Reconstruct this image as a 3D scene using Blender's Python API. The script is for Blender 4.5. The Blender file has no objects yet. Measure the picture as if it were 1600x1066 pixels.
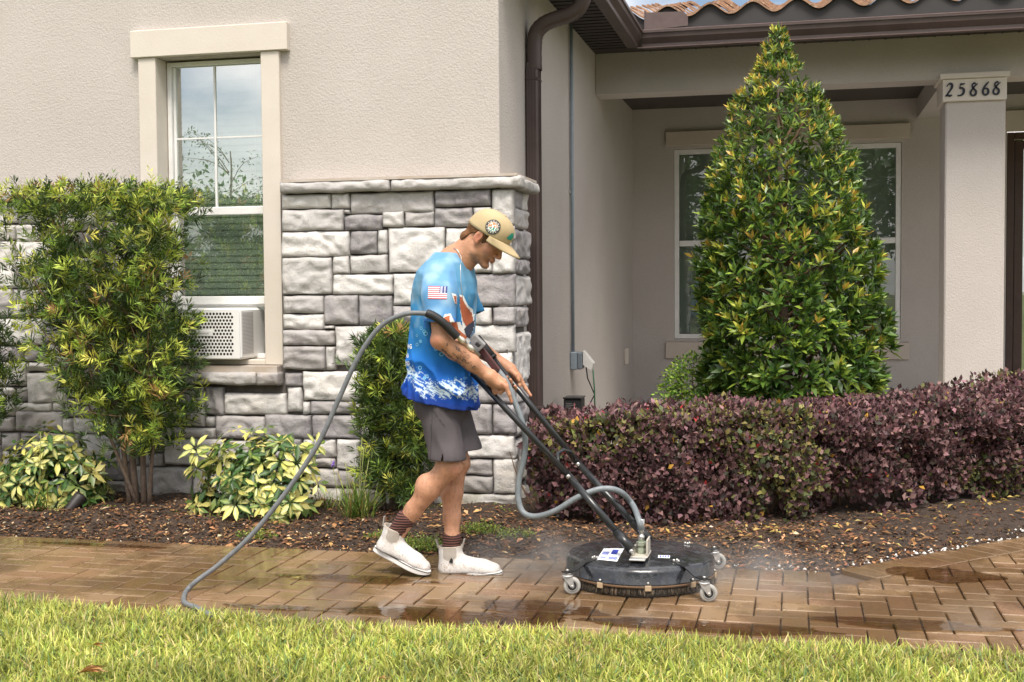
import bpy, math, random
import numpy as np
from mathutils import Vector, Matrix, Euler
from mathutils.bvhtree import BVHTree

R = math.radians
rng = np.random.default_rng(11)
random.seed(11)
SC = bpy.context.scene
COL = SC.collection

# ------------------------------------------------------------------ camera
CAM_Z = 1.32
FPX = 1900.0
cam_data = bpy.data.cameras.new('camera')
cam_data.sensor_width = 36.0
cam_data.lens = FPX / 1600.0 * 36.0
cam_data.clip_start = 0.1
cam_data.clip_end = 600.0
cam = bpy.data.objects.new('camera', cam_data)
COL.objects.link(cam)
CAM_M = (Matrix.Rotation(R(13.2), 4, 'Z') @ Matrix.Rotation(R(90 - 2.41), 4, 'X') @ Matrix.Rotation(-0.0075, 4, 'Z'))
cam.matrix_world = Matrix.Translation((0, 0, CAM_Z)) @ CAM_M
SC.camera = cam

# ------------------------------------------------------------------ world, sun, exposure
world = bpy.data.worlds.new('World')
SC.world = world
world.use_nodes = True
wn = world.node_tree
wn.nodes.clear()
w_out = wn.nodes.new('ShaderNodeOutputWorld')
w_bg = wn.nodes.new('ShaderNodeBackground')
w_sky = wn.nodes.new('ShaderNodeTexSky')
w_sky.sky_type = 'NISHITA'
w_sky.sun_disc = False
SUN_EL, SUN_AZ = R(62), R(165)          # azimuth measured clockwise from +Y
w_sky.sun_elevation = SUN_EL
w_sky.sun_rotation = SUN_AZ
w_sky.air_density = 1.0
w_sky.dust_density = 3.5
w_tc = wn.nodes.new('ShaderNodeTexCoord')
w_map = wn.nodes.new('ShaderNodeMapping')
w_map.inputs['Scale'].default_value = (1, 1, 2.2)
w_map.inputs['Location'].default_value = (0.35, 0.1, 0.0)
w_noise = wn.nodes.new('ShaderNodeTexNoise')
w_noise.inputs['Scale'].default_value = 2.6
w_noise.inputs['Detail'].default_value = 9
w_noise.inputs['Roughness'].default_value = 0.55
w_ramp = wn.nodes.new('ShaderNodeValToRGB')
w_ramp.color_ramp.elements[0].position = 0.40
w_ramp.color_ramp.elements[1].position = 0.58
w_mix = wn.nodes.new('ShaderNodeMix')
w_mix.data_type = 'RGBA'
w_mix.inputs['B'].default_value = (10.0, 9.5, 9.2, 1)   # bright cloud, sky units
wn.links.new(w_tc.outputs['Generated'], w_map.inputs['Vector'])
wn.links.new(w_map.outputs['Vector'], w_noise.inputs['Vector'])
wn.links.new(w_noise.outputs['Fac'], w_ramp.inputs['Fac'])
wn.links.new(w_ramp.outputs['Color'], w_mix.inputs['Factor'])
wn.links.new(w_sky.outputs['Color'], w_mix.inputs['A'])
w_sep = wn.nodes.new('ShaderNodeSeparateXYZ')          # overcast skies are dimmer towards the horizon
w_mr = wn.nodes.new('ShaderNodeMapRange')
w_mr.inputs['From Min'].default_value = 0.0; w_mr.inputs['From Max'].default_value = 0.9
w_mr.inputs['To Min'].default_value = 0.8; w_mr.inputs['To Max'].default_value = 1.2
w_vm = wn.nodes.new('ShaderNodeVectorMath'); w_vm.operation = 'SCALE'
wn.links.new(w_tc.outputs['Generated'], w_sep.inputs[0]); wn.links.new(w_sep.outputs['Z'], w_mr.inputs['Value'])
wn.links.new(w_mix.outputs['Result'], w_vm.inputs[0]); wn.links.new(w_mr.outputs[0], w_vm.inputs['Scale'])
wn.links.new(w_vm.outputs[0], w_bg.inputs['Color'])
w_bg.inputs['Strength'].default_value = 0.112
wn.links.new(w_bg.outputs['Background'], w_out.inputs['Surface'])

sun_d = bpy.data.lights.new('sun', 'SUN')
sun_d.energy = 2.5
sun_d.angle = R(20)
sun_d.color = (1.0, 0.93, 0.83)
sun = bpy.data.objects.new('sun', sun_d)
COL.objects.link(sun)
sd = Vector((math.sin(SUN_AZ) * math.cos(SUN_EL), math.cos(SUN_AZ) * math.cos(SUN_EL), math.sin(SUN_EL)))
sun.rotation_euler = sd.to_track_quat('Z', 'Y').to_euler()

SC.view_settings.view_transform = 'Standard'
SC.view_settings.look = 'None'
SC.view_settings.gamma = 1.0
SC.view_settings.use_curve_mapping = False
SC.view_settings.exposure = 0.74
SC.cycles.max_bounces = 8
SC.cycles.transparent_max_bounces = 12
SC.cycles.use_denoising = True
SC.cycles.volume_step_rate = 2.0

# ------------------------------------------------------------------ measuring: photograph point -> place in the world
def ray(px, py):
    return CAM_M @ Vector(((px - 800) / FPX, (533 - py) / FPX, -1.0))
def at(px, py, Y):
    d = ray(px, py); t = Y / d.y
    return Vector((d.x * t, Y, CAM_Z + d.z * t))
def atX(px, py, X):
    d = ray(px, py); t = X / d.x
    return Vector((X, d.y * t, CAM_Z + d.z * t))
def gnd(px, py, z=0.0):
    d = ray(px, py); t = (z - CAM_Z) / d.z
    return Vector((d.x * t, d.y * t, z))

# ------------------------------------------------------------------ object helpers
def tag(o, label=None, cat=None, group=None, kind=None):
    if label: o['label'] = label
    if cat: o['category'] = cat
    if group: o['group'] = group
    if kind: o['kind'] = kind
    return o
def empty(name, loc, label=None, cat=None, group=None):
    o = bpy.data.objects.new(name, None)
    o.empty_display_size = 0.1
    COL.objects.link(o)
    o.location = loc
    return tag(o, label, cat, group)
def link(name, me, parent=None, mat=None):
    if mat is not None and len(me.materials) == 0: me.materials.append(mat)
    o = bpy.data.objects.new(name, me)
    COL.objects.link(o)
    if parent is not None:
        o.parent = parent
        L = parent.location.copy(); p = parent.parent
        while p is not None: L += p.location; p = p.parent
        o.location = -L           # meshes are written in world coordinates
    return o

class MB:
    """collects vertices and faces of one mesh"""
    def __init__(s): s.v = []; s.f = []; s.sm = []
    def add(s, v, f, smooth=False):
        n = len(s.v); s.v += [tuple(p) for p in v]
        s.f += [tuple(i + n for i in q) for q in f]; s.sm += [smooth] * len(f)
        return s
    def box(s, x0, x1, y0, y1, z0, z1, bev=0.0):
        if bev <= 0:
            v = [(x, y, z) for z in (z0, z1) for y in (y0, y1) for x in (x0, x1)]
            return s.add(v, [(0, 2, 3, 1), (4, 5, 7, 6), (0, 1, 5, 4), (2, 6, 7, 3), (0, 4, 6, 2), (1, 3, 7, 5)])
        b = bev; V = []; idx = {}
        for sx in (0, 1):
            for sy in (0, 1):
                for sz in (0, 1):
                    c = ((x0, x1)[sx], (y0, y1)[sy], (z0, z1)[sz]); d = (1 - 2 * sx, 1 - 2 * sy, 1 - 2 * sz)
                    for a in range(3):
                        p = [c[k] + (0 if k == a else d[k] * b) for k in range(3)]
                        idx[(sx, sy, sz, a)] = len(V); V.append(p)
        F = []
        g = lambda sx, sy, sz, a: idx[(sx, sy, sz, a)]
        for q in (0, 1):
            F.append([g(q, 0, 0, 0), g(q, 1, 0, 0), g(q, 1, 1, 0), g(q, 0, 1, 0)][::(1 if q else -1)])
            F.append([g(0, q, 0, 1), g(1, q, 0, 1), g(1, q, 1, 1), g(0, q, 1, 1)][::(-1 if q else 1)])
            F.append([g(0, 0, q, 2), g(1, 0, q, 2), g(1, 1, q, 2), g(0, 1, q, 2)][::(1 if q else -1)])
        for a in (0, 1):
            for c in (0, 1):
                s1 = (a + c) % 2 == 0
                F.append([g(0, a, c, 1), g(1, a, c, 1), g(1, a, c, 2), g(0, a, c, 2)][::(1 if s1 else -1)])
                F.append([g(a, 0, c, 0), g(a, 1, c, 0), g(a, 1, c, 2), g(a, 0, c, 2)][::(-1 if s1 else 1)])
                F.append([g(a, c, 0, 0), g(a, c, 1, 0), g(a, c, 1, 1), g(a, c, 0, 1)][::(1 if s1 else -1)])
        for sx in (0, 1):
            for sy in (0, 1):
                for sz in (0, 1):
                    F.append([g(sx, sy, sz, 0), g(sx, sy, sz, 1), g(sx, sy, sz, 2)][::(1 if (sx + sy + sz) % 2 else -1)])
        return s.add(V, F)
    def tube(s, pts, r, n=10, cap=True, flat=None):
        """tube through pts; r number or list; flat=(rx, ry) gives an elliptical section"""
        P = [Vector(p) for p in pts]; m = len(P)
        rr = r if hasattr(r, '__len__') else [r] * m
        V = []; up = None
        for i in range(m):
            t = (P[min(i + 1, m - 1)] - P[max(i - 1, 0)]).normalized()
            if up is None: up = Vector((0, 0, 1)) if abs(t.z) < 0.9 else Vector((1, 0, 0))
            a = (up - t * up.dot(t)).normalized(); b = t.cross(a); up = a
            for k in range(n):
                w = 2 * math.pi * k / n
                V.append(P[i] + (a * math.cos(w) + b * math.sin(w)) * rr[i])
        F = [(i * n + k, i * n + (k + 1) % n, (i + 1) * n + (k + 1) % n, (i + 1) * n + k) for i in range(m - 1) for k in range(n)]
        s.add(V, F, True)
        if cap:
            s.add([], [])
            base = len(s.v) - len(V)
            s.f.append(tuple(base + k for k in range(n))[::-1]); s.sm.append(False)
            s.f.append(tuple(base + (m - 1) * n + k for k in range(n))); s.sm.append(False)
        return s
    def lathe(s, prof, c, axis=(0, 0, 1), n=32, smooth=True):
        """prof: list of (radius, height) along axis"""
        ax = Vector(axis).normalized()
        a = (Vector((1, 0, 0)) if abs(ax.x) < 0.9 else Vector((0, 1, 0)))
        a = (a - ax * a.dot(ax)).normalized(); b = ax.cross(a); c = Vector(c); V = []
        for (r, h) in prof:
            for k in range(n):
                w = 2 * math.pi * k / n
                V.append(c + ax * h + (a * math.cos(w) + b * math.sin(w)) * r)
        m = len(prof)
        F = [(i * n + k, i * n + (k + 1) % n, (i + 1) * n + (k + 1) % n, (i + 1) * n + k) for i in range(m - 1) for k in range(n)]
        return s.add(V, F, smooth)
    def prism(s, poly, y0, y1):
        """polygon of (x, z) extruded between two y"""
        n = len(poly)
        V = [(x, y0, z) for x, z in poly] + [(x, y1, z) for x, z in poly]
        F = [tuple(range(n)), tuple(range(2 * n - 1, n - 1, -1))] + [(i, (i + 1) % n + 0, (i + 1) % n + n, i + n)[::-1] for i in range(n)]
        return s.add(V, F)
    def mesh(s, name='m'):
        me = bpy.data.meshes.new(name)
        me.from_pydata(s.v, [], s.f)
        me.polygons.foreach_set('use_smooth', s.sm)
        me.update()
        return me
    def build(s, name, mat, parent=None):
        return link(name, s.mesh(name), parent, mat)

def np_mesh(name, V, F, mat=None, col=None, smooth=False, uv=None):
    """V (n,3), F (m,k) arrays, col (n,3) optional"""
    V = np.ascontiguousarray(V, dtype=np.float32); F = np.ascontiguousarray(F, dtype=np.int32)
    me = bpy.data.meshes.new(name)
    k = F.shape[1]
    me.vertices.add(len(V)); me.vertices.foreach_set('co', V.ravel())
    me.loops.add(F.size); me.loops.foreach_set('vertex_index', F.ravel())
    me.polygons.add(len(F))
    me.polygons.foreach_set('loop_start', np.arange(0, F.size, k, dtype=np.int32))
    me.polygons.foreach_set('loop_total', np.full(len(F), k, dtype=np.int32))
    if smooth: me.polygons.foreach_set('use_smooth', np.ones(len(F), dtype=bool))
    me.update(calc_edges=True)
    if col is not None:
        a = me.color_attributes.new('Col', 'FLOAT_COLOR', 'POINT')
        c = np.ones((len(V), 4), dtype=np.float32); c[:, :3] = col
        a.data.foreach_set('color', c.ravel())
    if mat is not None: me.materials.append(mat)
    return me

# ------------------------------------------------------------------ numpy noise
_T = np.random.default_rng(5).random((32, 32, 32)).astype(np.float32)
def vnoise(p):
    p = np.asarray(p, dtype=np.float32); i = np.floor(p).astype(int); f = p - i; f = f * f * (3 - 2 * f)
    r = 0
    for a in (0, 1):
        for b in (0, 1):
            for c in (0, 1):
                w = (f[..., 0] if a else 1 - f[..., 0]) * (f[..., 1] if b else 1 - f[..., 1]) * (f[..., 2] if c else 1 - f[..., 2])
                r = r + w * _T[(i[..., 0] + a) % 32, (i[..., 1] + b) % 32, (i[..., 2] + c) % 32]
    return r
def fbm(p, o=3):
    p = np.asarray(p, dtype=np.float32); s = 0; a = 1.0; t = 0
    for k in range(o):
        s = s + a * vnoise(p * (2 ** k) + 7.3 * k); t += a; a *= 0.5
    return s / t

# ------------------------------------------------------------------ materials
def nmat(name):
    m = bpy.data.materials.new(name); m.use_nodes = True
    nt = m.node_tree; nt.nodes.clear()
    out = nt.nodes.new('ShaderNodeOutputMaterial'); b = nt.nodes.new('ShaderNodeBsdfPrincipled')
    nt.links.new(b.outputs[0], out.inputs[0])
    return m, nt, b, out
def N(nt, typ, **kw):
    n = nt.nodes.new(typ)
    for k, v in kw.items():
        if k in n.inputs: n.inputs[k].default_value = v
        else: setattr(n, k, v)
    return n
def noise(nt, vec, scale, detail=4, rough=0.55, dist=0.0):
    n = N(nt, 'ShaderNodeTexNoise', Scale=scale, Detail=detail, Roughness=rough, Distortion=dist)
    nt.links.new(vec, n.inputs['Vector']); return n.outputs['Fac']
def mixc(nt, fac, a, b, mode='MIX'):
    m = nt.nodes.new('ShaderNodeMix'); m.data_type = 'RGBA'; m.blend_type = mode
    for sock, v in ((m.inputs['Factor'], fac), (m.inputs['A'], a), (m.inputs['B'], b)):
        if isinstance(v, bpy.types.NodeSocket): nt.links.new(v, sock)
        elif isinstance(v, (int, float)): sock.default_value = v
        else: sock.default_value = (v[0], v[1], v[2], 1)
    return m.outputs['Result']
def math_(nt, op, a, b=0.0, c=None):
    m = nt.nodes.new('ShaderNodeMath'); m.operation = op
    for i, v in enumerate((a, b) if c is None else (a, b, c)):
        if isinstance(v, bpy.types.NodeSocket): nt.links.new(v, m.inputs[i])
        else: m.inputs[i].default_value = v
    return m.outputs[0]
def ramp(nt, fac, p0, p1, c0=(0, 0, 0), c1=(1, 1, 1)):
    r = nt.nodes.new('ShaderNodeValToRGB'); e = r.color_ramp.elements
    e[0].position = p0; e[1].position = p1; e[0].color = (*c0, 1); e[1].color = (*c1, 1)
    nt.links.new(fac, r.inputs['Fac']); return r.outputs['Color']
def bump(nt, b, h, dist=0.004, strength=1.0, prev=None):
    n = N(nt, 'ShaderNodeBump', Strength=strength, Distance=dist)
    nt.links.new(h, n.inputs['Height'])
    if prev is not None: nt.links.new(prev, n.inputs['Normal'])
    nt.links.new(n.outputs[0], b.inputs['Normal']); return n.outputs[0]
def pos(nt): return nt.nodes.new('ShaderNodeNewGeometry').outputs['Position']
def simple(name, c, rough=0.6, metal=0.0, c2=None, vs=6.0, bs=0.0, bscale=60.0, spec=0.5, coat=0.0, amt=1.0):
    m, nt, b, out = nmat(name)
    p = pos(nt)
    if c2 is not None:
        f = ramp(nt, noise(nt, p, vs, 6, 0.6), 0.35, 0.68)
        nt.links.new(mixc(nt, math_(nt, 'MULTIPLY', f, amt), c, c2), b.inputs['Base Color'])
    else: b.inputs['Base Color'].default_value = (*c, 1)
    b.inputs['Roughness'].default_value = rough; b.inputs['Metallic'].default_value = metal
    b.inputs['Specular IOR Level'].default_value = spec; b.inputs['Coat Weight'].default_value = coat
    if bs > 0: bump(nt, b, noise(nt, p, bscale, 5, 0.6), bs)
    return m
def vcol(name, rough=0.5, trans=0.0, spec=0.4, bs=0.0, bscale=80.0, sss=0.0, var=0.0):
    m, nt, b, out = nmat(name)
    a = N(nt, 'ShaderNodeAttribute', attribute_name='Col'); c = a.outputs['Color']
    if var > 0:
        c = mixc(nt, noise(nt, pos(nt), 25, 4), mixc(nt, var, c, (0, 0, 0)), c)
    nt.links.new(c, b.inputs['Base Color'])
    b.inputs['Roughness'].default_value = rough; b.inputs['Specular IOR Level'].default_value = spec
    if sss > 0:
        b.inputs['Subsurface Weight'].default_value = sss; b.inputs['Subsurface Radius'].default_value = (1, .35, .2)
        b.inputs['Subsurface Scale'].default_value = 0.008
    if bs > 0: bump(nt, b, noise(nt, pos(nt), bscale, 4), bs)
    if trans > 0:
        t = nt.nodes.new('ShaderNodeBsdfTranslucent'); mx = nt.nodes.new('ShaderNodeMixShader')
        mx.inputs[0].default_value = trans
        nt.links.new(c, t.inputs['Color']); nt.links.new(b.outputs[0], mx.inputs[1]); nt.links.new(t.outputs[0], mx.inputs[2])
        nt.links.new(mx.outputs[0], out.inputs[0])
    return m

def stucco(name, c, c2):
    m, nt, b, out = nmat(name); p = pos(nt)
    big = noise(nt, p, 1.3, 5, 0.6); f = ramp(nt, big, 0.3, 0.75)
    fine = noise(nt, p, 95, 5, 0.65, 0.3)
    base = mixc(nt, f, c, c2)
    base = mixc(nt, ramp(nt, fine, 0.30, 0.48), mixc(nt, 0.16, base, (0.05, 0.04, 0.035)), base)
    nt.links.new(base, b.inputs['Base Color']); b.inputs['Roughness'].default_value = 0.92; b.inputs['Specular IOR Level'].default_value = 0.2
    v = N(nt, 'ShaderNodeTexVoronoi', Scale=85.0); v.feature = 'SMOOTH_F1'; v.inputs['Smoothness'].default_value = 0.6
    dist = mixc(nt, 0.025, p, N(nt, 'ShaderNodeTexNoise', Scale=30.0, Detail=3.0).outputs['Color'])
    nt.links.new(dist, v.inputs['Vector'])
    h = math_(nt, 'ADD', math_(nt, 'MULTIPLY', fine, 0.9), math_(nt, 'MULTIPLY', v.outputs['Distance'], 0.9))
    bump(nt, b, h, 0.005, 0.42)
    return m
M = {}
M['stucco'] = stucco('stucco', (0.515, 0.478, 0.448), (0.46, 0.424, 0.392))
M['cream'] = simple('cream_trim', (0.64, 0.59, 0.525), 0.75, c2=(0.60, 0.545, 0.475), vs=3, bs=0.0012, bscale=90)
M['tan_trim'] = simple('tan_trim', (0.56, 0.49, 0.42), 0.75, c2=(0.52, 0.45, 0.385), vs=3, bs=0.0012, bscale=90)
M['white_vinyl'] = simple('white_vinyl', (0.80, 0.80, 0.79), 0.4, c2=(0.72, 0.72, 0.70), vs=8)
M['brown_metal'] = simple('brown_metal', (0.060, 0.040, 0.036), 0.45, c2=(0.078, 0.055, 0.05), vs=5, bs=0.0006, bscale=20)
M['brown_lip'] = simple('brown_lip', (0.12, 0.085, 0.08), 0.4, c2=(0.09, 0.06, 0.055), vs=9)
M['soffit'] = simple('soffit_metal', (0.030, 0.020, 0.018), 0.6, c2=(0.038, 0.027, 0.023), vs=4)
M['grey_plastic'] = simple('grey_plastic', (0.28, 0.33, 0.38), 0.5, c2=(0.23, 0.28, 0.32), vs=18)
M['white_plastic'] = simple('white_plastic', (0.75, 0.74, 0.72), 0.35, c2=(0.66, 0.65, 0.62), vs=12)
M['black'] = simple('black_paint', (0.012, 0.013, 0.015), 0.32, c2=(0.022, 0.024, 0.026), vs=14, coat=0.2)
M['blackmatte'] = simple('black_matte', (0.014, 0.014, 0.015), 0.6)
M['ink'] = simple('dark_ink', (0.012, 0.014, 0.03), 0.6)
M['whiteprint'] = simple('white_print', (0.82, 0.84, 0.86), 0.7)
M['steel'] = simple('steel', (0.62, 0.61, 0.58), 0.32, 0.9, c2=(0.45, 0.44, 0.42), vs=30)
M['zinc'] = simple('zinc_bracket', (0.55, 0.55, 0.54), 0.42, 0.55, c2=(0.40, 0.40, 0.39), vs=40)
M['rubber_grey'] = simple('grey_rubber_hose', (0.15, 0.175, 0.19), 0.5, c2=(0.21, 0.235, 0.25), vs=30)
M['hose_dark'] = simple('dark_grey_hose', (0.12, 0.13, 0.14), 0.5, c2=(0.17, 0.18, 0.19), vs=30)
M['bark'] = simple('bark', (0.17, 0.125, 0.09), 0.9, c2=(0.09, 0.065, 0.05), vs=40, bs=0.004, bscale=60)
M['twig'] = simple('brown_twig', (0.13, 0.075, 0.045), 0.85, c2=(0.19, 0.12, 0.07), vs=30)
M['leaf'] = vcol('leaf', 0.5, 0.22, 0.4)
M['leaf_gloss'] = vcol('glossy_leaf', 0.36, 0.2, 0.5)
M['leaf_matte'] = vcol('matte_leaf', 0.62, 0.2, 0.25)
M['grass'] = vcol('grass', 0.55, 0.35, 0.3)
M['chips'] = vcol('chips', 0.85, 0.0, 0.2)
M['vc'] = vcol('painted', 0.6, 0.0, 0.3)

# ------------------------------------------------------------------ leaves
def unit(a): return a / np.maximum(np.linalg.norm(a, axis=-1, keepdims=True), 1e-9)
def leaves(P, D, L, W, col, fold=0.25, droop=0.15, nrm=None, four=True, seed=1, tipcol=None):
    """many leaves: base points P, directions D, lengths L, widths W, colours col (n,3)"""
    r = np.random.default_rng(seed); n = len(P)
    D = unit(D)
    if nrm is None: nrm = np.array([0, 0, 1.0]) + r.normal(0, 0.45, (n, 3))
    S = unit(np.cross(D, nrm)); U = unit(np.cross(S, D))
    L = np.broadcast_to(np.asarray(L, float), (n,))[:, None]; W = np.broadcast_to(np.asarray(W, float), (n,))[:, None]
    tip = P + D * L - U * L * droop
    if four:
        mid = P + D * L * 0.48 - U * L * droop * 0.15
        l = mid + S * W * 0.5 + U * W * fold; rr = mid - S * W * 0.5 + U * W * fold
        V = np.stack([P, l, rr, mid, tip], 1).reshape(-1, 3)
        b = np.arange(n)[:, None] * 5
        F = np.concatenate([b + [0, 3, 1], b + [0, 2, 3], b + [1, 3, 4], b + [3, 2, 4]], 0); k = 5
    else:
        mid = P + D * L * 0.5 - U * L * droop * 0.2
        V = np.stack([P, mid + S * W * 0.5, tip, mid - S * W * 0.5], 1).reshape(-1, 3)
        b = np.arange(n)[:, None] * 4
        F = np.concatenate([b + [0, 1, 2], b + [0, 2, 3]], 0); k = 4
    C = np.repeat(np.asarray(col)[:, None, :], k, 1)
    if tipcol is not None: C[:, -1 if four else 2] = tipcol
    return V, F, C.reshape(-1, 3)
def merge(parts):
    V = []; F = []; C = []; n = 0
    for v, f, c in parts: V.append(v); F.append(f + n); C.append(c); n += len(v)
    return np.concatenate(V), np.concatenate(F), np.concatenate(C)
def pick(cols, wts, n, r, jit=0.15):
    cols = np.array(cols, float); w = np.array(wts, float); w /= w.sum()
    c = cols[r.choice(len(cols), n, p=w)]
    return np.clip(c * (1 + r.normal(0, jit, (n, 1))) * (1 + r.normal(0, jit * 0.35, (n, 3))), 0.003, 0.9)
# ================================================================== GROUND, WALK, BED
ZB = -0.03
m, nt, b, out = nmat('soil'); p = pos(nt)
f1 = noise(nt, p, 7, 6, 0.65); f2 = noise(nt, p, 60, 6, 0.7)
c = mixc(nt, ramp(nt, f1, .35, .65), (0.030, 0.019, 0.013), (0.070, 0.045, 0.030))
c = mixc(nt, ramp(nt, f2, .5, .75), c, (0.11, 0.075, 0.05))
nt.links.new(c, b.inputs['Base Color']); b.inputs['Roughness'].default_value = .9; bump(nt, b, f2, .02)
M['soil'] = m
m, nt, b, out = nmat('lawn_soil'); p = pos(nt)
c = mixc(nt, ramp(nt, noise(nt, p, 9, 5), .35, .65), (0.07, 0.085, 0.025), (0.13, 0.14, 0.04))
nt.links.new(c, b.inputs['Base Color']); b.inputs['Roughness'].default_value = .95
M['lawn'] = m

g = MB(); g.add([(-300, -300, -0.06), (300, -300, -0.06), (300, 300, -0.06), (-300, 300, -0.06)], [(0, 1, 2, 3)])
tag(g.build('ground', M['lawn']), kind='structure')

def edge_front(X):     # lawn edge of the walk
    return 4.49 + 0.03 * np.sin(X * 1.3 + 1) + 0.018 * np.sin(X * 5.1) + 0.11 * np.clip(X - .2, 0, 2) ** 1.3
YB = 5.78                                   # back edge of the walk
XC = 0.13                                   # where the diagonal edge begins
g = MB()
g.add([(-6, 4.2, -0.025), (4.5, 4.2, -0.025), (4.5, 9.6, -0.025), (XC + 3.8, YB + 3.8, -0.025), (XC, YB, -0.025), (-6, YB, -0.025)], [(0, 1, 2, 3, 4, 5)])
walk = tag(g.build('walkway', simple('joint_sand', (0.11, 0.075, 0.05), .9, c2=(0.07, 0.045, 0.03), vs=20, bs=.004, bscale=90)), kind='structure')

# brick material: tan to red-brown concrete pavers, wet in patches
m, nt, b, out = nmat('paver'); p = pos(nt)
oi = nt.nodes.new('ShaderNodeObjectInfo').outputs['Random']
cr = nt.nodes.new('ShaderNodeValToRGB'); nt.links.new(oi, cr.inputs['Fac'])
els = cr.color_ramp.elements; els[0].color = (0.16, 0.097, 0.052, 1); els[1].color = (0.24, 0.158, 0.095, 1)
for q, cc in ((.3, (0.23, 0.15, 0.082)), (.55, (0.215, 0.122, 0.072)), (.78, (0.25, 0.172, 0.095))):
    e = els.new(q); e.color = (*cc, 1)
big = noise(nt, p, 1.6, 5, .6); med = noise(nt, p, 9, 5, .6); fine = noise(nt, p, 180, 4, .7)
c = mixc(nt, ramp(nt, med, .35, .7), cr.outputs['Color'], mixc(nt, .35, cr.outputs['Color'], (0.30, 0.17, 0.06)))
c = mixc(nt, ramp(nt, fine, .62, .72), c, (0.42, 0.36, 0.28))
c = mixc(nt, ramp(nt, fine, .30, .40, (.30, .30, .30), (0, 0, 0)), c, (0.06, 0.035, 0.02))
wet = ramp(nt, math_(nt, 'ADD', math_(nt, 'MULTIPLY', big, .75), math_(nt, 'MULTIPLY', med, .25)), .41, .52)
c = mixc(nt, wet, c, mixc(nt, .55, c, (0.065, 0.038, 0.016)))
nt.links.new(c, b.inputs['Base Color'])
mr = N(nt, 'ShaderNodeMapRange'); nt.links.new(wet, mr.inputs['Value']); mr.inputs['To Min'].default_value = .34; mr.inputs['To Max'].default_value = .04
nt.links.new(mr.outputs[0], b.inputs['Roughness']); b.inputs['Specular IOR Level'].default_value = .55
bump(nt, b, math_(nt, 'MULTIPLY', fine, math_(nt, 'SUBTRACT', 1.0, math_(nt, 'MULTIPLY', wet, .85))), .0022, .5)
M['paver'] = m

BW = 0.108
def clip_poly(poly, nx, ny, d):       # keep nx*x+ny*y <= d
    outp = []
    for i in range(len(poly)):
        a = poly[i]; c_ = poly[(i + 1) % len(poly)]
        da = nx * a[0] + ny * a[1] - d; dc = nx * c_[0] + ny * c_[1] - d
        if da <= 0: outp.append(a)
        if da * dc < 0:
            t = da / (da - dc); outp.append((a[0] + (c_[0] - a[0]) * t, a[1] + (c_[1] - a[1]) * t))
    return outp
def area(poly): return 0.5 * abs(sum(poly[i][0] * poly[(i + 1) % len(poly)][1] - poly[(i + 1) % len(poly)][0] * poly[i][1] for i in range(len(poly))))
def inset(poly, d):
    cx = sum(q[0] for q in poly) / len(poly); cy = sum(q[1] for q in poly) / len(poly); n = len(poly); o = []
    for i in range(n):
        a, b_, c_ = Vector(poly[i - 1]), Vector(poly[i]), Vector(poly[(i + 1) % n])
        e1 = (b_ - a).normalized(); e2 = (c_ - b_).normalized()
        n1 = Vector((-e1.y, e1.x)); n2 = Vector((-e2.y, e2.x)); q = (n1 + n2)
        q = q / max(q.length, 1e-6); k = d / max(.35, q.dot(n1)); o.append((b_.x + q.x * k, b_.y + q.y * k))
    return o
def ccw(poly):
    s_ = sum(poly[i][0] * poly[(i + 1) % len(poly)][1] - poly[(i + 1) % len(poly)][0] * poly[i][1] for i in range(len(poly)))
    return poly if s_ > 0 else poly[::-1]
def brick_mb(poly, cx, cy):
    poly = inset(ccw(poly), 0.0031); n = len(poly); top = inset(poly, 0.004)
    V = [(x - cx, y - cy, -0.03) for x, y in poly] + [(x - cx, y - cy, -0.0035) for x, y in poly] + [(x - cx, y - cy, 0) for x, y in top]
    F = [tuple(range(2 * n, 3 * n))]
    for i in range(n):
        j = (i + 1) % n
        F += [(i, j, j + n, i + n), (i + n, j + n, j + 2 * n, i + 2 * n)]
    return V, F
bricks = []   # (poly, cx, cy, key)
SD = 2 * BW
dn = (1 / math.sqrt(2), )
def diag(d): return (-1 / math.sqrt(2), 1 / math.sqrt(2), (-XC + YB) / math.sqrt(2) - d)
OX, OY = -6.0, 4.3
for i in range(0, 100):
    for j in range(0, 40):
        cmod = (i - j) % 4; x = OX + i * BW; y = OY + j * BW
        if cmod == 0: poly = [(x, y), (x + 2 * BW, y), (x + 2 * BW, y + BW), (x, y + BW)]; key = 'h'
        elif cmod == 3: poly = [(x, y), (x + BW, y), (x + BW, y + 2 * BW), (x, y + 2 * BW)]; key = 'v'
        else: continue
        cx = sum(q[0] for q in poly) / 4; cy = sum(q[1] for q in poly) / 4
        if cx < XC + .09: lim = (0, 1, YB - SD)
        else: lim = diag(SD)
        pc = clip_poly(poly, *lim)
        if len(pc) < 3 or area(pc) < 0.0016: continue
        if area(pc) < 0.0232: key = None
        bricks.append((pc, cx, cy, key))
x = -6.0
while x < XC + .02:                                    # soldier course along the bed
    bricks.append(([(x, YB - SD), (x + BW, YB - SD), (x + BW, YB), (x, YB)], x + BW / 2, YB - SD / 2, 's')); x += BW
s = 0.10
ex, ey = 1 / math.sqrt(2), 1 / math.sqrt(2)
while s < 4.2:                                          # soldier course along the diagonal edge
    q = [(XC + ex * s, YB + ey * s), (XC + ex * (s + BW), YB + ey * (s + BW))]
    poly = [q[0], q[1], (q[1][0] + ex * SD, q[1][1] - ey * SD), (q[0][0] + ex * SD, q[0][1] - ey * SD)]
    cx = sum(t[0] for t in poly) / 4; cy = sum(t[1] for t in poly) / 4
    bricks.append((poly, cx, cy, 'd')); s += BW
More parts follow.
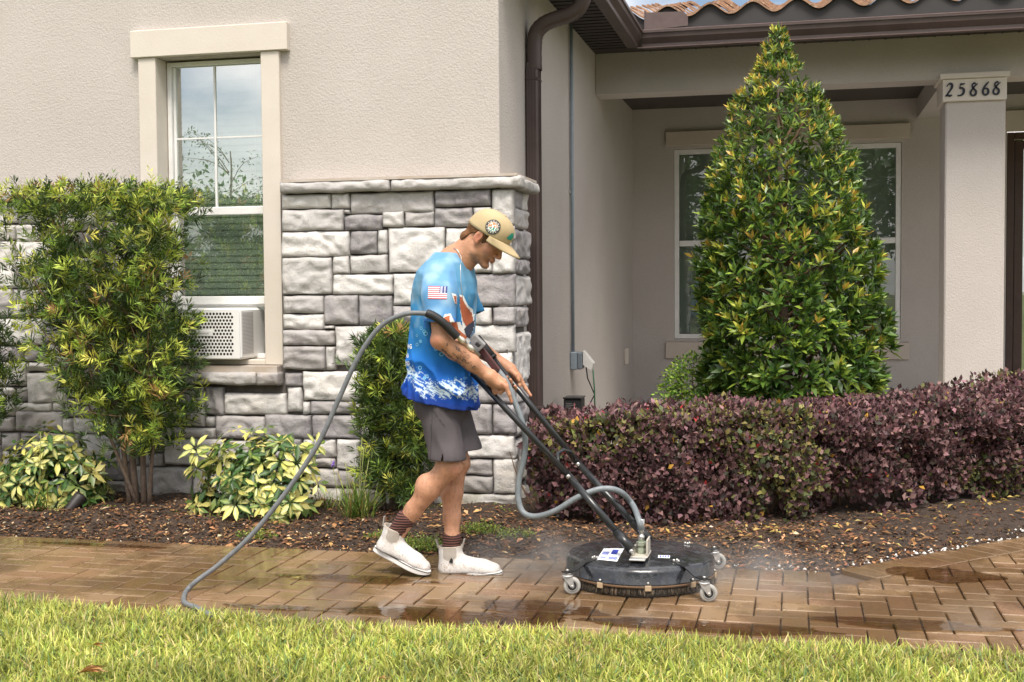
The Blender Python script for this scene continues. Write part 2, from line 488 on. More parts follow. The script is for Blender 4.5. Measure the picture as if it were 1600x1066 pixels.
def vis(cx, cy):
    u = (cx * math.cos(R(13.2)) + cy * math.sin(R(13.2))) / (-cx * math.sin(R(13.2)) + cy * math.cos(R(13.2)))
    return abs(u) < .46 and cy > float(edge_front(np.array(cx))) + .02
bricks.sort(key=lambda t: (0 if vis(t[1], t[2]) else 1, t[2]))
shared = {}; rest = MB(); rb = np.random.default_rng(3)
for k, (poly, cx, cy, key) in enumerate(bricks):
    if k < 300 and vis(cx, cy):
        if key in shared and key is not None: me = shared[key]
        else:
            V, F = brick_mb(poly, cx, cy); mb = MB().add(V, F); me = mb.mesh('brick'); me.materials.append(M['paver'])
            if key: shared[key] = me
        o = bpy.data.objects.new('brick', me); COL.objects.link(o); o.parent = walk
        o.location = (cx, cy, rb.normal(0, .0008)); o.rotation_euler = (rb.normal(0, .004), rb.normal(0, .004), rb.normal(0, .006))
    elif -5.5 < cx < 3.5 and cy < 9.2:
        V, F = brick_mb(poly, cx, cy); z = rb.normal(0, .0008); rest.add([(a + cx, b_ + cy, c_ + z) for a, b_, c_ in V], F)
tag(rest.build('brick', M['paver'], walk), kind='stuff')

# puddles: thin water lying on the bricks
m, nt, b, out = nmat('water'); nt.nodes.remove(b)
gl = N(nt, 'ShaderNodeBsdfGlossy', Roughness=0.03); gl.inputs['Color'].default_value = (1, 1, 1, 1)
tr = nt.nodes.new('ShaderNodeBsdfTransparent'); tr.inputs['Color'].default_value = (0.72, 0.66, 0.58, 1)
fr = N(nt, 'ShaderNodeFresnel', IOR=1.33); mx = nt.nodes.new('ShaderNodeMixShader')
bn = N(nt, 'ShaderNodeBump', Strength=.25, Distance=.004); nt.links.new(noise(nt, pos(nt), 14, 2), bn.inputs['Height'])
nt.links.new(bn.outputs[0], gl.inputs['Normal'])
nt.links.new(math_(nt, 'MULTIPLY', fr.outputs[0], 1.15), mx.inputs[0]); nt.links.new(tr.outputs[0], mx.inputs[1]); nt.links.new(gl.outputs[0], mx.inputs[2])
nt.links.new(mx.outputs[0], out.inputs[0]); M['water'] = m
def puddle(cx, cy, rx, ry, seed, ang=0.0):
    n = 64; V = [(cx, cy, 0.0028)]
    for k in range(n):
        w = 2 * math.pi * k / n
        rr = 0.75 + .5 * float(fbm(np.array([[math.cos(w) * 1.6 + seed * 3.7 + 10, math.sin(w) * 1.6 + 10, seed]]), 4)[0] - .5) * 2
        x_, y_ = rx * rr * math.cos(w), ry * rr * math.sin(w)
        V.append((cx + x_ * math.cos(ang) - y_ * math.sin(ang), cy + x_ * math.sin(ang) + y_ * math.cos(ang), 0.0028))
    tag(MB().add(V, [(0, k + 1, (k + 1) % n + 1) for k in range(n)]).build('puddle', M['water']), kind='structure')
for q in ((690, 962, .62, .13, 1), (560, 905, .5, .10, 2), (1080, 978, .62, .12, 3), (860, 950, .35, .14, 11), (1465, 900, .30, .20, 4), (150, 852, .5, .05, 5),
          (1400, 975, .5, .11, 7), (420, 950, .3, .05, 9)):
    c_ = gnd(q[0], q[1]); puddle(c_.x, c_.y, q[2], q[3], q[4])

# flower bed
nx, ny = 420, 260
xs = np.linspace(-6, 4.5, nx); ys = np.linspace(YB - .01, 13.2, ny) ** 1.0
gx, gy = np.meshgrid(xs, ys)
def bed_z(x, y):
    dist = np.minimum(y - YB, 9) ; d2 = np.where(x > XC, ((y - YB) - (x - XC)) / math.sqrt(2), dist); d2 = np.minimum(d2, dist)
    z = -0.012 + 0.05 * np.clip(d2 / .5, 0, 1) + (fbm(np.stack([x * 5, y * 5, 0 * x], -1), 3) - .5) * .05 * np.clip(d2 / .12, 0, 1) + (fbm(np.stack([x * 17, y * 17, 0 * x], -1), 2) - .5) * .03 * np.clip(d2 / .08, 0, 1)
    return np.where(d2 < 0, -0.07, z)
gz = bed_z(gx, gy)
V = np.stack([gx, gy, gz], -1).reshape(-1, 3)
ii = (np.arange(ny - 1)[:, None] * nx + np.arange(nx - 1)[None]).ravel()
F = np.stack([ii, ii + 1, ii + 1 + nx, ii + nx], 1)
tag(link('flower_bed', np_mesh('flower_bed', V, F, M['soil'], smooth=True)), kind='structure')
g = MB(); g.add([(-9, 7.0, -.02), (-5.9, 7.0, -.02), (-5.9, 5.2, -.02), (-9, 5.2, -.02)][::-1], [(0, 1, 2, 3)])

# ================================================================== HOUSE
YS, YW = 6.985, 7.08            # face of the stone, face of the stucco
XR = -1.728                     # side wall of the garage wing
YBEAM, YP = 10.64, 13.1         # porch beam, back wall of the porch
ZS = 3.39
house = empty('house', (XR, YW, 0), 'beige stucco house with grey stone base, dark brown gutters and covered porch', 'house')
L0 = at(204, 70, 7.04); R0 = at(449, 60, 7.04)
JLo, JLi = at(218, 200, 7.05).x, at(245, 200, 7.05).x
JRi, JRo = at(409, 200, 7.05).x, at(437.5, 200, 7.05).x
ZLT, ZLB = at(326, 41.5, 7.04).z, at(326, 84.5, 7.04).z
ZSILL = at(370, 565, 7.05).z
ZLEDGE_T = at(370, 582, 6.93).z; ZLEDGE_B = at(370, 603, 6.93).z
w = MB()                      # garage wing walls, with a real opening for the window
def quad(mb, a, b_, c_, d_): mb.add([a, b_, c_, d_], [(0, 1, 2, 3)])
def wallY(mb, x0, x1, z0, z1, Y): quad(mb, (x0, Y, z0), (x1, Y, z0), (x1, Y, z1), (x0, Y, z1))
OL, OR = JLi - .012, JRi + .012
wallY(w, -9, OL, -.05, 3.5, YW); wallY(w, OR, XR, -.05, 3.5, YW)
wallY(w, OL, OR, ZLB, 3.5, YW); wallY(w, OL, OR, -.05, ZSILL - .03, YW)
YG = 7.2
quad(w, (OL, YW, ZSILL - .03), (OL, YW, ZLB), (OL, YG + .17, ZLB), (OL, YG + .17, ZSILL - .03))
quad(w, (OR, YW, ZSILL - .03), (OR, YG + .17, ZSILL - .03), (OR, YG + .17, ZLB), (OR, YW, ZLB))
quad(w, (OL, YW, ZLB), (OR, YW, ZLB), (OR, YG + .17, ZLB), (OL, YG + .17, ZLB))
quad(w, (XR, YW, -.05), (XR, YP, -.05), (XR, YP, 3.5), (XR, YW, 3.5))
w.build('wall', M['stucco'], house)
# room behind the window
rm = MB(); rm.box(JLi - 1.5, JRi + 1.0, YG + .168, 10.5, 0.0, 3.3)
rm.f = [f[::-1] for f in rm.f if True]
ro = rm.build('dark_room', simple('room', (.10, .10, .09), .9), house)
# porch walls
PX0, PX1 = at(1053, 380, YP).x, at(1408, 380, YP).x
PZ1, PZ0 = at(1230, 228, YP).z, at(1230, 530, YP).z
DX0 = at(1572, 400, YP).x; DZ1 = at(1585, 206, YP).z
w = MB()
wallY(w, XR, PX0, -.05, 3.6, YP); wallY(w, PX1, DX0, -.05, 3.6, YP); wallY(w, PX0, PX1, PZ1, 3.6, YP); wallY(w, PX0, PX1, -.05, PZ0, YP)
wallY(w, DX0, DX0 + 1.3, DZ1, 3.6, YP); wallY(w, DX0 + 1.3, 6, -.05, 3.6, YP)
for X_, s_ in ((PX0, 1), (PX1, -1)): quad(w, (X_, YP, PZ0), (X_, YP, PZ1), (X_, YP + .12, PZ1), (X_, YP + .12, PZ0))
quad(w, (PX0, YP, PZ1), (PX1, YP, PZ1), (PX1, YP + .12, PZ1), (PX0, YP + .12, PZ1)); quad(w, (PX0, YP, PZ0), (PX0, YP + .12, PZ0), (PX1, YP + .12, PZ0), (PX1, YP, PZ0))
w.build('porch_wall', M['stucco'], house)
ZBB = at(1200, 136, YBEAM).z
b_ = MB(); b_.box(XR + .003, 6, YBEAM, YBEAM + .3, ZBB, ZS + .02)
b_.box(1.186, 1.6, YBEAM + .302, YP - .003, ZBB + .01, 3.3)
b_.build('porch_beam', M['stucco'], house)
MB().box(XR + .002, 6, YBEAM + .303, YP - .002, 3.24, 3.3).build('porch_ceiling', simple('ceiling', (.07, .06, .05), .9), house)
MB().box(XR + .002, 6, YBEAM - 1.2, YP - .004, -.05, 0.10).build('porch_bounce_floor', simple('concrete', (.50, .47, .43), .9, c2=(.44, .41, .37)), house)  # unseen floor, made pale and run forward to bounce light up the wall
# column with the number plate
cx0, cx1 = at(1475.5, 400, YBEAM - .02).x, at(1569.5, 400, YBEAM - .02).x
cb = MB().box(cx0, cx1, YBEAM - .02, YBEAM + .36, -.05, at(1520, 156, YBEAM - .02).z, .012)
cb.build('column', M['stucco'], house)
plz0, plz1, plz2 = at(1520, 157, YBEAM - .05).z, at(1520, 122, YBEAM - .05).z, at(1520, 113, YBEAM - .07).z
pa, pb = at(1473, 140, YBEAM - .05).x, at(1573.5, 140, YBEAM - .05).x
plate = MB().box(pa, pb, YBEAM - .05, YBEAM + .39, plz0, plz1 - .001, .004).box(pa - .025, pb + .02, YBEAM - .075, YBEAM + .41, plz1, plz2, .004).build('column_capital', M['cream'], house)
GL = {  # hand-lettered italic numerals, as strokes of (x, y, half width)
 '2': [[(.10, .74, .03), (.20, .88, .035), (.38, .97, .05), (.56, .90, .08), (.58, .74, .09), (.46, .52, .07), (.22, .24, .05), (.00, .02, .03)], [(.00, .03, .03), (.18, .09, .06), (.40, .04, .065), (.60, .10, .03)]],
 '5': [[(.30, .90, .03), (.22, .56, .04)], [(.30, .90, .05), (.50, .88, .05), (.70, .92, .03)], [(.22, .56, .035), (.42, .60, .055), (.60, .44, .09), (.56, .20, .085), (.34, .04, .05), (.04, .04, .03)]],
 '8': [[(.72, .92, .03), (.50, .76, .05), (.30, .56, .05), (.12, .34, .07), (.10, .14, .07), (.30, .02, .05), (.52, .10, .08), (.58, .32, .08), (.42, .50, .055), (.26, .66, .06), (.24, .84, .05), (.40, .96, .05), (.56, .92, .04)]],
 '6': [[(.66, 1.02, .03), (.46, .84, .06), (.22, .56, .07), (.12, .28, .08), (.24, .06, .06), (.46, .04, .06), (.62, .22, .085), (.56, .44, .07), (.38, .52, .04), (.22, .42, .03)]]}
def stroke_mesh(mb, pts, place, n=5):
    P = [np.array(q) for q in pts]; out_ = []
    for i in range(len(P) - 1):
        p0 = P[max(i - 1, 0)]; p1 = P[i]; p2 = P[i + 1]; p3 = P[min(i + 2, len(P) - 1)]
        for k in range(n):
            t = k / n; out_.append(.5 * ((2 * p1) + (-p0 + p2) * t + (2 * p0 - 5 * p1 + 4 * p2 - p3) * t * t + (-p0 + 3 * p1 - 3 * p2 + p3) * t ** 3))
    out_.append(P[-1]); V = []; m_ = len(out_)
    for i, q in enumerate(out_):
        d = out_[min(i + 1, m_ - 1)][:2] - out_[max(i - 1, 0)][:2]; d = d / (np.linalg.norm(d) + 1e-9); nn = np.array([-d[1], d[0]])
        V += [place(*(q[:2] + nn * q[2] * 1.3)), place(*(q[:2] - nn * q[2] * 1.3))]
    mb.add(V, [(2 * i, 2 * i + 1, 2 * i + 3, 2 * i + 2) for i in range(m_ - 1)])
for dgt, (px_, pb_) in zip('25868', ((1477.5, 151), (1495.5, 150), (1515, 150), (1533.5, 149), (1550.5, 148))):
    mb = MB(); q0 = at(px_, pb_, YBEAM - .058); sc_ = at(px_, pb_ - 20.5, YBEAM - .058).z - q0.z
    for st in GL[dgt]: stroke_mesh(mb, st, lambda a, c_: (q0.x + a * sc_ * .80, YBEAM - .058, q0.z + c_ * sc_))
    o = mb.build('house_number', M['ink'], house)
    md = o.modifiers.new('thickness', 'SOLIDIFY'); md.thickness = .006; md.offset = 0
# trim round the porch window and the door
lz1, lz0 = at(1230, 199, YP - .04).z, at(1230, 222, YP - .04).z
MB().box(at(1040, 210, YP - .04).x, at(1422, 210, YP - .04).x, YP - .04, YP - .001, lz0, lz1, .004).build('lintel', M['tan_trim'], house)
MB().box(at(1040, 550, YP - .04).x, at(1421, 550, YP - .04).x, YP - .04, YP - .001, at(1230, 561, YP - .04).z, at(1230, 535, YP - .04).z, .004).build('window_sill', M['tan_trim'], house)
MB().box(DX0 - .03, DX0 + 1.4, YP - .04, YP - .001, DZ1, at(1590, 172, YP - .04).z, .004).build('door_lintel', M['tan_trim'], house)

def glass_mat(name, tint, refl, rough=0.0):
    m, nt, b, out = nmat(name); nt.nodes.remove(b)
    gl = N(nt, 'ShaderNodeBsdfGlossy', Roughness=rough); gl.inputs['Color'].default_value = (.93, .97, .97, 1)
    tr = nt.nodes.new('ShaderNodeBsdfTransparent'); tr.inputs['Color'].default_value = (*tint, 1)
    mx = nt.nodes.new('ShaderNodeMixShader'); mx.inputs[0].default_value = refl
    bn = N(nt, 'ShaderNodeBump', Strength=.25, Distance=.004); nt.links.new(noise(nt, pos(nt), 2.2, 1), bn.inputs['Height']); nt.links.new(bn.outputs[0], gl.inputs['Normal'])
    nt.links.new(tr.outputs[0], mx.inputs[1]); nt.links.new(gl.outputs[0], mx.inputs[2]); nt.links.new(mx.outputs[0], out.inputs[0])
    return m
M["glass_g"] = glass_mat("tinted_glass", (.80, .90, .84), .60)
M['glass_p'] = glass_mat('porch_glass', (.45, .50, .47), .13)
M['blind'] = simple('blind_slats', (0.66, 0.70, 0.62), .6, c2=(.6, .63, .56), vs=9)
def frame_ring(mb, x0, x1, z0, z1, wd, y0, y1, bev=.003):
    mb.box(x0, x0 + wd, y0, y1, z0, z1, bev); mb.box(x1 - wd, x1, y0, y1, z0, z1, bev)
    mb.box(x0 + wd, x1 - wd, y0 + .002, y1, z1 - wd, z1, bev); mb.box(x0 + wd, x1 - wd, y0 + .002, y1, z0, z0 + wd, bev)
# garage window (single hung, raised a little over the air conditioner)
# trim boards
t = MB(); t.box(L0.x, R0.x, 7.03, YW + .01, ZLB, ZLT, .004).build('lintel', M['cream'], house)
for a_, c_ in ((JLo, JLi), (JRi, JRo)):
    MB().box(a_, c_, 7.045, YG + .1, ZSILL - .02, ZLB - .001, .004).build('window_jamb', M['cream'], house)
MB().box(JLi + .001, JRi - .001, 7.055, YG + .1, ZSILL - .022, ZSILL + .012, .004).build('window_sill', M['cream'], house)
win = MB(); wx0, wx1 = JLi + .005, JRi - .003
zt = ZLB - .012; zb = ZSILL + .014
ZMR = at(335, 330, YG).z; ZLR = at(335, 469.5, YG).z
frame_ring(win, wx0, wx1, zb, zt, .028, YG - .02, YG + .07)
window = win.build('window', M['white_vinyl'], house)
sx0, sx1 = wx0 + .03, wx1 - .03
s_ = MB(); s_.box(sx0, sx1, YG, YG + .03, ZMR - .026, ZMR + .026, .004); s_.box(sx0, sx1, YG + .0, YG + .03, ZLR - .026, ZLR + .026, .004)
s_.box(sx0, sx0 + .018, YG + .003, YG + .03, ZMR + .027, zt - .03, .002); s_.box(sx1 - .018, sx1, YG + .003, YG + .03, ZMR + .027, zt - .03, .002)
s_.box(sx0, sx0 + .018, YG + .003, YG + .03, ZLR + .027, ZMR - .027, .002); s_.box(sx1 - .018, sx1, YG + .003, YG + .03, ZLR + .027, ZMR - .027, .002)
link('sash', s_.mesh(), window, M['white_vinyl'])
g1 = MB(); wallY(g1, sx0 + .018, sx1 - .018, ZMR + .026, zt - .03, YG + .012); link('pane', g1.mesh(), window, M['glass_g'])
g1 = MB(); wallY(g1, sx0 + .018, sx1 - .018, ZLR + .026, ZMR - .026, YG + .014); link('pane', g1.mesh(), window, M['glass_g'])
mm_ = at(338, 200, YG + .02).x; zg = at(338, 215, YG).z
g1 = MB(); g1.box(mm_ - .0065, mm_ + .0065, YG + .004, YG + .011, ZMR + .026, zt - .03); g1.box(sx0 + .018, mm_ - .0095, YG + .005, YG + .011, zg - .005, zg + .005); g1.box(mm_ + .0095, sx1 - .018, YG + .005, YG + .011, zg - .005, zg + .005)
link('muntin', g1.mesh(), window, M['white_vinyl'])
def blinds(win_, x0, x1, z0, z1, Y, pitch, name='blind_slat'):
    z = z1; me = None
    while z > z0:
        if me is None:
            q = MB(); q.add([(x0, Y - .004, -pitch * .53), (x1, Y - .004, -pitch * .53), (x1, Y - .0025, 0), (x0, Y - .0025, 0), (x1, Y + .003, pitch * .52), (x0, Y + .003, pitch * .52)], [(0, 1, 2, 3), (3, 2, 4, 5)], True)
            me = q.mesh(); me.materials.append(M['blind'])
        o = link(name, me, win_); o.location.z += z; z -= pitch
    q = MB()
    for fx in (.18, .82): q.tube([(x0 + (x1 - x0) * fx, Y - .02, z0), (x0 + (x1 - x0) * fx, Y - .02, z1)], .002, 5)
    link('ladder_cord', q.mesh(), win_, M['whiteprint'])
blinds(window, sx0 + .005, sx1 - .005, ZLR - .03, zt, YG + .10, .042)
# porch windows
pw = MB(); frame_ring(pw, PX0 + .003, PX1 - .003, PZ0 + .003, PZ1 - .003, .05, YP + .01, YP + .09)
zm = at(1230, 378, YP).z
pw.box(PX0 + .054, PX1 - .054, YP + .015, YP + .06, zm - .03, zm + .03, .004)
pw.box((PX0 + PX1) / 2 - .05, (PX0 + PX1) / 2 + .05, YP + .006, YP + .09, PZ0 + .055, PZ1 - .055, .004)
pwin = pw.build('window', M['white_vinyl'], house)
q = MB(); wallY(q, PX0 + .05, PX1 - .05, PZ0 + .05, PZ1 - .05, YP + .04); link('pane', q.mesh(), pwin, M['glass_p'])
blinds(pwin, PX0 + .05, PX1 - .05, PZ0 + .05, PZ1 - .05, YP + .11, .075)
q = MB(); q.box(PX0 - .5, PX1 + .5, YP + .15, YP + 3, .2, 3.3); q.f = [f[::-1] for f in q.f]; link('dark_room', q.mesh(), house, simple('room2', (.05, .05, .05), .9))
# front door at the right edge
dm = simple('door_brown', (.045, .020, .014), .4, c2=(.06, .03, .02), vs=8)
q = MB(); frame_ring(q, DX0 + .002, DX0 + 1.28, .1, DZ1 - .003, .07, YP + .01, YP + .14, .006)
door = q.build('front_door', dm, house)
q = MB(); frame_ring(q, DX0 + .075, DX0 + 1.2, .18, DZ1 - .08, .09, YP + .04, YP + .09, .008); q.box(DX0 + .17, DX0 + 1.1, YP + .045, YP + .085, .27, at(1590, 590, YP).z, .006); link('door_leaf', q.mesh(), door, dm)
q = MB(); wallY(q, DX0 + .165, DX0 + 1.11, at(1590, 590, YP).z, DZ1 - .17, YP + .06); link('pane', q.mesh(), door, M['glass_p'])

# ------------------------------------------------------------------ eaves, gutters, roof
XG = -1.246
ZGB, ZGT = 3.30, 3.425
MB().box(XR + .002, XG - .11, YW - .05, YBEAM - .001, ZS - .012, ZS, 0).build('soffit', M['soffit'], house)
MB().box(XG - .109, 6, YBEAM - .55, YBEAM - .001, ZS - .012, ZS, 0).build('soffit', M['soffit'], house)
q = MB()
for k in range(60):
    q.box(XG + k * .13, XG + k * .13 + .012, YBEAM - .54, YBEAM - .004, ZS - .018, ZS - .0125)
for k in range(31):
    q.box(XR + .004, XG - .12, 7.1 + k * .11, 7.11 + k * .11, ZS - .018, ZS - .0125)
q.build('soffit_groove', M['blackmatte'], house)
GPROF = [(0, ZGT), (.012, ZGT + .008), (.012, ZGT - .012), (0, ZGT - .018), (-.004, ZGT - .05), (-.035, ZGB + .03), (-.035, ZGB), (-.11, ZGB), (-.115, ZGB), (-.115, ZGT)]
YGF = YBEAM - .60
def gutter(pts, name):      # sweep along x (front gutter)
    mb = MB(); V = []
    for (x_, yy) in pts: V += [(x_, yy - d, z) for d, z in GPROF]
    n = len(GPROF); mb.add(V, [(i * n + k, i * n + k + 1, (i + 1) * n + k + 1, (i + 1) * n + k) for i in range(len(pts) - 1) for k in range(n - 1)])
    return mb
gm = gutter([(XG + .0, YGF), (6, YGF)], 'g')
V = []
n = len(GPROF)
for yy in (YW - .05, YGF):
    V += [(XG + d, yy, z) for d, z in GPROF]
gm.add(V, [(k, n + k, n + k + 1, k + 1) for k in range(n - 1)])
gut = gm.build('gutter', M['brown_metal'], house)
md = gut.modifiers.new('thickness', 'SOLIDIFY'); md.thickness = .004; md.offset = -1
q = MB(); q.tube([(XG + .004, YW - .05, ZGT + .006), (XG + .004, YGF - .004, ZGT + .006), (6, YGF - .008, ZGT + .006)], .009, 8)
q.tube([(XG - .036, YW - .05, ZGB), (XG - .036, YGF + .036, ZGB), (6, YGF + .034, ZGB)], .007, 6); link('gutter_lip', q.mesh(), house, M['brown_lip'])
q = MB(); q.box(XG + .02, 6, YGF + .118, YGF + .14, ZGB + .01, ZGT + .055); q.build('fascia', simple('fascia', (.035, .033, .034), .7, c2=(.05, .047, .047)), house)
q = MB(); q.box(XG + .02, 6, YGF + .02, YGF + .116, ZGT - .05, ZGT - .046); q.build('drip_edge', M['steel'], house)
# diverter box at the inside corner
a0 = at(1009, 48, YGF); a1 = at(1075, 40, YGF)
MB().prism([(a0.x, a0.z), (a1.x, a1.z), (a1.x, at(1075, 26, YGF).z), (at(1068, 18, YGF).x, at(1068, 18, YGF).z), (at(1008, 20, YGF).x, at(1008, 20, YGF).z)], YGF - .004, YGF - .001).box(a0.x - .012, a0.x - .002, YGF - .004, YGF + .12, a0.z, at(1003, 17, YGF).z).build('splash_guard', M['brown_lip'], house)
# tiles
m, nt, b, out = nmat('clay_tile'); p = pos(nt)
cc = mixc(nt, ramp(nt, noise(nt, p, 11, 6, .65), .38, .62), (.36, .21, .125), (.20, .125, .085))
cc = mixc(nt, ramp(nt, noise(nt, p, 40, 4), .55, .68), cc, (.46, .33, .24))
nt.links.new(cc, b.inputs['Base Color']); b.inputs['Roughness'].default_value = .85; bump(nt, b, noise(nt, p, 90, 4), .004)
M['tile'] = m
roof = empty('roof', (0, 0, 0)); roof.parent = house; roof.location = -house.location
TP = .345; SL = math.tan(R(13.5)); n = 14; prof = []
tile = MB(); V = []
for t_ in (0, 1):
    for k in range(n + 1):
        a = k / n; zz = .045 * math.cos(2 * math.pi * a) + .0
        for th in (0, .016):
            V.append((a * TP * 1.02, t_ * .42, zz + th + t_ * (.42 * SL - .03)))
F = []
st = 2 * (n + 1)
for k in range(n):
    a = 2 * k
    F += [(a, a + 2, a + st + 2, a + st)[::1], (a + 1, a + st + 1, a + st + 3, a + 3), (a, a + 1, a + 3, a + 2)]
tile.add(V, F, False); tme = tile.mesh('tile'); tme.materials.append(M['tile'])
x00 = at(1041, 10, YGF + .05).x - TP * .98
for r_ in range(7):
    for c_ in range(13):
        o = bpy.data.objects.new('tile', tme); COL.objects.link(o); o.parent = roof
        yy = YGF + .03 + r_ * .37
        o.location = (x00 + c_ * TP + random.uniform(-.006, .006), yy + random.uniform(-.008, .008), ZGT + .155 + (yy - YGF - .03) * SL + .01 * r_ * 0)
        o.rotation_euler = (random.uniform(-.012, .012), random.uniform(-.012, .012), random.uniform(-.01, .01))
q = MB()
q.add([(XG - .1, YGF + .10, ZGT + .05), (6, YGF + .10, ZGT + .05), (6, YP + .3, ZGT + .05 + SL * 3.1), (XG - .1, YP + .3, ZGT + .05 + SL * 3.1)], [(0, 1, 2, 3)])
V = []
kk = 12 * 14
for k in range(kk + 1):
    x_ = x00 + k * TP / 14
    V += [(x_, YGF + .06, ZGT - .05), (x_, YGF + .06, ZGT + .154 + .045 * math.cos(2 * math.pi * k / 14))]
q.add(V, [(2 * k, 2 * k + 2, 2 * k + 3, 2 * k + 1) for k in range(kk)])
link('bird_stop', q.mesh(), house, simple('bird_stop', (.040, .037, .037), .75))
# garage wing roof, seen only as the mass over its eave
q = MB(); q.add([(-9, YW - .03, ZS + .115), (XG - .10, YW - .03, ZS + .115), (XG - .10, 16, ZS + .115), (-9, 16, ZS + .115), (-5, YW - .03, ZS + 1.1), (-5, 16, ZS + 1.1), (XG - .10, YW - .03, ZS - .01), (-9, YW - .03, ZS + .1)], [(1, 2, 5, 4), (4, 5, 3, 0)])
q.build('garage_roof', M['tile'], house)
# downspout
DY0, DY1 = atX(823, 300, XR + .10).y, atX(848, 300, XR).y
dx0, dx1 = XR + .004, XR + .085
dy0 = atX(846.5, 300, XR + .085).y - .115; dy1 = dy0 + .115
dz1 = at(835, 95, dy0).z
q = MB(); q.box(dx0, dx1, dy0, dy1, 0.02, dz1, .012)
for k in range(4): q.box(dx0 + .008 + k * .019, dx0 + .014 + k * .019, dy0 - .004, dy0 + .001, .03, dz1 - .05)
for k in range(4): q.box(dx1 - .001, dx1 + .004, dy0 + .014 + k * .026, dy0 + .022 + k * .026, .03, dz1 - .05)
ym = (dy0 + dy1) / 2; xm = (dx0 + dx1) / 2
ds = q.build('downspout', M['brown_metal'], house)
def rtube(mb, pts, hw, hd, rings=0):
    P = [Vector(p_) for p_ in pts]; V = []; mN = len(P); prof_ = []
    for k in range(16):
        w_ = 2 * math.pi * (k + .5) / 16; cx_, sy_ = math.cos(w_), math.sin(w_)
        prof_.append((abs(cx_) ** .45 * (1 if cx_ > 0 else -1), abs(sy_) ** .45 * (1 if sy_ > 0 else -1)))
    for i in range(mN):
        t_ = (P[min(i + 1, mN - 1)] - P[max(i - 1, 0)]).normalized(); side = Vector((0, 1, 0)); up = t_.cross(side).normalized()
        kk = 1 + (.05 if rings and i % 2 else 0)
        for a, c_ in prof_: V.append(P[i] + up * a * hw * kk + side * c_ * hd * kk)
    n_ = 16; mb.add(V, [(i * n_ + k, i * n_ + (k + 1) % n_, (i + 1) * n_ + (k + 1) % n_, (i + 1) * n_ + k) for i in range(mN - 1) for k in range(n_)], True)
cp = [(835.5, 110), (835, 75), (838, 52), (850, 38), (868, 30), (888, 24), (903, 14), (911, 0), (913, -14), (913, -25)]
ctrl = [at(a, c_, ym) for a, c_ in cp]; pts = []
for i in range(len(ctrl) - 1):
    p0, p1, p2, p3 = ctrl[max(i - 1, 0)], ctrl[i], ctrl[i + 1], ctrl[min(i + 2, len(ctrl) - 1)]
    for k in range(5):
        t_ = k / 5; pts.append(.5 * ((2 * p1) + (-p0 + p2) * t_ + (2 * p0 - 5 * p1 + 4 * p2 - p3) * t_ * t_ + (-p0 + 3 * p1 - 3 * p2 + p3) * t_ ** 3))
q = MB(); rtube(q, pts, .043, .058, 1); link('elbow', q.mesh(), ds, M['brown_metal'])
q = MB(); z_ = at(848, 638, dy0).z; q.box(dx0 - .002, dx1 + .008, dy0 - .008, dy1 + .006, z_ - .01, z_ + .01, .003); link('strap', q.mesh(), ds, M['brown_metal']); q = MB(); z_ = at(848, 122, dy0).z; q.box(dx0 - .002, dx1 + .006, dy0 - .006, dy1 + .006, z_ - .006, z_ + .006, .003); link('strap', q.mesh(), ds, M['brown_metal'])
# conduit, outlet box and small fittings on the side wall
cyy = atX(894, 300, XR + .02).y
cd = MB(); cz1 = ZS - .01; cz0 = atX(894, 552, XR + .02).z
cd.tube([(XR + .02, cyy, cz0), (XR + .02, cyy, cz1)], .0135, 10)
cond = cd.build('conduit', M['grey_plastic'], house)
q = MB(); q2 = MB()
for pz in (302,): q.box(XR + .002, XR + .012, cyy - .04, cyy + .04, atX(894, pz, XR).z - .012, atX(894, pz, XR).z + .012, .002); q2.lathe([(0, .012), (.007, .010), (.007, 0)], (XR + .012, cyy + .03, atX(894, pz, XR).z), (1, 0, 0), 8)
link('strap', q.mesh(), cond, M['steel']); link('screw', q2.mesh(), cond, M['steel'])
bz1, bz0 = atX(900, 551, XR + .06).z, atX(900, 579, XR + .06).z
q = MB(); q.box(XR + .003, XR + .055, cyy - .035, cyy + .085, bz0, bz1, .006)
ob = q.build('outlet_box', M['grey_plastic'], house)
q = MB(); q.box(XR + .0555, XR + .095, cyy - .03, cyy + .08, bz0 + .003, bz1 - .003, .008); q.box(XR + .0955, XR + .102, cyy + .01, cyy + .05, bz0 + .02, bz1 - .04, .003); link('cover', q.mesh(), ob, simple('grey_cover', (.17, .20, .225), .5))
q = MB(); z1 = bz1 - .0; v = [(XR + .10, cyy + .02, z1 + .01), (XR + .18, cyy + .02, z1 - .09), (XR + .165, cyy + .02, z1 - .145), (XR + .10, cyy + .02, z1 - .10)]
q.prism([(a[0], a[2]) for a in v], cyy - .01, cyy + .10)
pt = empty('plug_timer', (XR + .1, cyy, bz0), 'white plug-in timer hanging open from the grey outlet box', 'timer')
q.build('timer_body', M['white_plastic'], pt)
q = MB(); zt_ = bz0 - .01
q.tube([(XR + .12, cyy + .02, zt_ + .03), (XR + .13, cyy + .03, zt_ - .06), (XR + .18, cyy + .06, zt_ - .19), (XR + .12, cyy + .06, zt_ - .30), (XR + .13, cyy + .05, zt_ - .42), (XR + .04, cyy + .0, zt_ - .50), (XR + .05, cyy - .02, .05)], .005, 6)
tag(q.build('black_cord', M['blackmatte']), 'thin black cord running from the outlet box down to the transformer', 'cord')
q = MB(); q.tube([(XR + .17, cyy + .05, zt_ + .005), (XR + .18, cyy + .05, zt_ - .15), (XR + .185, cyy + .05, zt_ - .4), (XR + .19, cyy + .05, .03)], .006, 6)
tag(q.build('green_cord', simple('green_cord', (.03, .12, .06), .5)), 'green extension cord hanging straight down behind the purple hedge', 'cord')
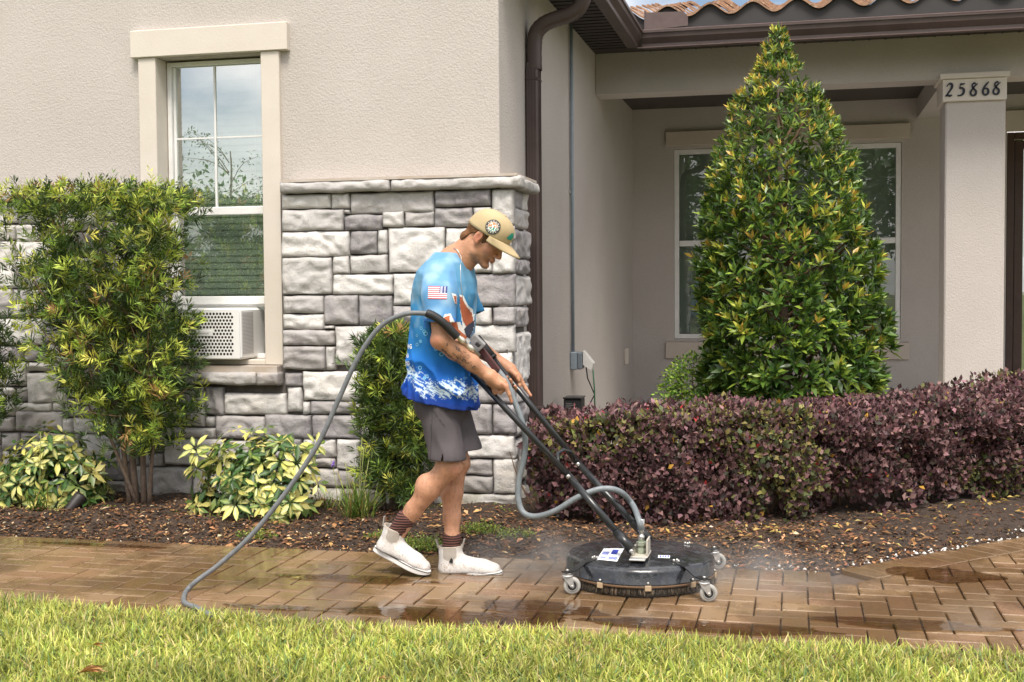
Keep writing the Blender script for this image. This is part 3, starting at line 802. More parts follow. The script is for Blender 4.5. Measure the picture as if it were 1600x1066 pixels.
sy = atX(976, 556, XR).y; q = MB(); q.box(XR + .003, XR + .04, sy - .06, sy + .05, atX(976, 569, XR).z, atX(976, 544, XR).z, .006)
q.build('wall_fitting', M['cream'], house)
# transformer box
tb = at(895, 640, 8.75)
tr_ = empty('transformer_box', (tb.x, 8.75, 0), 'black lighting transformer box standing behind the hedge by the downspout', 'transformer')
x0_, x1_ = at(880.5, 640, 8.7).x, at(908, 640, 8.7).x; zt_ = at(894, 624, 8.7).z
MB().box(x0_, x1_, 8.7, 8.86, .05, zt_, .006).build('case', M['blackmatte'], tr_)
q = MB(); q.box(x0_ - .004, x1_ + .004, 8.69, 8.865, zt_ + .001, zt_ + .014, .004); q.build('lid', M['black'], tr_)
q = MB()
for k in range(7): q.box(x0_ + .018, x0_ + .018 + (.06 if k % 2 else .045), 8.6965, 8.699, zt_ - .035 - k * .012, zt_ - .030 - k * .012)
q.build('printed_label', simple('label_grey', (.16, .16, .16), .6), tr_)

# ------------------------------------------------------------------ stone veneer
m, nt, b, out = nmat('cut_stone'); p = pos(nt)
a = N(nt, 'ShaderNodeAttribute', attribute_name='Col')
c = mixc(nt, ramp(nt, noise(nt, p, 9, 6, .65, .6), .36, .64), a.outputs['Color'], mixc(nt, .45, a.outputs['Color'], (.60, .585, .56)))
c = mixc(nt, ramp(nt, noise(nt, p, 5.5, 5, .6, 1.0), .60, .76), c, mixc(nt, .55, a.outputs['Color'], (.16, .14, .145)))
c = mixc(nt, ramp(nt, noise(nt, p, 3.1, 5, .65, .8), .50, .72), c, mixc(nt, .22, c, (.54, .45, .35)))
c = mixc(nt, ramp(nt, noise(nt, p, 130, 4, .7), .62, .72), c, (.17, .155, .15))
sep = nt.nodes.new('ShaderNodeSeparateXYZ'); nt.links.new(p, sep.inputs[0])
mr = N(nt, 'ShaderNodeMapRange'); nt.links.new(sep.outputs['Z'], mr.inputs['Value']); mr.inputs['From Min'].default_value = .32; mr.inputs['From Max'].default_value = 0.0
moss = math_(nt, 'MULTIPLY', mr.outputs[0], ramp(nt, noise(nt, p, 6, 5), .42, .6)); c = mixc(nt, math_(nt, 'MULTIPLY', moss, .6), c, (.20, .19, .10))
nt.links.new(c, b.inputs['Base Color']); b.inputs['Roughness'].default_value = .88; b.inputs['Specular IOR Level'].default_value = .25
n1 = bump(nt, b, noise(nt, p, 30, 8, .75, .5), .012, .8)
bump(nt, b, noise(nt, p, 140, 4, .6), .003, .5, n1)
M['stone'] = m
veneer = MB().box(-9, JLo - .004, 7.03, YW - .003, -.05, 1.93).box(JLo - .003, JRo + .004, 7.03, YW - .003, -.05, ZSILL - .03).box(JRo + .005, XR - .0, 7.03, YW - .003, -.05, 1.93).box(XR + .003, XR + .06, 7.0, 7.44, -.05, 1.93)\
    .build('stone_veneer', simple('mortar', (.085, .075, .07), .95, c2=(.13, .115, .105), vs=20), house)
TONES = [(.165, .15, .17), (.25, .23, .25), (.39, .37, .375), (.56, .54, .53), (.68, .66, .64), (.76, .74, .72)]
srng = np.random.default_rng(8)
def stone(u0, u1, v0, v1, axis, base, tone, seed, gap=.0035, depth=.075):
    """block with a split face; axis 'f' faces -Y at y=base, 's' faces +X at x=base"""
    u0 += gap; u1 -= gap; v0 += gap; v1 -= gap
    nu = max(5, int((u1 - u0) / .012)); nv = max(5, int((v1 - v0) / .012))
    s = np.linspace(0, 1, nu); t = np.linspace(0, 1, nv); S, T_ = np.meshgrid(s, t)
    U = u0 + (u1 - u0) * S; Vv = v0 + (v1 - v0) * T_
    P3 = np.stack([U * 6 + seed * 1.7, Vv * 7, np.full_like(U, seed * .37)], -1)
    U = U + (fbm(P3 * 1.7, 2) - .5) * .014; Vv = Vv + (fbm(P3 * 1.7 + 9, 2) - .5) * .014
    e = np.minimum(np.minimum(S, 1 - S) * (u1 - u0), np.minimum(T_, 1 - T_) * (v1 - v0))
    rnd = np.clip(e / .0045, 0, 1); rnd = np.sqrt(1 - (1 - rnd) ** 2)
    f = fbm(P3, 3); facet = np.abs(((f * 3 + T_ * .9 + S * .5) % 1) - .5) * 2
    d = rnd * .014 + (f - .5) * .022 * rnd + (facet - .5) * .014 * rnd + srng.uniform(-.006, .010)
    g = fbm(P3 * 4, 2); d = d + (g - .5) * .009 * rnd
    low = np.clip((.30 - T_) / .30, 0, 1) * (vnoise(np.stack([S * 3 + seed, S * 0, S * 0], -1)) > .45); d = d - low * .012 * rnd
    tn = tone + srng.uniform(-.4, .4); i = int(np.clip(tn, 0, 4.999)); fr_ = np.clip(tn, 0, 4.999) - i
    c0 = np.array(TONES[i]) * (1 - fr_) + np.array(TONES[i + 1]) * fr_
    blot = fbm(P3 * .8 + 31, 2)[..., None]; c0 = c0 * (1 + (blot - .5) * .5)
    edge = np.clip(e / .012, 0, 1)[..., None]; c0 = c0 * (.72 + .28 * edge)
    if axis == 'f': V = np.stack([U, base - d, Vv], -1)
    else: V = np.stack([base + d, U, Vv], -1)
    V = V.reshape(-1, 3); C = c0.reshape(-1, 3)
    ii = (np.arange(nv - 1)[:, None] * nu + np.arange(nu - 1)[None]).ravel(); F = np.stack([ii, ii + 1, ii + 1 + nu, ii + nu], 1)
    ring = np.concatenate([np.arange(nu), np.arange(1, nv) * nu + nu - 1, (nv - 1) * nu + np.arange(nu - 2, -1, -1), np.arange(nv - 2, 0, -1) * nu])
    B = V[ring].copy()
    if axis == 'f': B[:, 1] = base + depth * .7
    else: B[:, 0] = base - depth * .7
    n0 = len(V); k = len(ring); a_ = np.arange(k); b2 = (a_ + 1) % k
    F2 = np.stack([ring[a_], n0 + a_, n0 + b2, ring[b2]], 1)
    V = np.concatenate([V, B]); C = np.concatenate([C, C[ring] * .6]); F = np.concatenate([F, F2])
    if axis == 's': pass
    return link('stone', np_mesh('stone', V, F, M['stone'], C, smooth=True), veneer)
def z4(o, s, r, t=None):  # zoomed rectangle -> photograph rectangle
    return (o[0] + r[0] / s, o[1] + r[1] / s, o[0] + r[2] / s, o[1] + r[3] / s, t)
ST = []
o1, s1 = (420, 250), 3.4386
for r_ in [(64, 172, 331, 264, 4), (332, 172, 431, 262, 4.6), (433, 160, 883, 287, 3), (885, 155, 1193, 251, 1), (1195, 155, 1330, 352, 3.6),
           (64, 265, 398, 382, 3), (400, 265, 432, 292, 2.5), (400, 291, 607, 377, .8), (609, 275, 722, 362, 4.5), (724, 275, 885, 357, 2.2), (887, 252, 1092, 360, 1.4), (1094, 252, 1193, 355, 3),
           (64, 383, 430, 521, 4.4), (432, 379, 577, 507, .9), (579, 373, 633, 505, 4), (635, 362, 943, 605, 4.6), (945, 361, 1110, 484, 4.6), (1112, 357, 1235, 440, 3.4), (1237, 350, 1335, 428, 4.6),
           (66, 522, 337, 726, 3.6), (339, 514, 430, 612, 4.2), (432, 507, 633, 610, 3.4), (945, 486, 1195, 610, 4.6), (1197, 486, 1335, 610, 4.5),
           (341, 613, 664, 725, 4.6), (666, 607, 905, 782, 4.6), (907, 612, 1335, 789, 1.2),
           (72, 728, 291, 826, 2.4), (293, 727, 478, 888, 1.4), (480, 726, 660, 888, 1.2), (662, 784, 880, 890, 2), (882, 790, 1093, 888, 3),
           (72, 828, 292, 912, 4), (294, 889, 352, 912, 2.5), (1095, 791, 1197, 888, 4.4), (1199, 788, 1320, 888, 1.4), (1322, 788, 1340, 888, 2),
           (70, 914, 350, 998, 2.2), (354, 892, 640, 1110, 4.2), (642, 892, 860, 1000, 3), (862, 890, 1093, 1036, 3.6), (1095, 888, 1345, 1036, 4),
           (74, 1000, 301, 1130, 1.6), (303, 1000, 352, 1130, 3.6)]:
    ST.append(z4(o1, s1, r_, r_[4]))
o2, s2 = (400, 560), 3.478
for r_ in [(147, 76, 249, 156, 1.2), (252, 72, 600, 231, 4.4), (-150, 153, 248, 306, 3.6), (250, 234, 291, 304, 3.6), (292, 233, 523, 305, 1.4), (525, 233, 760, 306, 2.5),
           (43, 308, 295, 441, 1.6), (297, 308, 560, 438, 1.6), (562, 308, 800, 438, 3), (310, 442, 430, 545, 3.5), (432, 442, 562, 610, 4.2), (440, 612, 600, 710, 2.2),
           (600, 72, 830, 231, 3), (1180, 90, 1420, 246, 2), (1100, 248, 1281, 416, 1.6), (1283, 248, 1420, 414, 1.2), (1100, 418, 1405, 546, 4.4), (1080, 548, 1284, 638, 2.4), (1080, 640, 1284, 736, 1.4),
           (1286, 549, 1425, 738, 4.4), (1060, 740, 1425, 836, 3.2)]:
    ST.append(z4(o2, s2, r_, r_[4]))
o3, s3 = (230, 560), 4.44
for r_ in [(90, 198, 392, 474, 3.4), (394, 198, 526, 396, 1.6), (528, 198, 1073, 394, 3.8), (80, 478, 468, 558, 3.2), (390, 398, 464, 476, 3.8), (466, 398, 810, 562, 1.8),
           (110, 562, 315, 742, 2.9), (20, 756, 300, 955, 2.4), (316, 560, 520, 640, 3.4), (-60, 420, 78, 540, 1.2), (-60, 542, 104, 652, 1), (-60, 654, 108, 754, 2), (302, 642, 560, 960, 3)]:
    ST.append(z4(o3, s3, r_, r_[4]))
ST = [q for q in ST if not (q[2] > 441 and abs(q[1] - 604.6) < 3 and q[0] < 360)]
o4, s4 = (0, 260), 2.961
for r_ in [(-40, 165, 80, 265, 4), (-40, 270, 66, 345, 3), (-60, 347, 66, 565, 4.4), (-40, 568, 56, 697, 1.5), (58, 568, 131, 632, 2), (58, 634, 152, 700, 1.4), (-60, 704, 200, 829, 4.4), (-40, 832, 106, 905, 1), (108, 832, 220, 905, 1.3),
           (-60, 907, 118, 1017, 3), (120, 957, 310, 1100, 3.6), (68, 347, 240, 470, 4), (133, 568, 300, 700, 3.5)]:
    ST.append(z4(o4, s4, r_, r_[4]))
o5, s5 = (0, 600), 2.667
for r_ in [(-30, 48, 62, 135, 3.4), (-30, 137, 58, 200, 1.4), (60, 113, 262, 200, 1.8), (276, 0, 420, 60, 3), (265, 62, 420, 140, 1.5), (300, 142, 420, 210, 3)]:
    ST.append(z4(o5, s5, r_, r_[4]))
plane_rects = []
for (a, b_, c_, d_, t_) in ST:
    ym_ = (b_ + d_) / 2; xm_ = (a + c_) / 2
    plane_rects.append([at(a, ym_, YS).x, at(c_, ym_, YS).x, at(xm_, d_, YS).z, at(xm_, b_, YS).z, t_])
XE = XR + .105
for r_ in plane_rects: r_[1] = min(r_[1], XE); r_[2] = max(r_[2], -.05)
plane_rects = [r_ for r_ in plane_rects if r_[1] - r_[0] > .03]
ZCT, ZCB = at(600, 279, 6.92).z, at(600, 298, 6.92).z
# fill what the traced stones leave
RES = .02; gx0, gx1 = -6.2, XE; GW = int((gx1 - gx0) / RES); GH = int((ZCB + .05) / RES)
occ = np.zeros((GH, GW), bool)
def mark(x0, x1, z0, z1):
    occ[max(0, int(round((z0 + .05) / RES))):int(round((z1 + .05) / RES)), max(0, int(round((x0 - gx0) / RES))):max(0, int(round((x1 - gx0) / RES)))] = True
for r_ in plane_rects: mark(*r_[:4])
mark(JLo - .0, JRo + .0, ZLEDGE_B, 3)
seedc = 0
for j in range(GH):
    for i in range(GW):
        if occ[j, i]: continue
        wmax = int(srng.integers(11, 24)); hmax = int(srng.integers(6, 11)); w_ = 0
        while i + w_ < GW and not occ[j, i + w_] and w_ < wmax: w_ += 1
        h_ = 1
        while j + h_ < GH and h_ < hmax and not occ[j + h_, i:i + w_].any(): h_ += 1
        if GH - (j + h_) < 3:
            while j + h_ < GH and not occ[j + h_, i:i + w_].any(): h_ += 1
        occ[j:j + h_, i:i + w_] = True
        if w_ < 3 or h_ < 3: continue
        plane_rects.append([gx0 + i * RES, gx0 + (i + w_) * RES, -.05 + j * RES, -.05 + (j + h_) * RES, srng.choice([1.2, 2, 3, 3.6, 4.3])])
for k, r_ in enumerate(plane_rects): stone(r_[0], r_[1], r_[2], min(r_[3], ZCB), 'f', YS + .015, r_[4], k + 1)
# side of the pillar
o6, s6 = (720, 270), 3.679
YE = atX(833, 500, XE).y
for (a, y0_, c_, y1_, t_) in [(305, 95, 380, 205, 1), (382, 110, 412, 225, 3.8), (318, 205, 412, 325, 3), (315, 328, 412, 495, 1.8), (307, 496, 410, 583, 1.4), (325, 588, 422, 765, 3.4), (315, 768, 405, 893, 1.6)]:
    ya, yb = atX(720 + a / s6, 400, XE).y, atX(720 + c_ / s6, 400, XE).y; ymid = (ya + yb) / 2; pz = (720 + (a + c_) / 2 / s6)
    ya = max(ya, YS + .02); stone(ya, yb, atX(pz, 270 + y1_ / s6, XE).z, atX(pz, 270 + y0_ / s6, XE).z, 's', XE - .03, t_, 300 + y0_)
for (a, y0_, c_, y1_, t_) in [(345, -80, 432, 215, 3.6), (350, 222, 420, 340, 3), (310, 345, 425, 475, 1.5), (300, 478, 425, 545, 3), (320, 548, 430, 810, 2.6), (375, 812, 428, 950, 3.4), (330, 690, 372, 900, 3)]:
    ya, yb = atX(720 + a / 3.807, 640, XE).y, atX(720 + c_ / 3.807, 640, XE).y; pz = (720 + (a + c_) / 2 / 3.807)
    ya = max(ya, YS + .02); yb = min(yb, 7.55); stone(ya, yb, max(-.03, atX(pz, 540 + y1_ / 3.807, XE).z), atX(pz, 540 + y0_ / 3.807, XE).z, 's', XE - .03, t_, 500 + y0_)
# ledges
def ledge(x0, x1, z0, z1, y0, tone, seed):
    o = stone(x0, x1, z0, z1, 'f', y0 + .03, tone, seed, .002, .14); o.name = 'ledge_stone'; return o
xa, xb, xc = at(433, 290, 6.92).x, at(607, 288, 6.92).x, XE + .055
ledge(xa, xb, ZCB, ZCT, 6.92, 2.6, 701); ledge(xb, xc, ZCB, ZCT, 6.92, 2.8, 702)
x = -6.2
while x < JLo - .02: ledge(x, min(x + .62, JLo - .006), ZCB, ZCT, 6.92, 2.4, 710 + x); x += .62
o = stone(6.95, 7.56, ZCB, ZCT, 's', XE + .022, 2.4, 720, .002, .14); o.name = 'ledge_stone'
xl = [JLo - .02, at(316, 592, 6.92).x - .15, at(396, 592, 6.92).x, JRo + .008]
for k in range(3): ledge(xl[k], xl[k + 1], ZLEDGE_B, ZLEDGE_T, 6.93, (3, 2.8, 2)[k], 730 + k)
pm = simple('pale_mortar', (.52, .47, .42), .9, c2=(.44, .36, .29), vs=9)
MB().box(xa + .02, xc - .02, 6.94, YW - .004, ZCT - .004, ZCT + .012).box(XR + .004, xc - .025, YW - .0035, 7.50, ZCT - .004, ZCT + .012).build('mortar_cap', pm, house)
MB().box(JLo + .005, JRo - .005, 6.96, 7.044, ZLEDGE_T - .01, ZSILL - .023).build('mortar_bed', pm, house)

# ================================================================== WINDOW AIR CONDITIONER
ax1 = at(403, 520, 7.19).x; ax0 = ax1 - .50; az1, az0 = at(330, 482, 6.94).z, at(330, 562, 6.94).z
acu = empty('air_conditioner', (ax0 + .25, 6.94, az0), 'white window air conditioner with round-holed grille sitting under the raised left window sash', 'air conditioner')
M['ac'] = simple('ac_white', (.80, .80, .79), .38)
MB().box(ax0, ax1, 6.94, 7.34, az0, az1, .014).build('case', M['ac'], acu)
MB().box(ax0 + .004, ax1 - .004, 6.931, 6.9395, az0 + .004, az1 - .004, .004).build('front_panel', M['ac'], acu)
hz = []
q = MB(); row = 0; z = az1 - .034; hm = simple('hole_shade', (.02, .014, .008), .8)
npx0, npx1 = at(306, 520, 6.93).x, at(331, 520, 6.93).x; npz0, npz1 = at(318, 525.5, 6.93).z, at(318, 517, 6.93).z
while z > az0 + .025:
    x = ax0 + .035 + (row % 2) * .0112
    while x < ax1 - .042:
        if not (npx0 - .006 < x < npx1 + .006 and npz0 - .006 < z < npz1 + .006): q.add([(x + .0082 * math.cos(k * math.pi / 5), 6.9302, z + .0082 * math.sin(k * math.pi / 5)) for k in range(10)], [tuple(range(10))])
        x += .0224
    z -= .0208; row += 1
tag(q.build('grille_hole_disc', hm, acu), kind='stuff')  # flat dark discs paint the shade inside the grille holes
npo = MB().box(npx0, npx1, 6.9265, 6.9305, npz0, npz1, .0015).build('name_plate', M['ac'], acu)
tc_ = bpy.data.curves.new('name', 'FONT'); tc_.body = 'Windmill'; tc_.size = .0185; tc_.align_x = 'CENTER'; tc_.align_y = 'CENTER'
to = bpy.data.objects.new('tmp', tc_); tme_ = bpy.data.meshes.new_from_object(to); bpy.data.objects.remove(to)
tme_.transform(Matrix.Translation(((npx0 + npx1) / 2, 6.9258, (npz0 + npz1) / 2)) @ Matrix.Rotation(R(90), 4, 'X')); link('lettering', tme_, npo, simple('lettering_grey', (.22, .21, .23), .6))
q = MB(); z = az1 - .03
while z > az0 + .03: q.box(ax1 + .0005, ax1 + .0025, 6.965, 7.12, z, z + .0028); z -= .0085
tag(q.build('side_louvre', simple('louvre_grey', (.42, .40, .39), .7), acu), kind='stuff')
MB().box(sx0 + .002, ax0 - .002, YG + .004, YG + .02, zb + .03, ZLR - .03, .002).build('side_panel', M['white_vinyl'], acu)
MB().box(sx0, sx1, YG + .0305, YG + .05, az1 + .002, ZLR - .02, .002).build('top_rail', M['white_vinyl'], acu)
# ================================================================== PLANTS
def in_poly(px, py, poly):
    c = np.zeros(len(px), bool); n = len(poly); j = n - 1
    for i in range(n):
        xi, yi = poly[i]; xj, yj = poly[j]
        k = ((yi > py) != (yj > py)) & (px < (xj - xi) * (py - yi) / (yj - yi + 1e-12) + xi); c ^= k; j = i
    return c
def world_poly(pts, Y): return [(at(x, y, Y).x, at(x, y, Y).z) for x, y in pts]
def leaf_mesh(kind, cols):
    """unit leaf along +X, one mesh per colour variant"""
    out_ = []
    for (cb, cm, cedge, ct) in cols:
        if kind == 'oval':
            V = [(0, 0, 0), (.22, .30, .03), (.55, .5, .04), (.84, .26, .0), (1, 0, -.08), (.84, -.26, .0), (.55, -.5, .04), (.22, -.30, .03), (.3, 0, -.02), (.62, 0, -.03)]
            F = [(0, 8, 1), (1, 8, 9, 2), (2, 9, 3), (3, 9, 4), (4, 9, 5), (5, 9, 6), (6, 9, 8, 7), (7, 8, 0)]
            C = [cb, cedge, cedge, cedge, ct, cedge, cedge, cedge, cm, cm]
        me = bpy.data.meshes.new('leaf'); me.from_pydata(V, [], F); me.update()
        a = me.color_attributes.new('Col', 'FLOAT_COLOR', 'POINT')
        for i, c_ in enumerate(C): a.data[i].color = (*c_, 1)
        me.polygons.foreach_set('use_smooth', [True] * len(F)); out_.append(me)
    return out_
def leaf_objects(parent, P, D, L, W, nrm, meshes, var, mat):
    D = unit(D); S = unit(np.cross(nrm, D)); U = np.cross(D, S)
    for me in meshes:
        if not me.materials: me.materials.append(mat)
    base = parent.matrix_world.translation if False else parent.location
    for i in range(len(P)):
        m_ = Matrix(((D[i, 0] * L[i], S[i, 0] * W[i], U[i, 0] * L[i], P[i, 0] - base[0]), (D[i, 1] * L[i], S[i, 1] * W[i], U[i, 1] * L[i], P[i, 1] - base[1]),
                     (D[i, 2] * L[i], S[i, 2] * W[i], U[i, 2] * L[i], P[i, 2] - base[2]), (0, 0, 0, 1)))
        o = bpy.data.objects.new('leaf', meshes[var[i]]); COL.objects.link(o); o.parent = parent; o.matrix_local = m_
def curve_pts(a, b_, sag=0.1, n=7, r=None, side=0.0):
    a = Vector(a); b_ = Vector(b_); out_ = []
    off = Vector((random.uniform(-1, 1), random.uniform(-1, 1), 0)) * side
    for k in range(n):
        t = k / (n - 1); q = a.lerp(b_, t); out_.append(q + off * math.sin(math.pi * t) + Vector((0, 0, sag * math.sin(math.pi * t))))
    return out_
def foliage(name, V, F, C, mat, parent):
    o = link(name, np_mesh(name, V, F, mat, C), parent); o['kind'] = 'stuff'; return o

def podocarpus(root, poly, Yc, half, nsprig, r, needle=(.055, .085), w=.0075, thr=.40, bright=.32, seed=2, topz=None, dens_bottom=True):
    xs_ = [q[0] for q in poly]; zs_ = [q[1] for q in poly]
    n = nsprig * 6; X = r.uniform(min(xs_), max(xs_), n); Z = r.uniform(min(zs_), max(zs_), n)
    Yv = Yc + half * np.clip(r.normal(0, .55, n), -1, 1.0)
    k = in_poly(X, Z, poly); P = np.stack([X, Yv, Z], 1)
    k &= fbm(P * 6.5 + seed, 2) > thr
    P = P[k][:nsprig]; n = len(P)
    cxx = np.mean(xs_); zc = min(zs_) + .35 * (max(zs_) - min(zs_))
    out_d = unit(np.stack([(P[:, 0] - cxx) * .8, (P[:, 1] - Yc) * 1.2, np.abs(P[:, 2] - zc) * .4 + .35], 1) + r.normal(0, .40, (n, 3)))
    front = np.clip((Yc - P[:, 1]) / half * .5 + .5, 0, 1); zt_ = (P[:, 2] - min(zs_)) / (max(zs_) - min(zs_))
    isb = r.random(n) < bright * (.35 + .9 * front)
    m_ = 15; sl = r.uniform(.04, .085, n) * np.where(zt_ > .93, .6, 1) + np.where(r.random(n) < .02, .08, 0)
    t = np.linspace(0, 1, m_)[None, :, None]
    B = P[:, None, :] + out_d[:, None, :] * sl[:, None, None] * t
    rad = unit(r.normal(0, 1, (n, m_, 3))); rad = unit(rad - (rad * out_d[:, None]).sum(-1, keepdims=True) * out_d[:, None])
    lean = .35 + .9 * t
    D = unit(rad + out_d[:, None] * lean + np.array([0, 0, .15]))
    L = r.uniform(*needle, (n, m_)) * (1 - .35 * t[..., 0])
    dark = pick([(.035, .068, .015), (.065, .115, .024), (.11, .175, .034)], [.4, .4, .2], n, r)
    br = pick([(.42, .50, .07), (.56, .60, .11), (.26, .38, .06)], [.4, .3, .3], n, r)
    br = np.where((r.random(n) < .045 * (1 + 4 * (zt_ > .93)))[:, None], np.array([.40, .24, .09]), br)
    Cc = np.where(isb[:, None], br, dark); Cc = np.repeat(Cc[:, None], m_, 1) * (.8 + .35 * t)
    return leaves(B.reshape(-1, 3), D.reshape(-1, 3), L.ravel(), w * r.uniform(.8, 1.2, n * m_), Cc.reshape(-1, 3), four=False, droop=.06, nrm=r.normal(0, 1, (n * m_, 3)))

# --- clipped podocarpus left of the window
r = np.random.default_rng(21); YPD = 6.60
base = gnd(222, 778); base.y = 6.62; base.x = at(220, 760, 6.62).x; base.z = .03
pod = empty('podocarpus_shrub', base, 'tall flat-topped shrub with narrow light green leaves partly covering the window', 'shrub')
poly = world_poly([(30, 308), (100, 300), (200, 300), (278, 306), (280, 340), (276, 400), (278, 470), (288, 550), (288, 610), (276, 660), (240, 715), (185, 705), (140, 650), (92, 585), (68, 540), (52, 470), (38, 420), (34, 350)], YPD)
top_ = podocarpus(pod, world_poly([(14, 300), (100, 291), (200, 291), (292, 297), (290, 336), (150, 330), (16, 345)], YPD), YPD, .27, 380, np.random.default_rng(27), needle=(.04, .065), w=.0075, thr=.30, seed=5, bright=.6)
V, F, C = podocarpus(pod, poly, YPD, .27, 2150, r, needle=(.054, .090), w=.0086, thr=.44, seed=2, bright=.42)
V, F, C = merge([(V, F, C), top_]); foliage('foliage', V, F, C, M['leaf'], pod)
# bright low clumps at its foot
tr_q = [((205, 790), (168, 500), .020), ((214, 792), (205, 430), .024), ((226, 792), (238, 480), .021), ((233, 790), (262, 560), .016), ((219, 790), (130, 540), .014)]
for (a, b_, rr) in tr_q:
    pa_ = at(a[0], a[1], 6.62); pa_.z = 0.0; pb_ = at(b_[0], b_[1], 6.62 + random.uniform(-.1, .1)); pts = curve_pts(pa_, pb_, 0, 8, side=.05)
    MB().tube(pts, [rr * (1 - .75 * k / 7) for k in range(8)], 8).build('trunk', M['bark'], pod)
q = MB()
for k in range(46):
    s_ = random.choice(tr_q); t_ = random.uniform(.35, 1); p0 = at(s_[0][0], s_[0][1], 6.62).lerp(at(s_[1][0], s_[1][1], 6.62), t_)
    while True:
        e = (random.uniform(20, 298), random.uniform(290, 640))
        if not (e[0] < 70 and e[1] > 560): break
    p1 = at(e[0], e[1], 6.62 + random.uniform(-.22, .22))
    if p1.z < p0.z: p1.z = p0.z + .1 + .4 * random.random()
    if p1.z > at(100, 292, 6.62).z: p1.z = at(100, 292, 6.62).z
    pts = curve_pts(p0, p1, -.04, 6, side=.05); q.tube(pts, [.007 - .001 * k for k in range(6)], 5, cap=False)
tag(q.build('branch', M['twig'], pod), kind='stuff')
# --- second podocarpus, a column behind the man
poly = world_poly([(575, 530), (590, 518), (640, 514), (690, 520), (690, 560), (680, 640), (668, 720), (652, 780), (606, 782), (582, 750), (576, 680), (572, 600)], 6.72)
base = at(612, 790, 6.72); base.z = .02
pod2 = empty('podocarpus_shrub', base, 'dark green columnar shrub with narrow leaves standing behind the man against the stone', 'shrub')
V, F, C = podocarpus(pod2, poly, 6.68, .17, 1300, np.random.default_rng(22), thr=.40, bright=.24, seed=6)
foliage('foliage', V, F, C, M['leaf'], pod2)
for dx, tx in ((-.04, -.12), (.02, .0), (.05, .14), (0, .08)):
    pa_ = Vector((base.x + dx, 6.72, 0)); pb_ = Vector((base.x + tx, 6.72, 1.05)); MB().tube(curve_pts(pa_, pb_, 0, 7, side=.03), [.014, .012, .010, .008, .007, .005, .003], 7).build('trunk', M['bark'], pod2)
# --- a third one, only its edge in the picture at the far left
poly = world_poly([(-60, 500), (-20, 488), (6, 500), (14, 560), (22, 620), (16, 650), (-10, 680), (-60, 690)], 6.6)
base = at(-40, 790, 6.6); base.z = .02
pod3 = empty('podocarpus_shrub', base, 'edge of a dark narrow-leaved shrub cut off by the left side of the picture', 'shrub')
V, F, C = podocarpus(pod3, poly, 6.6, .16, 330, np.random.default_rng(23), thr=.35, bright=.18, seed=9); foliage('foliage', V, F, C, M['leaf'], pod3)
MB().tube(curve_pts((base.x, 6.6, 0), (base.x + .05, 6.6, .9), 0, 6, side=.03), [.014, .012, .010, .008, .006, .004], 7).build('trunk', M['bark'], pod3)

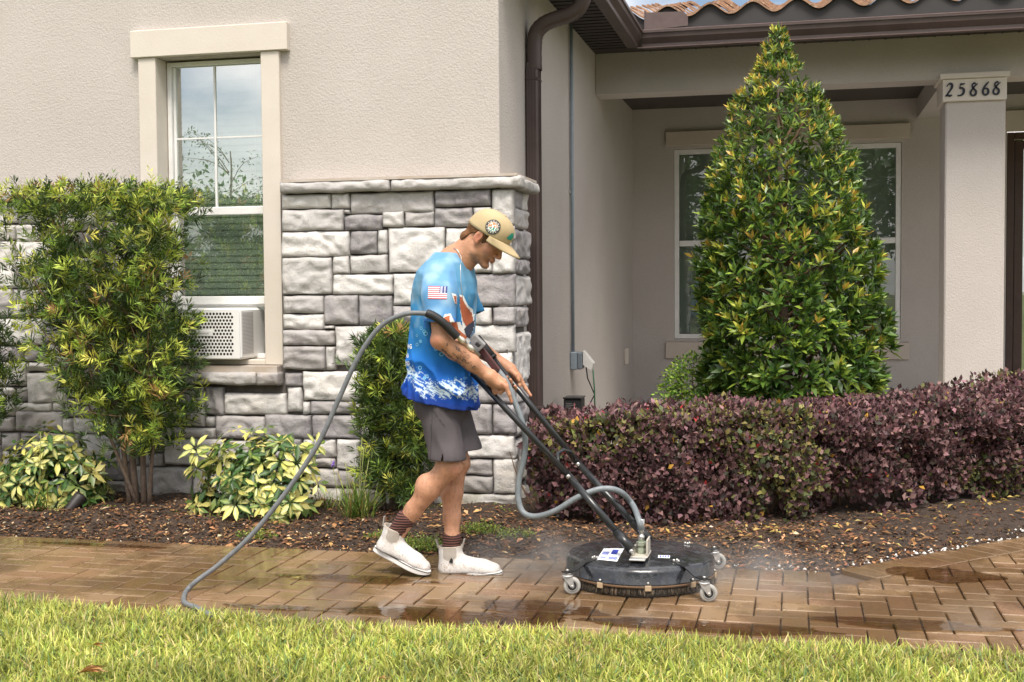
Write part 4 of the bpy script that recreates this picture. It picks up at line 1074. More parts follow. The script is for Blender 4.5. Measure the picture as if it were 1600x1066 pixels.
# --- variegated schefflera, two
SCH = leaf_mesh('oval', [((.10, .18, .03), (.66, .62, .17), (.58, .56, .16), (.52, .52, .13)), ((.05, .12, .02), (.66, .62, .22), (.07, .15, .03), (.40, .42, .12)), ((.04, .09, .02), (.06, .14, .03), (.035, .085, .02), (.05, .10, .02)), ((.12, .20, .04), (.80, .74, .32), (.48, .50, .14), (.7, .66, .3)), ((.05, .11, .02), (.30, .38, .08), (.05, .12, .03), (.2, .3, .06))])
SCH_C = [(.62, .56, .18), (.20, .27, .07), (.045, .10, .025), (.68, .63, .24), (.13, .2, .05)]
def schefflera(label, cx, cy, rx, ry, h, seed, nw=150, flat=1.0):
    r = np.random.default_rng(seed)
    root = empty('schefflera_bush', (cx, cy, 0.02), label, 'bush', 'variegated bushes at the foot of the stone wall')
    th = r.uniform(0, 2 * math.pi, nw); ph = np.arccos(r.uniform(-.12, 1, nw)); rad = r.uniform(.62, 1.02, nw) * (1 + .25 * (r.random(nw) - .5)) * (1 + 1.1 * (fbm(np.stack([np.cos(th) * 1.5 + seed, np.sin(th) * 1.5, ph * 1.3], 1) + 20, 2) - .5))
    cxw = cx + rx * np.sin(ph) * np.cos(th) * rad; cyw = cy + ry * np.sin(ph) * np.sin(th) * rad; czw = .06 + h * np.clip(np.cos(ph) * rad * .95 + .06, 0, 1.1)
    Cn = np.stack([cxw, cyw, czw], 1); Nn = unit(np.stack([(cxw - cx) / rx, (cyw - cy) / ry * 1.1 - .25, (czw - h * .25) / h + .35], 1) + r.normal(0, .25, (nw, 3)))
    A, D, L, W, U, K = [], [], [], [], [], []
    for i in range(nw):
        nl = int(r.integers(6, 9)); a = unit(np.cross(Nn[i], [.3, .2, 1.0])); b_ = np.cross(Nn[i], a); sz = r.uniform(.068, .100)
        th0 = r.uniform(0, 6.28); mx_ = r.random()
        for k in range(nl):
            w_ = th0 + 2 * math.pi * k / nl + r.normal(0, .12); d = a * math.cos(w_) + b_ * math.sin(w_)
            d = d * .93 + Nn[i] * r.uniform(-.35, .45) + np.array([0, 0, -.12])
            A.append(Cn[i] + unit(d) * .012); D.append(d); L.append(sz * r.uniform(.8, 1.1)); W.append(sz * r.uniform(.32, .42)); U.append(Nn[i] + r.normal(0, .15, 3))
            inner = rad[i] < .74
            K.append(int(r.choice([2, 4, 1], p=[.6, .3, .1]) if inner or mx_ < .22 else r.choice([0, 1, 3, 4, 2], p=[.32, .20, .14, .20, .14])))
    A, D, L, W, U, K = map(np.array, (A, D, L, W, U, K))
    order = np.argsort(A[:, 1] - .5 * A[:, 2]); fr_, bk = order[:300], order[300:]
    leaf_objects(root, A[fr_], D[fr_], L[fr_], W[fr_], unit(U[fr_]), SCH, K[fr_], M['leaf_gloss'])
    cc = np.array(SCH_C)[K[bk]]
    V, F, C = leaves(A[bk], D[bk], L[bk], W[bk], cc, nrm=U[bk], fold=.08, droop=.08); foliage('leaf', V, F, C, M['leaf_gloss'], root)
    q = MB()
    for k in range(26):
        c_ = Cn[int(r.integers(0, nw))]; q.tube(curve_pts((cx + r.uniform(-.12, .12), cy + r.uniform(-.05, .1), 0), tuple(c_), .03, 5, side=.03), [.008, .007, .005, .004, .003], 5, cap=False)
    tag(q.build('stem', simple('stem_green', (.10, .13, .05), .7), root), kind='stuff')
c1 = at(400, 800, 6.48); schefflera('variegated yellow and green bush between the grey hose and the left window', c1.x, 6.50, .43, .26, .45, 41, 220)
c1 = at(85, 790, 6.55); schefflera('variegated yellow and green bush at the far left behind the black spotlight', c1.x - .03, 6.60, .40, .24, .40, 42, 190)

# --- long-leaved clumps
def blades(B, D, L, W, C, bend, segs=4, tipc=None, r=None):
    n = len(B); D = unit(D); hz = D.copy(); hz[:, 2] = 0; hz = unit(hz + 1e-6)
    S = unit(np.cross(D, [0, 0, 1.0]) + 1e-6)
    if r is not None: S = unit(S + r.normal(0, .5, S.shape))
    V = []; Cc = []
    p = B.copy(); d = D.copy()
    for k in range(segs + 1):
        t = k / segs; w_ = W * (1 - t ** 1.7) * (.7 + .6 * min(t * 4, .5)); w_ = np.maximum(w_, W * .04)
        V.append(p - S * w_[:, None] * .5); V.append(p + S * w_[:, None] * .5)
        cc = C * (.75 + .35 * t) if tipc is None else C * (1 - t ** 3) + tipc * t ** 3
        Cc += [cc, cc]
        p = p + d * (L / segs)[:, None]; d = unit(d + np.array([0, 0, -1.0]) * (bend * (0.4 + t))[:, None] / segs)
    V = np.stack(V, 1).reshape(-1, 3); Cc = np.stack(Cc, 1).reshape(-1, 3); m_ = 2 * (segs + 1)
    b_ = np.arange(n)[:, None] * m_; F = np.concatenate([b_ + [2 * k, 2 * k + 1, 2 * k + 3, 2 * k + 2] for k in range(segs)])
    return V, F, Cc
def clump(label, x, y, nb, L, seed, spread=.45, w=.009, cols=((.10, .17, .03), (.18, .27, .05), (.30, .33, .08), (.36, .22, .07)), wt=(.35, .4, .18, .07), stalks=0, name='liriope_clump'):
    r = np.random.default_rng(seed); root = empty(name, (x, y, .02), label, 'grass clump')
    B = np.stack([x + r.normal(0, .035, nb), y + r.normal(0, .03, nb), np.full(nb, .0)], 1)
    a = r.uniform(0, 6.28, nb); D = np.stack([np.cos(a) * spread, np.sin(a) * spread, np.ones(nb)], 1) + r.normal(0, .15, (nb, 3))
    V, F, C = blades(B, D, r.uniform(*L, nb), np.full(nb, w), pick(cols, wt, nb, r), r.uniform(.6, 2.0, nb), 5)
    o = link('blade', np_mesh('blade', V, F, M['leaf'], C), root); o['kind'] = 'stuff'
    for k in range(stalks):
        px_ = x + r.uniform(-.12, .12); h = r.uniform(.35, .5)
        MB().tube([(x + (px_ - x) * t_, y, h * t_) for t_ in (0, .35, .7, 1)], .0022, 5).build('stalk', M['stalk'], root)
    return root
M['stalk'] = simple('stalk_green', (.22, .24, .08), .7)
pts_ = [(558, 815, 130, (.22, .36), 'arching grass-like clump with yellow-tipped blades just behind the rear boot', 4), (415, 815, 60, (.14, .24), 'small arching grass clump in front of the variegated bush beside the hose', 0), (62, 800, 60, (.14, .24), 'small green grass clump at the far left in front of the variegated bush', 1), (505, 800, 40, (.12, .2), 'low thin grass tuft between the variegated bush and the columnar shrub', 1)]
for k, (a, b_, nb, L, lb, stl) in enumerate(pts_):
    c_ = gnd(a, b_ + 6); clump(lb, c_.x, c_.y, nb, L, 60 + k, stalks=stl)
# small purple flower
c_ = at(520, 725, 6.42); fr = empty('purple_flower', (c_.x, c_.y, 0), 'tiny purple flower on a thin stalk between the bush and the columnar shrub', 'flower')
MB().tube([(c_.x + .03, c_.y, .03), (c_.x + .02, c_.y, c_.z * .6), (c_.x, c_.y, c_.z)], .002, 5).build('stalk', M['stalk'], fr)
r = np.random.default_rng(4); P = np.tile(np.array(c_), (12, 1)); V, F, C = leaves(P, r.normal(0, 1, (12, 3)), .022, .012, np.tile([.30, .18, .62], (12, 1)), four=False); link('petal', np_mesh('petal', V, F, M['leaf'], C), fr)['kind'] = 'stuff'

# --- conical shrub in front of the porch
YC = 8.3; cb_ = at(1228, 640, YC)
prof = [(45, 3), (60, 16), (85, 30), (110, 42), (150, 66), (200, 92), (260, 114), (340, 131), (400, 146), (470, 153), (530, 155), (580, 150), (630, 136), (680, 110), (720, 60)]
pz = np.array([at(1228, y, YC).z for y, _ in prof])[::-1]; pr = np.array([max(w_ - (5 if y < 220 else 9 if y < 420 else 17), 3) / 234.0 for y, w_ in prof])[::-1]
pcx = np.array([at(x, y, YC).x for x, y in ((1213, 45), (1225, 250), (1232, 500), (1235, 640))])[::-1]; pcz = np.array([at(x, y, YC).z for x, y in ((1213, 45), (1225, 250), (1232, 500), (1235, 640))])[::-1]
cone = empty('conical_shrub', (cb_.x, YC, 0.02), 'large cone-shaped evergreen shrub with glossy green leaves and orange-yellow tips', 'shrub')
def cone_pts(n, r, lo=.55, hi=1.03):
    z = []
    while len(z) < n:
        zz = r.uniform(pz[0], pz[-1], 4000); rr_ = np.interp(zz, pz, pr) / pr.max(); z += list(zz[r.random(4000) < rr_ * .9 + .08])
    z = np.array(z[:n]); th = r.uniform(0, 2 * math.pi, n); R_ = np.interp(z, pz, pr)
    q = np.stack([np.cos(th) * 1.6, np.sin(th) * 1.6, z * 3.2], 1); lump = 1 + (fbm(q + 9, 3) - .5) * .44
    rad = R_ * np.clip(1 - np.abs(r.normal(0, .16, n)), lo, hi) * lump
    return np.stack([np.interp(z, pcz, pcx) + np.cos(th) * rad, YC + np.sin(th) * rad * .95, z], 1), th, rad / R_
r = np.random.default_rng(31); nC = 2700
Pc, th, rf = cone_pts(nC, r)
Pc = Pc[np.argsort(Pc[:, 1])]; front = Pc[:, 1] < YC + .25
th = np.arctan2(Pc[:, 1] - YC, Pc[:, 0] - np.interp(Pc[:, 2], pcz, pcx))
zt_ = (Pc[:, 2] - pz[0]) / (pz[-1] - pz[0])
ax = unit(np.stack([np.cos(th) * .8, np.sin(th) * .8, .55 + .9 * zt_], 1) + r.normal(0, .22, (nC, 3)))
A, D, L, W, U, K, CL = [], [], [], [], [], [], []
LVC = leaf_mesh('oval', [((.035, .08, .016), (.045, .105, .018), (.04, .09, .015), (.045, .10, .018)), ((.07, .13, .022), (.10, .19, .028), (.085, .16, .022), (.11, .18, .03)), ((.15, .23, .035), (.25, .34, .045), (.21, .29, .04), (.30, .35, .06)),
                         ((.28, .34, .06), (.46, .48, .07), (.42, .43, .06), (.55, .42, .08)), ((.36, .32, .06), (.60, .42, .08), (.56, .36, .07), (.62, .28, .07))])
LC = [(.042, .095, .017), (.095, .175, .027), (.23, .32, .042), (.44, .46, .065), (.57, .38, .075)]
tipn = fbm(Pc * 2.2 + 3, 2)
for i in range(nC):
    nl = int(r.integers(7, 12)); a = unit(np.cross(ax[i], [.3, .2, 1.0])); b_ = np.cross(ax[i], a); th0 = r.uniform(0, 6.28)
    ptip = np.clip(-.10 + .80 * zt_[i] ** 1.2 + (tipn[i] - .5) * 1.6, .04, .92) * (.5 if rf[i] < .8 else 1)
    if fbm(Pc[i:i + 1] * 4.5 + 8, 2)[0] < .29: continue
    hastip = r.random() < ptip; tone = r.random()
    for k in range(nl):
        lay = k / nl; w_ = th0 + 2.4 * k; out_ = .95 - .75 * lay
        d = (a * math.cos(w_) + b_ * math.sin(w_)) * out_ + ax[i] * (.25 + .9 * lay); sz = r.uniform(.070, .112) * (1.18 - .45 * zt_[i]) * (1.05 - .40 * lay) * (.85 if zt_[i] > .6 else 1)
        A.append(Pc[i] + ax[i] * (.045 * lay - .02)); D.append(d + r.normal(0, .08, 3)); L.append(sz); W.append(sz * r.uniform(.27, .36)); U.append(ax[i] * 1.0 - (a * math.cos(w_) + b_ * math.sin(w_)) * .6 * lay + r.normal(0, .15, 3))
        if hastip and lay > .55: K.append(4 if r.random() < .25 + .35 * zt_[i] else 3)
        elif hastip and lay > .3: K.append(2 if r.random() < .6 else 3)
        else: K.append(int(r.choice([0, 1, 2], p=[.45, .42, .13] if tone < .6 else [.2, .5, .3])))
        CL.append(i)
A, D, L, W, U, K = map(np.array, (A, D, L, W, U, K))
score = A[:, 1] - .12 * A[:, 2] + r.uniform(0, .12, len(A)); order = np.argsort(score); fr_, bk = order[:300], order[300:]
leaf_objects(cone, A[fr_], D[fr_], L[fr_], W[fr_], unit(U[fr_]), LVC, K[fr_], M['leaf_gloss'])
cc = np.array(LC)[K[bk]] * (1 + r.normal(0, .14, (len(bk), 1)))
V, F, C = leaves(A[bk], D[bk], L[bk], W[bk], np.clip(cc, .003, .9), nrm=U[bk], fold=.10, droop=.08); foliage('leaf', V, F, C, M['leaf_gloss'], cone)
MB().tube([(cb_.x, YC, 0), (cb_.x, YC, .6), (cb_.x - .03, YC, 1.6), (cb_.x - .06, YC, 2.75)], [.04, .035, .022, .006], 8).build('trunk', M['bark'], cone)
q = MB()
for k in range(70):
    c_ = Pc[int(r.integers(0, nC))]; z0_ = max(.1, c_[2] - .35); q.tube(curve_pts((np.interp(z0_, pcz, pcx), YC, z0_), tuple(c_), 0, 4, side=.03), [.012, .009, .006, .003], 5, cap=False)
tag(q.build('branch', M['twig'], cone), kind='stuff')

# --- little bright shrubs either side of it
def small_shrub(label, cx, cy, rx, ry, z0, z1, n, seed, cols, wt, Ls=(.022, .034), name='small_shrub'):
    r = np.random.default_rng(seed); root = empty(name, (cx, cy, .02), label, 'shrub')
    a = unit(r.normal(0, 1, (n, 3))); rad = r.uniform(.5, 1.05, n)[:, None]; P = a * rad
    P = P * (1 + (fbm(a * 2.2 + seed, 3)[:, None] - .5) * .8)
    P = np.stack([cx + P[:, 0] * rx, cy + P[:, 1] * ry, (z0 + z1) / 2 + P[:, 2] * (z1 - z0) / 2], 1)
    k = fbm(P * 9, 2) > .36; P = P[k]; a = a[k]; n = len(P)
    L = r.uniform(*Ls, n)
    V, F, C = leaves(P, a + r.normal(0, .7, (n, 3)), L, L * .55, pick(cols, wt, n, r), nrm=a + r.normal(0, .5, (n, 3)), four=False); foliage('foliage', V, F, C, M['leaf'], root)
    q = MB()
    for k in range(14):
        c_ = P[int(r.integers(0, n))]; q.tube(curve_pts((cx, cy, 0), tuple(c_), .02, 4, side=.03), [.006, .005, .004, .002], 5, cap=False)
    tag(q.build('branch', M['twig'], root), kind='stuff'); return root
GB = ((.20, .34, .04), (.30, .44, .06), (.10, .20, .03)); 
c_ = at(1084, 610, 8.5); small_shrub('small bright green shrub peeking out left of the cone shaped shrub', c_.x, 8.5, .23, .22, at(1080, 680, 8.5).z, at(1080, 558, 8.5).z, 3600, 71, GB, (.4, .25, .35))
c_ = at(1352, 600, 9.0); small_shrub('small yellow-green shrub peeking out right of the cone shaped shrub', c_.x, 9.0, .15, .18, at(1360, 660, 9).z, at(1360, 548, 9).z, 1500, 72, GB, (.4, .4, .2))

# --- purple hedge
HF = [(-1.45, 6.50), (-.9, 6.52), (-.16, 6.72), (.54, 7.20), (1.32, 7.82), (2.4, 8.7)]
hseg = []; acc = 0
for k in range(len(HF) - 1):
    a, b_ = Vector(HF[k]), Vector(HF[k + 1]); hseg.append((acc, a, (b_ - a).normalized(), (b_ - a).length)); acc += (b_ - a).length
HL = acc
def hedge_frame(s):
    P = np.zeros((len(s), 2)); T = np.zeros((len(s), 2))
    for (a0, a, t, l) in hseg:
        k = (s >= a0) & (s <= a0 + l + 1e-6); P[k] = np.array(a)[None] + (s[k] - a0)[:, None] * np.array(t)[None]; T[k] = np.array(t)
    Nn = np.stack([-T[:, 1], T[:, 0]], 1); return P, T, Nn      # normal points to the back
def hedge(label, s0, s1, n, seed, ztop, name='hedge_shrub', th=.78):
    r = np.random.default_rng(seed); root_p, _, _ = hedge_frame(np.array([(s0 + s1) / 2]))
    root = empty(name, (root_p[0, 0], root_p[0, 1] + .3, .02), label, 'hedge')
    s = r.uniform(s0, s1, n); v = r.random(n)
    w_, z = np.zeros(n), np.zeros(n); top = v < .36
    zt0 = np.interp(s, ztop[0], ztop[1])
    P2, T, Nn = hedge_frame(s)
    q3 = np.stack([s * 3.1 + seed, v * 0, v * 0], 1)
    dep = np.abs(r.normal(0, .085, n))
    w_[top] = r.uniform(.0, th, top.sum()); z[top] = (zt0 - dep)[top]
    w_[~top] = dep[~top] * 1.35; z[~top] = r.uniform(.02, 1, (~top).sum()) ** .8 * zt0[~top]
    lump = (fbm(np.stack([s * 3.5, z * 3.5, w_ * 3.5], 1) + 2, 3) - .5); w_ = w_ + lump * .30 + (.14 * vnoise(np.stack([s * 4, s * 0, s * 0], 1)) - .06) * (1 - np.clip(z / .25, 0, 1)) ; z = z + lump * .14
    corner = (w_ < .12) & (z > zt0 - .10); w_[corner] += .05; z[corner] -= .02
    P = np.stack([P2[:, 0] + Nn[:, 0] * w_, P2[:, 1] + Nn[:, 1] * w_, np.maximum(z, .015)], 1)
    nrm = np.where(top[:, None], np.array([0, 0, 1.0]), np.stack([-Nn[:, 0], -Nn[:, 1], .35 + 0 * s], 1))
    keep = (fbm(P * 8, 2) > .30 + .26 * np.clip(1 - P[:, 2] / .25, 0, 1)); P, nrm, z = P[keep], nrm[keep], P[keep][:, 2]; n = len(P); topk = top[keep]
    hue = fbm(P * 1.8 + 11, 2)
    cols = pick([(.088, .045, .048), (.140, .072, .074), (.21, .118, .118), (.05, .042, .034), (.30, .17, .165)], [.28, .28, .2, .16, .08], n, r)
    g_ = pick([(.16, .16, .05), (.24, .21, .07), (.085, .105, .045)], [.4, .25, .35], n, r)
    isg = r.random(n) < np.clip((hue - .54) * 3.2 + .06, .02, .5); cols = np.where(isg[:, None], g_, cols)
    cols = np.where((r.random(n) < .0018)[:, None], np.array([.45, .05, .05]), cols); cols = np.where((r.random(n) < .004)[:, None], np.array([.50, .28, .05]), cols)
    L = r.uniform(.022, .050, n)
    V, F, C = leaves(P, nrm * .6 + np.array([0, 0, .35]) + r.normal(0, .6, (n, 3)), L, L * .64, np.clip(cols * np.where(topk, 1.15, 1.0)[:, None], .003, .9), nrm=nrm + r.normal(0, .45, (n, 3)), four=True, fold=.12); foliage('foliage', V, F, C, M['leaf_matte'], root)  # leaves on the hedge top coloured lighter, as if lit from above
    q = MB(); ns = int((s1 - s0) * 13)
    for k in range(ns):
        ss = np.array([r.uniform(s0, s1)]); a, t, nn = hedge_frame(ss); bx, by = a[0] + nn[0] * r.uniform(.2, .45); e = a[0] + nn[0] * r.uniform(.02, .5) + t[0] * r.uniform(-.25, .25); ztp = float(np.interp(ss[0], *ztop))
        q.tube(curve_pts((bx, by, 0), (e[0], e[1], r.uniform(.5, .98) * ztp), 0, 5, side=.05), [.008, .007, .005, .004, .002], 5, cap=False)
    # shoots standing over the clipped top
    tag(q.build('branch', M['twig'], root), kind='stuff')
    ns = int((s1 - s0) * 30); ss = r.uniform(s0, s1, ns); a, t, nn = hedge_frame(ss); zz = np.interp(ss, *ztop); B = np.stack([a[:, 0] + nn[:, 0] * r.uniform(0, .6, ns), a[:, 1], zz - .03], 1)
    B[:, 1] = a[:, 1] + nn[:, 1] * r.uniform(0, .6, ns); m_ = 7; t_ = np.linspace(0, 1, m_)[None, :, None]; ln = r.uniform(.03, .11, ns)
    Q = (B[:, None] + np.array([0, 0, 1.0]) * ln[:, None, None] * t_).reshape(-1, 3); D = r.normal(0, .6, Q.shape) + [0, 0, .5]
    V, F, C = leaves(Q, D, .024, .013, pick([(.20, .09, .11), (.15, .07, .10), (.30, .13, .14)], [.4, .4, .2], len(Q), r), four=False); foliage('shoot', V, F, C, M['leaf_matte'], root)
zt1 = ([0, .6, 1.4, 2.3, 3.0, 3.35, 3.7, 4.9], [.58, .62, .63, .62, .63, .65, .72, .76])
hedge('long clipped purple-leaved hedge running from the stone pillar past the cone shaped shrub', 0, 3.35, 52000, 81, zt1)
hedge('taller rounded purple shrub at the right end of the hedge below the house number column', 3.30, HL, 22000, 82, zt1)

# --- sword leaves at the far right, behind the hedge
c_ = at(1590, 640, 9.0); r = np.random.default_rng(5); sw = empty('sword_leaf_plant', (c_.x, 9.0, .02), 'upright sword-shaped green leaves behind the hedge at the right edge', 'plant')
for (x_, y_, bx) in ((1567, 583, 1575), (1550, 600, 1566), (1596, 573, 1580), (1604, 560, 1584)):
    p1 = at(x_, y_, 9.0); p0 = at(bx, 700, 9.0); p0.z = 0; n_ = 8; V = []
    for k in range(n_ + 1):
        t_ = k / n_; q_ = p0.lerp(p1, t_); w_ = .022 * (1 - t_ ** 3) + .001; V += [(q_.x - w_, 9.0, q_.z), (q_.x, 9.012, q_.z), (q_.x + w_, 9.0, q_.z)]
    F = []
    for k in range(n_): F += [(3 * k, 3 * k + 1, 3 * k + 4, 3 * k + 3), (3 * k + 1, 3 * k + 2, 3 * k + 5, 3 * k + 4)]
    link('leaf', np_mesh('leaf', V, F, M['leaf'], np.tile([.14, .26, .04], (len(V), 1))), sw)

# --- landscape spotlight
p0, p1 = at(101, 806, 6.38), at(122, 781, 6.46); spot = empty('landscape_spotlight', (p0.x, p0.y, 0), 'dark bronze bullet-shaped garden spotlight tilted in front of the left variegated bush', 'spotlight')
br_ = simple('bronze', (.016, .012, .012), .5, c2=(.028, .022, .02), vs=30)
q = MB(); d_ = (p1 - p0); q.lathe([(0, 0), (.024, .002), (.028, .012), (.038, .12), (.041, .150), (.041, .172), (.036, .172), (.034, .160), (0, .158)], p0 - d_ * .15, d_, 20); q.build('lamp_housing', br_, spot)
q = MB(); q.tube([p0 + d_ * .1 + Vector((0, 0, -.02)), (p0.x - .01, p0.y, .03), (p0.x - .01, p0.y, -.03)], .009, 8); q.build('stake', br_, spot)
# --- low ground cover tufts in the bed
def tuft(label, px_, py_, rx, h, n, seed):
    r = np.random.default_rng(seed); c_ = gnd(px_, py_)
    a = r.uniform(0, 6.28, n); rr = np.sqrt(r.random(n)); B = np.stack([c_.x + np.cos(a) * rr * rx, c_.y + np.sin(a) * rr * rx * .6, np.full(n, .005)], 1); m_ = 7
    D0 = unit(r.normal(0, .45, (n, 3)) + [0, 0, 1]); hh = h * (1 - .6 * rr) * r.uniform(.6, 1.1, n); t_ = np.linspace(.1, 1, m_)[None, :, None]
    P = (B[:, None] + D0[:, None] * hh[:, None, None] * t_).reshape(-1, 3); D = r.normal(0, .8, P.shape) + [0, 0, .4]
    V, F, C = leaves(P, D, .016, .006, pick([(.16, .24, .04), (.26, .33, .06), (.36, .36, .08), (.10, .16, .03)], [.35, .3, .15, .2], len(P), r), four=False)
    o = link('ground_cover_tuft', np_mesh('tuft', V, F, M['leaf'], C)); tag(o, label, 'ground cover', kind=None)
for k, (a, b_, rx, h, n, lb) in enumerate([(655, 858, .15, .09, 260, 'low bright green weed tuft between the two boots'), (752, 838, .13, .10, 230, 'feathery green weed tuft just right of the front boot shaft'), (806, 845, .10, .09, 150, 'feathery green weed tuft under the loop of the grey hose'),
        (790, 802, .20, .06, 200, 'low green weeds at the base of the stone pillar'), (400, 842, .11, .06, 150, 'low mossy green tuft below the variegated bush'), (460, 800, .2, .05, 90, 'thin pale green weeds in the mulch under the variegated bush'), (272, 812, .09, .05, 80, 'small green weed patch right of the flat-topped shrub trunks'),
        (160, 800, .14, .04, 120, 'flat green weed patch beside the black spotlight'), (595, 845, .10, .05, 100, 'low weed patch under the heel of the rear boot'), (680, 806, .12, .08, 120, 'green weeds between the shrub and the man’s calves')]):
    tuft(lb, a, b_, rx, h, n, 90 + k)

# --- mulch, litter, pebbles
r = np.random.default_rng(51)
def bed_ok(x, y): return np.where(x > XC, (y - YB) - (x - XC) > 0.0, y > YB - .0)
n = 30000; X = r.uniform(-5.0, 2.6, n); Yy = YB - .02 + np.abs(r.normal(0, .70, n)); k = bed_ok(X, Yy) & (Yy < 8.6) & ~((X < XR + .12) & (Yy > 6.95)); X, Yy = X[k], Yy[k]; n = len(X)
Z = bed_z(X, Yy) + r.uniform(.002, .016, n); a = r.uniform(0, 6.28, n); D = np.stack([np.cos(a), np.sin(a), r.normal(0, .25, n)], 1); L = r.uniform(.010, .035, n) * np.where(r.random(n) < .12, 2.0, 1)
cm = fbm(np.stack([X * 2, Yy * 2, 0 * X], 1) + 5, 2)
cc = pick([(.08, .045, .026), (.16, .08, .04), (.30, .155, .065), (.44, .26, .12), (.04, .026, .018), (.50, .38, .24)], [.36, .30, .11, .05, .15, .03], n, r); cc = cc * (.55 + 1.0 * cm)[:, None]
V, F, C = leaves(np.stack([X, Yy, Z], 1), D, L, L * r.uniform(.2, .5, n), cc, four=True, fold=.15, nrm=np.stack([r.normal(0, .35, n), r.normal(0, .35, n), np.ones(n)], 1))
tag(link('mulch', np_mesh('mulch', V, F, M['chips'], C)), 'brown bark chips and leaf litter scattered over the flower bed', 'mulch', kind='stuff')
n = 330; X = r.uniform(-.9, 2.2, n); Yy = YB + .9 - np.abs(r.normal(0, .38, n)); Yy = np.maximum(Yy, YB + .05); Yy = np.where(X > XC, Yy + (X - XC), Yy); Z = bed_z(X, Yy) + .014; a = r.uniform(0, 6.28, n); L = r.uniform(.03, .06, n)
V, F, C = leaves(np.stack([X, Yy, Z], 1), np.stack([np.cos(a), np.sin(a), r.normal(.1, .2, n)], 1), L, L * .38, pick([(.40, .28, .08), (.50, .38, .13), (.28, .14, .06), (.20, .07, .03)], [.3, .25, .25, .2], n, r), four=True, nrm=np.stack([r.normal(0, .3, n), r.normal(0, .3, n), np.ones(n)], 1))
tag(link('fallen_leaves', np_mesh('fallen', V, F, M['leaf_matte'], C)), 'yellow and brown fallen leaves lying under the purple hedge', 'leaves', kind='stuff')
def blobs(P, S, r):
    ico = [(0, 0, 1), (.9, 0, .3), (.28, .85, .3), (-.72, .52, .3), (-.72, -.52, .3), (.28, -.85, .3), (0, 0, -.6)]
    fc = np.array([(0, 1, 2), (0, 2, 3), (0, 3, 4), (0, 4, 5), (0, 5, 1), (6, 2, 1), (6, 3, 2), (6, 4, 3), (6, 5, 4), (6, 1, 5)]); ico = np.array(ico)
    n = len(P); V = P[:, None] + ico[None] * S[:, None, None] * r.uniform(.6, 1.3, (n, 1, 3)) * (1 + r.normal(0, .12, (n, 7, 1))); return V.reshape(-1, 3), (np.arange(n)[:, None, None] * 7 + fc[None]).reshape(-1, 3)
sx = np.concatenate([r.uniform(-.9, .14, 26), r.uniform(.14, 1.35, 70)]); sx = sx + np.round(r.normal(0, .3, len(sx)), 1) * .25; off = np.abs(r.normal(.02, .045, len(sx))); sx = np.clip(sx, -.9, 1.5); sy_ = np.where(sx > XC, YB + (sx - XC) + off * 1.2, YB + off)
P = np.stack([sx, sy_, bed_z(sx, sy_) + .006], 1); S = r.uniform(.004, .014, len(P)); V, F = blobs(P, S, r)
tag(link('white_pebbles', np_mesh('peb', V, F, M['chips'], np.tile([.72, .70, .66], (len(V), 1)))), 'white pebbles scattered along the edge of the paver walk', 'pebbles', kind='stuff')
X = r.uniform(-5, 2, 2200); Yy = YB - .03 + np.abs(r.normal(0, .16, 2200)); Yy = np.where(X > XC, Yy + (X - XC), Yy); P = np.stack([X, Yy, np.maximum(bed_z(X, Yy), -.002) + .003], 1); V, F = blobs(P, r.uniform(.0015, .005, 2200), r)
tag(link('grit', np_mesh('grit', V, F, M['chips'], np.repeat(pick([(.05, .035, .025), (.14, .10, .07), (.5, .46, .4)], [.55, .35, .1], 2200, r), 7, 0))), 'dark soil crumbs and grit along the edge of the walk', 'grit', kind='stuff')
pa_, pb_ = gnd(640, 812), gnd(842, 823); q = MB(); q.tube([pa_ + Vector((0, 0, .02)), pa_.lerp(pb_, .5) + Vector((0, 0, .024)), pb_ + Vector((0, 0, .018))], .011, 8)
tag(q.build('irrigation_pipe', simple('rusty_brown', (.12, .05, .03), .7)), 'thin reddish brown pipe lying in the bed behind the front boot', 'pipe')

# --- lawn
r = np.random.default_rng(61)
gxs = np.linspace(-6, 6, 160)
V = [(x_, 2.0, -.015) for x_ in gxs] + [(x_, float(edge_front(x_)), -.012) for x_ in gxs]
nn_ = len(gxs); F = np.array([(i, i + 1, nn_ + i + 1, nn_ + i) for i in range(nn_ - 1)])
tag(link('lawn_ground', np_mesh('lawn_ground', V, F, M['lawn'])), kind='structure')
n = 64000; X = r.uniform(-3.9, 1.6, n); Yy = 3.35 + (edge_front(X) + .045 - 3.35) * r.random(n) ** .8
keep = np.abs(X / Yy + .23) < .62; X, Yy = X[keep], Yy[keep]; n = len(X)
dens = fbm(np.stack([X * 2.5, Yy * 2.5, 0 * X], 1) + 2, 3)
over = np.clip((Yy - (edge_front(X) - .10)) / .12, 0, 1)
D = np.stack([r.normal(0, .75, n), r.normal(0, .6, n) + over * .35, np.ones(n)], 1); L = r.uniform(.03, .068, n) * (.75 + .6 * dens)
cc = pick([(.32, .38, .07), (.47, .50, .11), (.60, .59, .18), (.19, .24, .06), (.62, .52, .25), (.19, .30, .12)], [.27, .29, .17, .13, .07, .07], n, r); cc = cc * 1.04 * (.65 + .7 * fbm(np.stack([X * 4, Yy * 4, 0 * X], 1), 2))[:, None]
V, F, C = blades(np.stack([X, Yy, np.full(n, -.015)], 1), D, L, r.uniform(.0055, .0105, n), cc, r.uniform(.2, 1.7, n), 3, r=r)
tag(link('grass', np_mesh('grass', V, F, M['grass'], np.clip(C, 0, .9))), 'yellow-green lawn grass along the front of the paver walk', 'grass', kind='stuff')
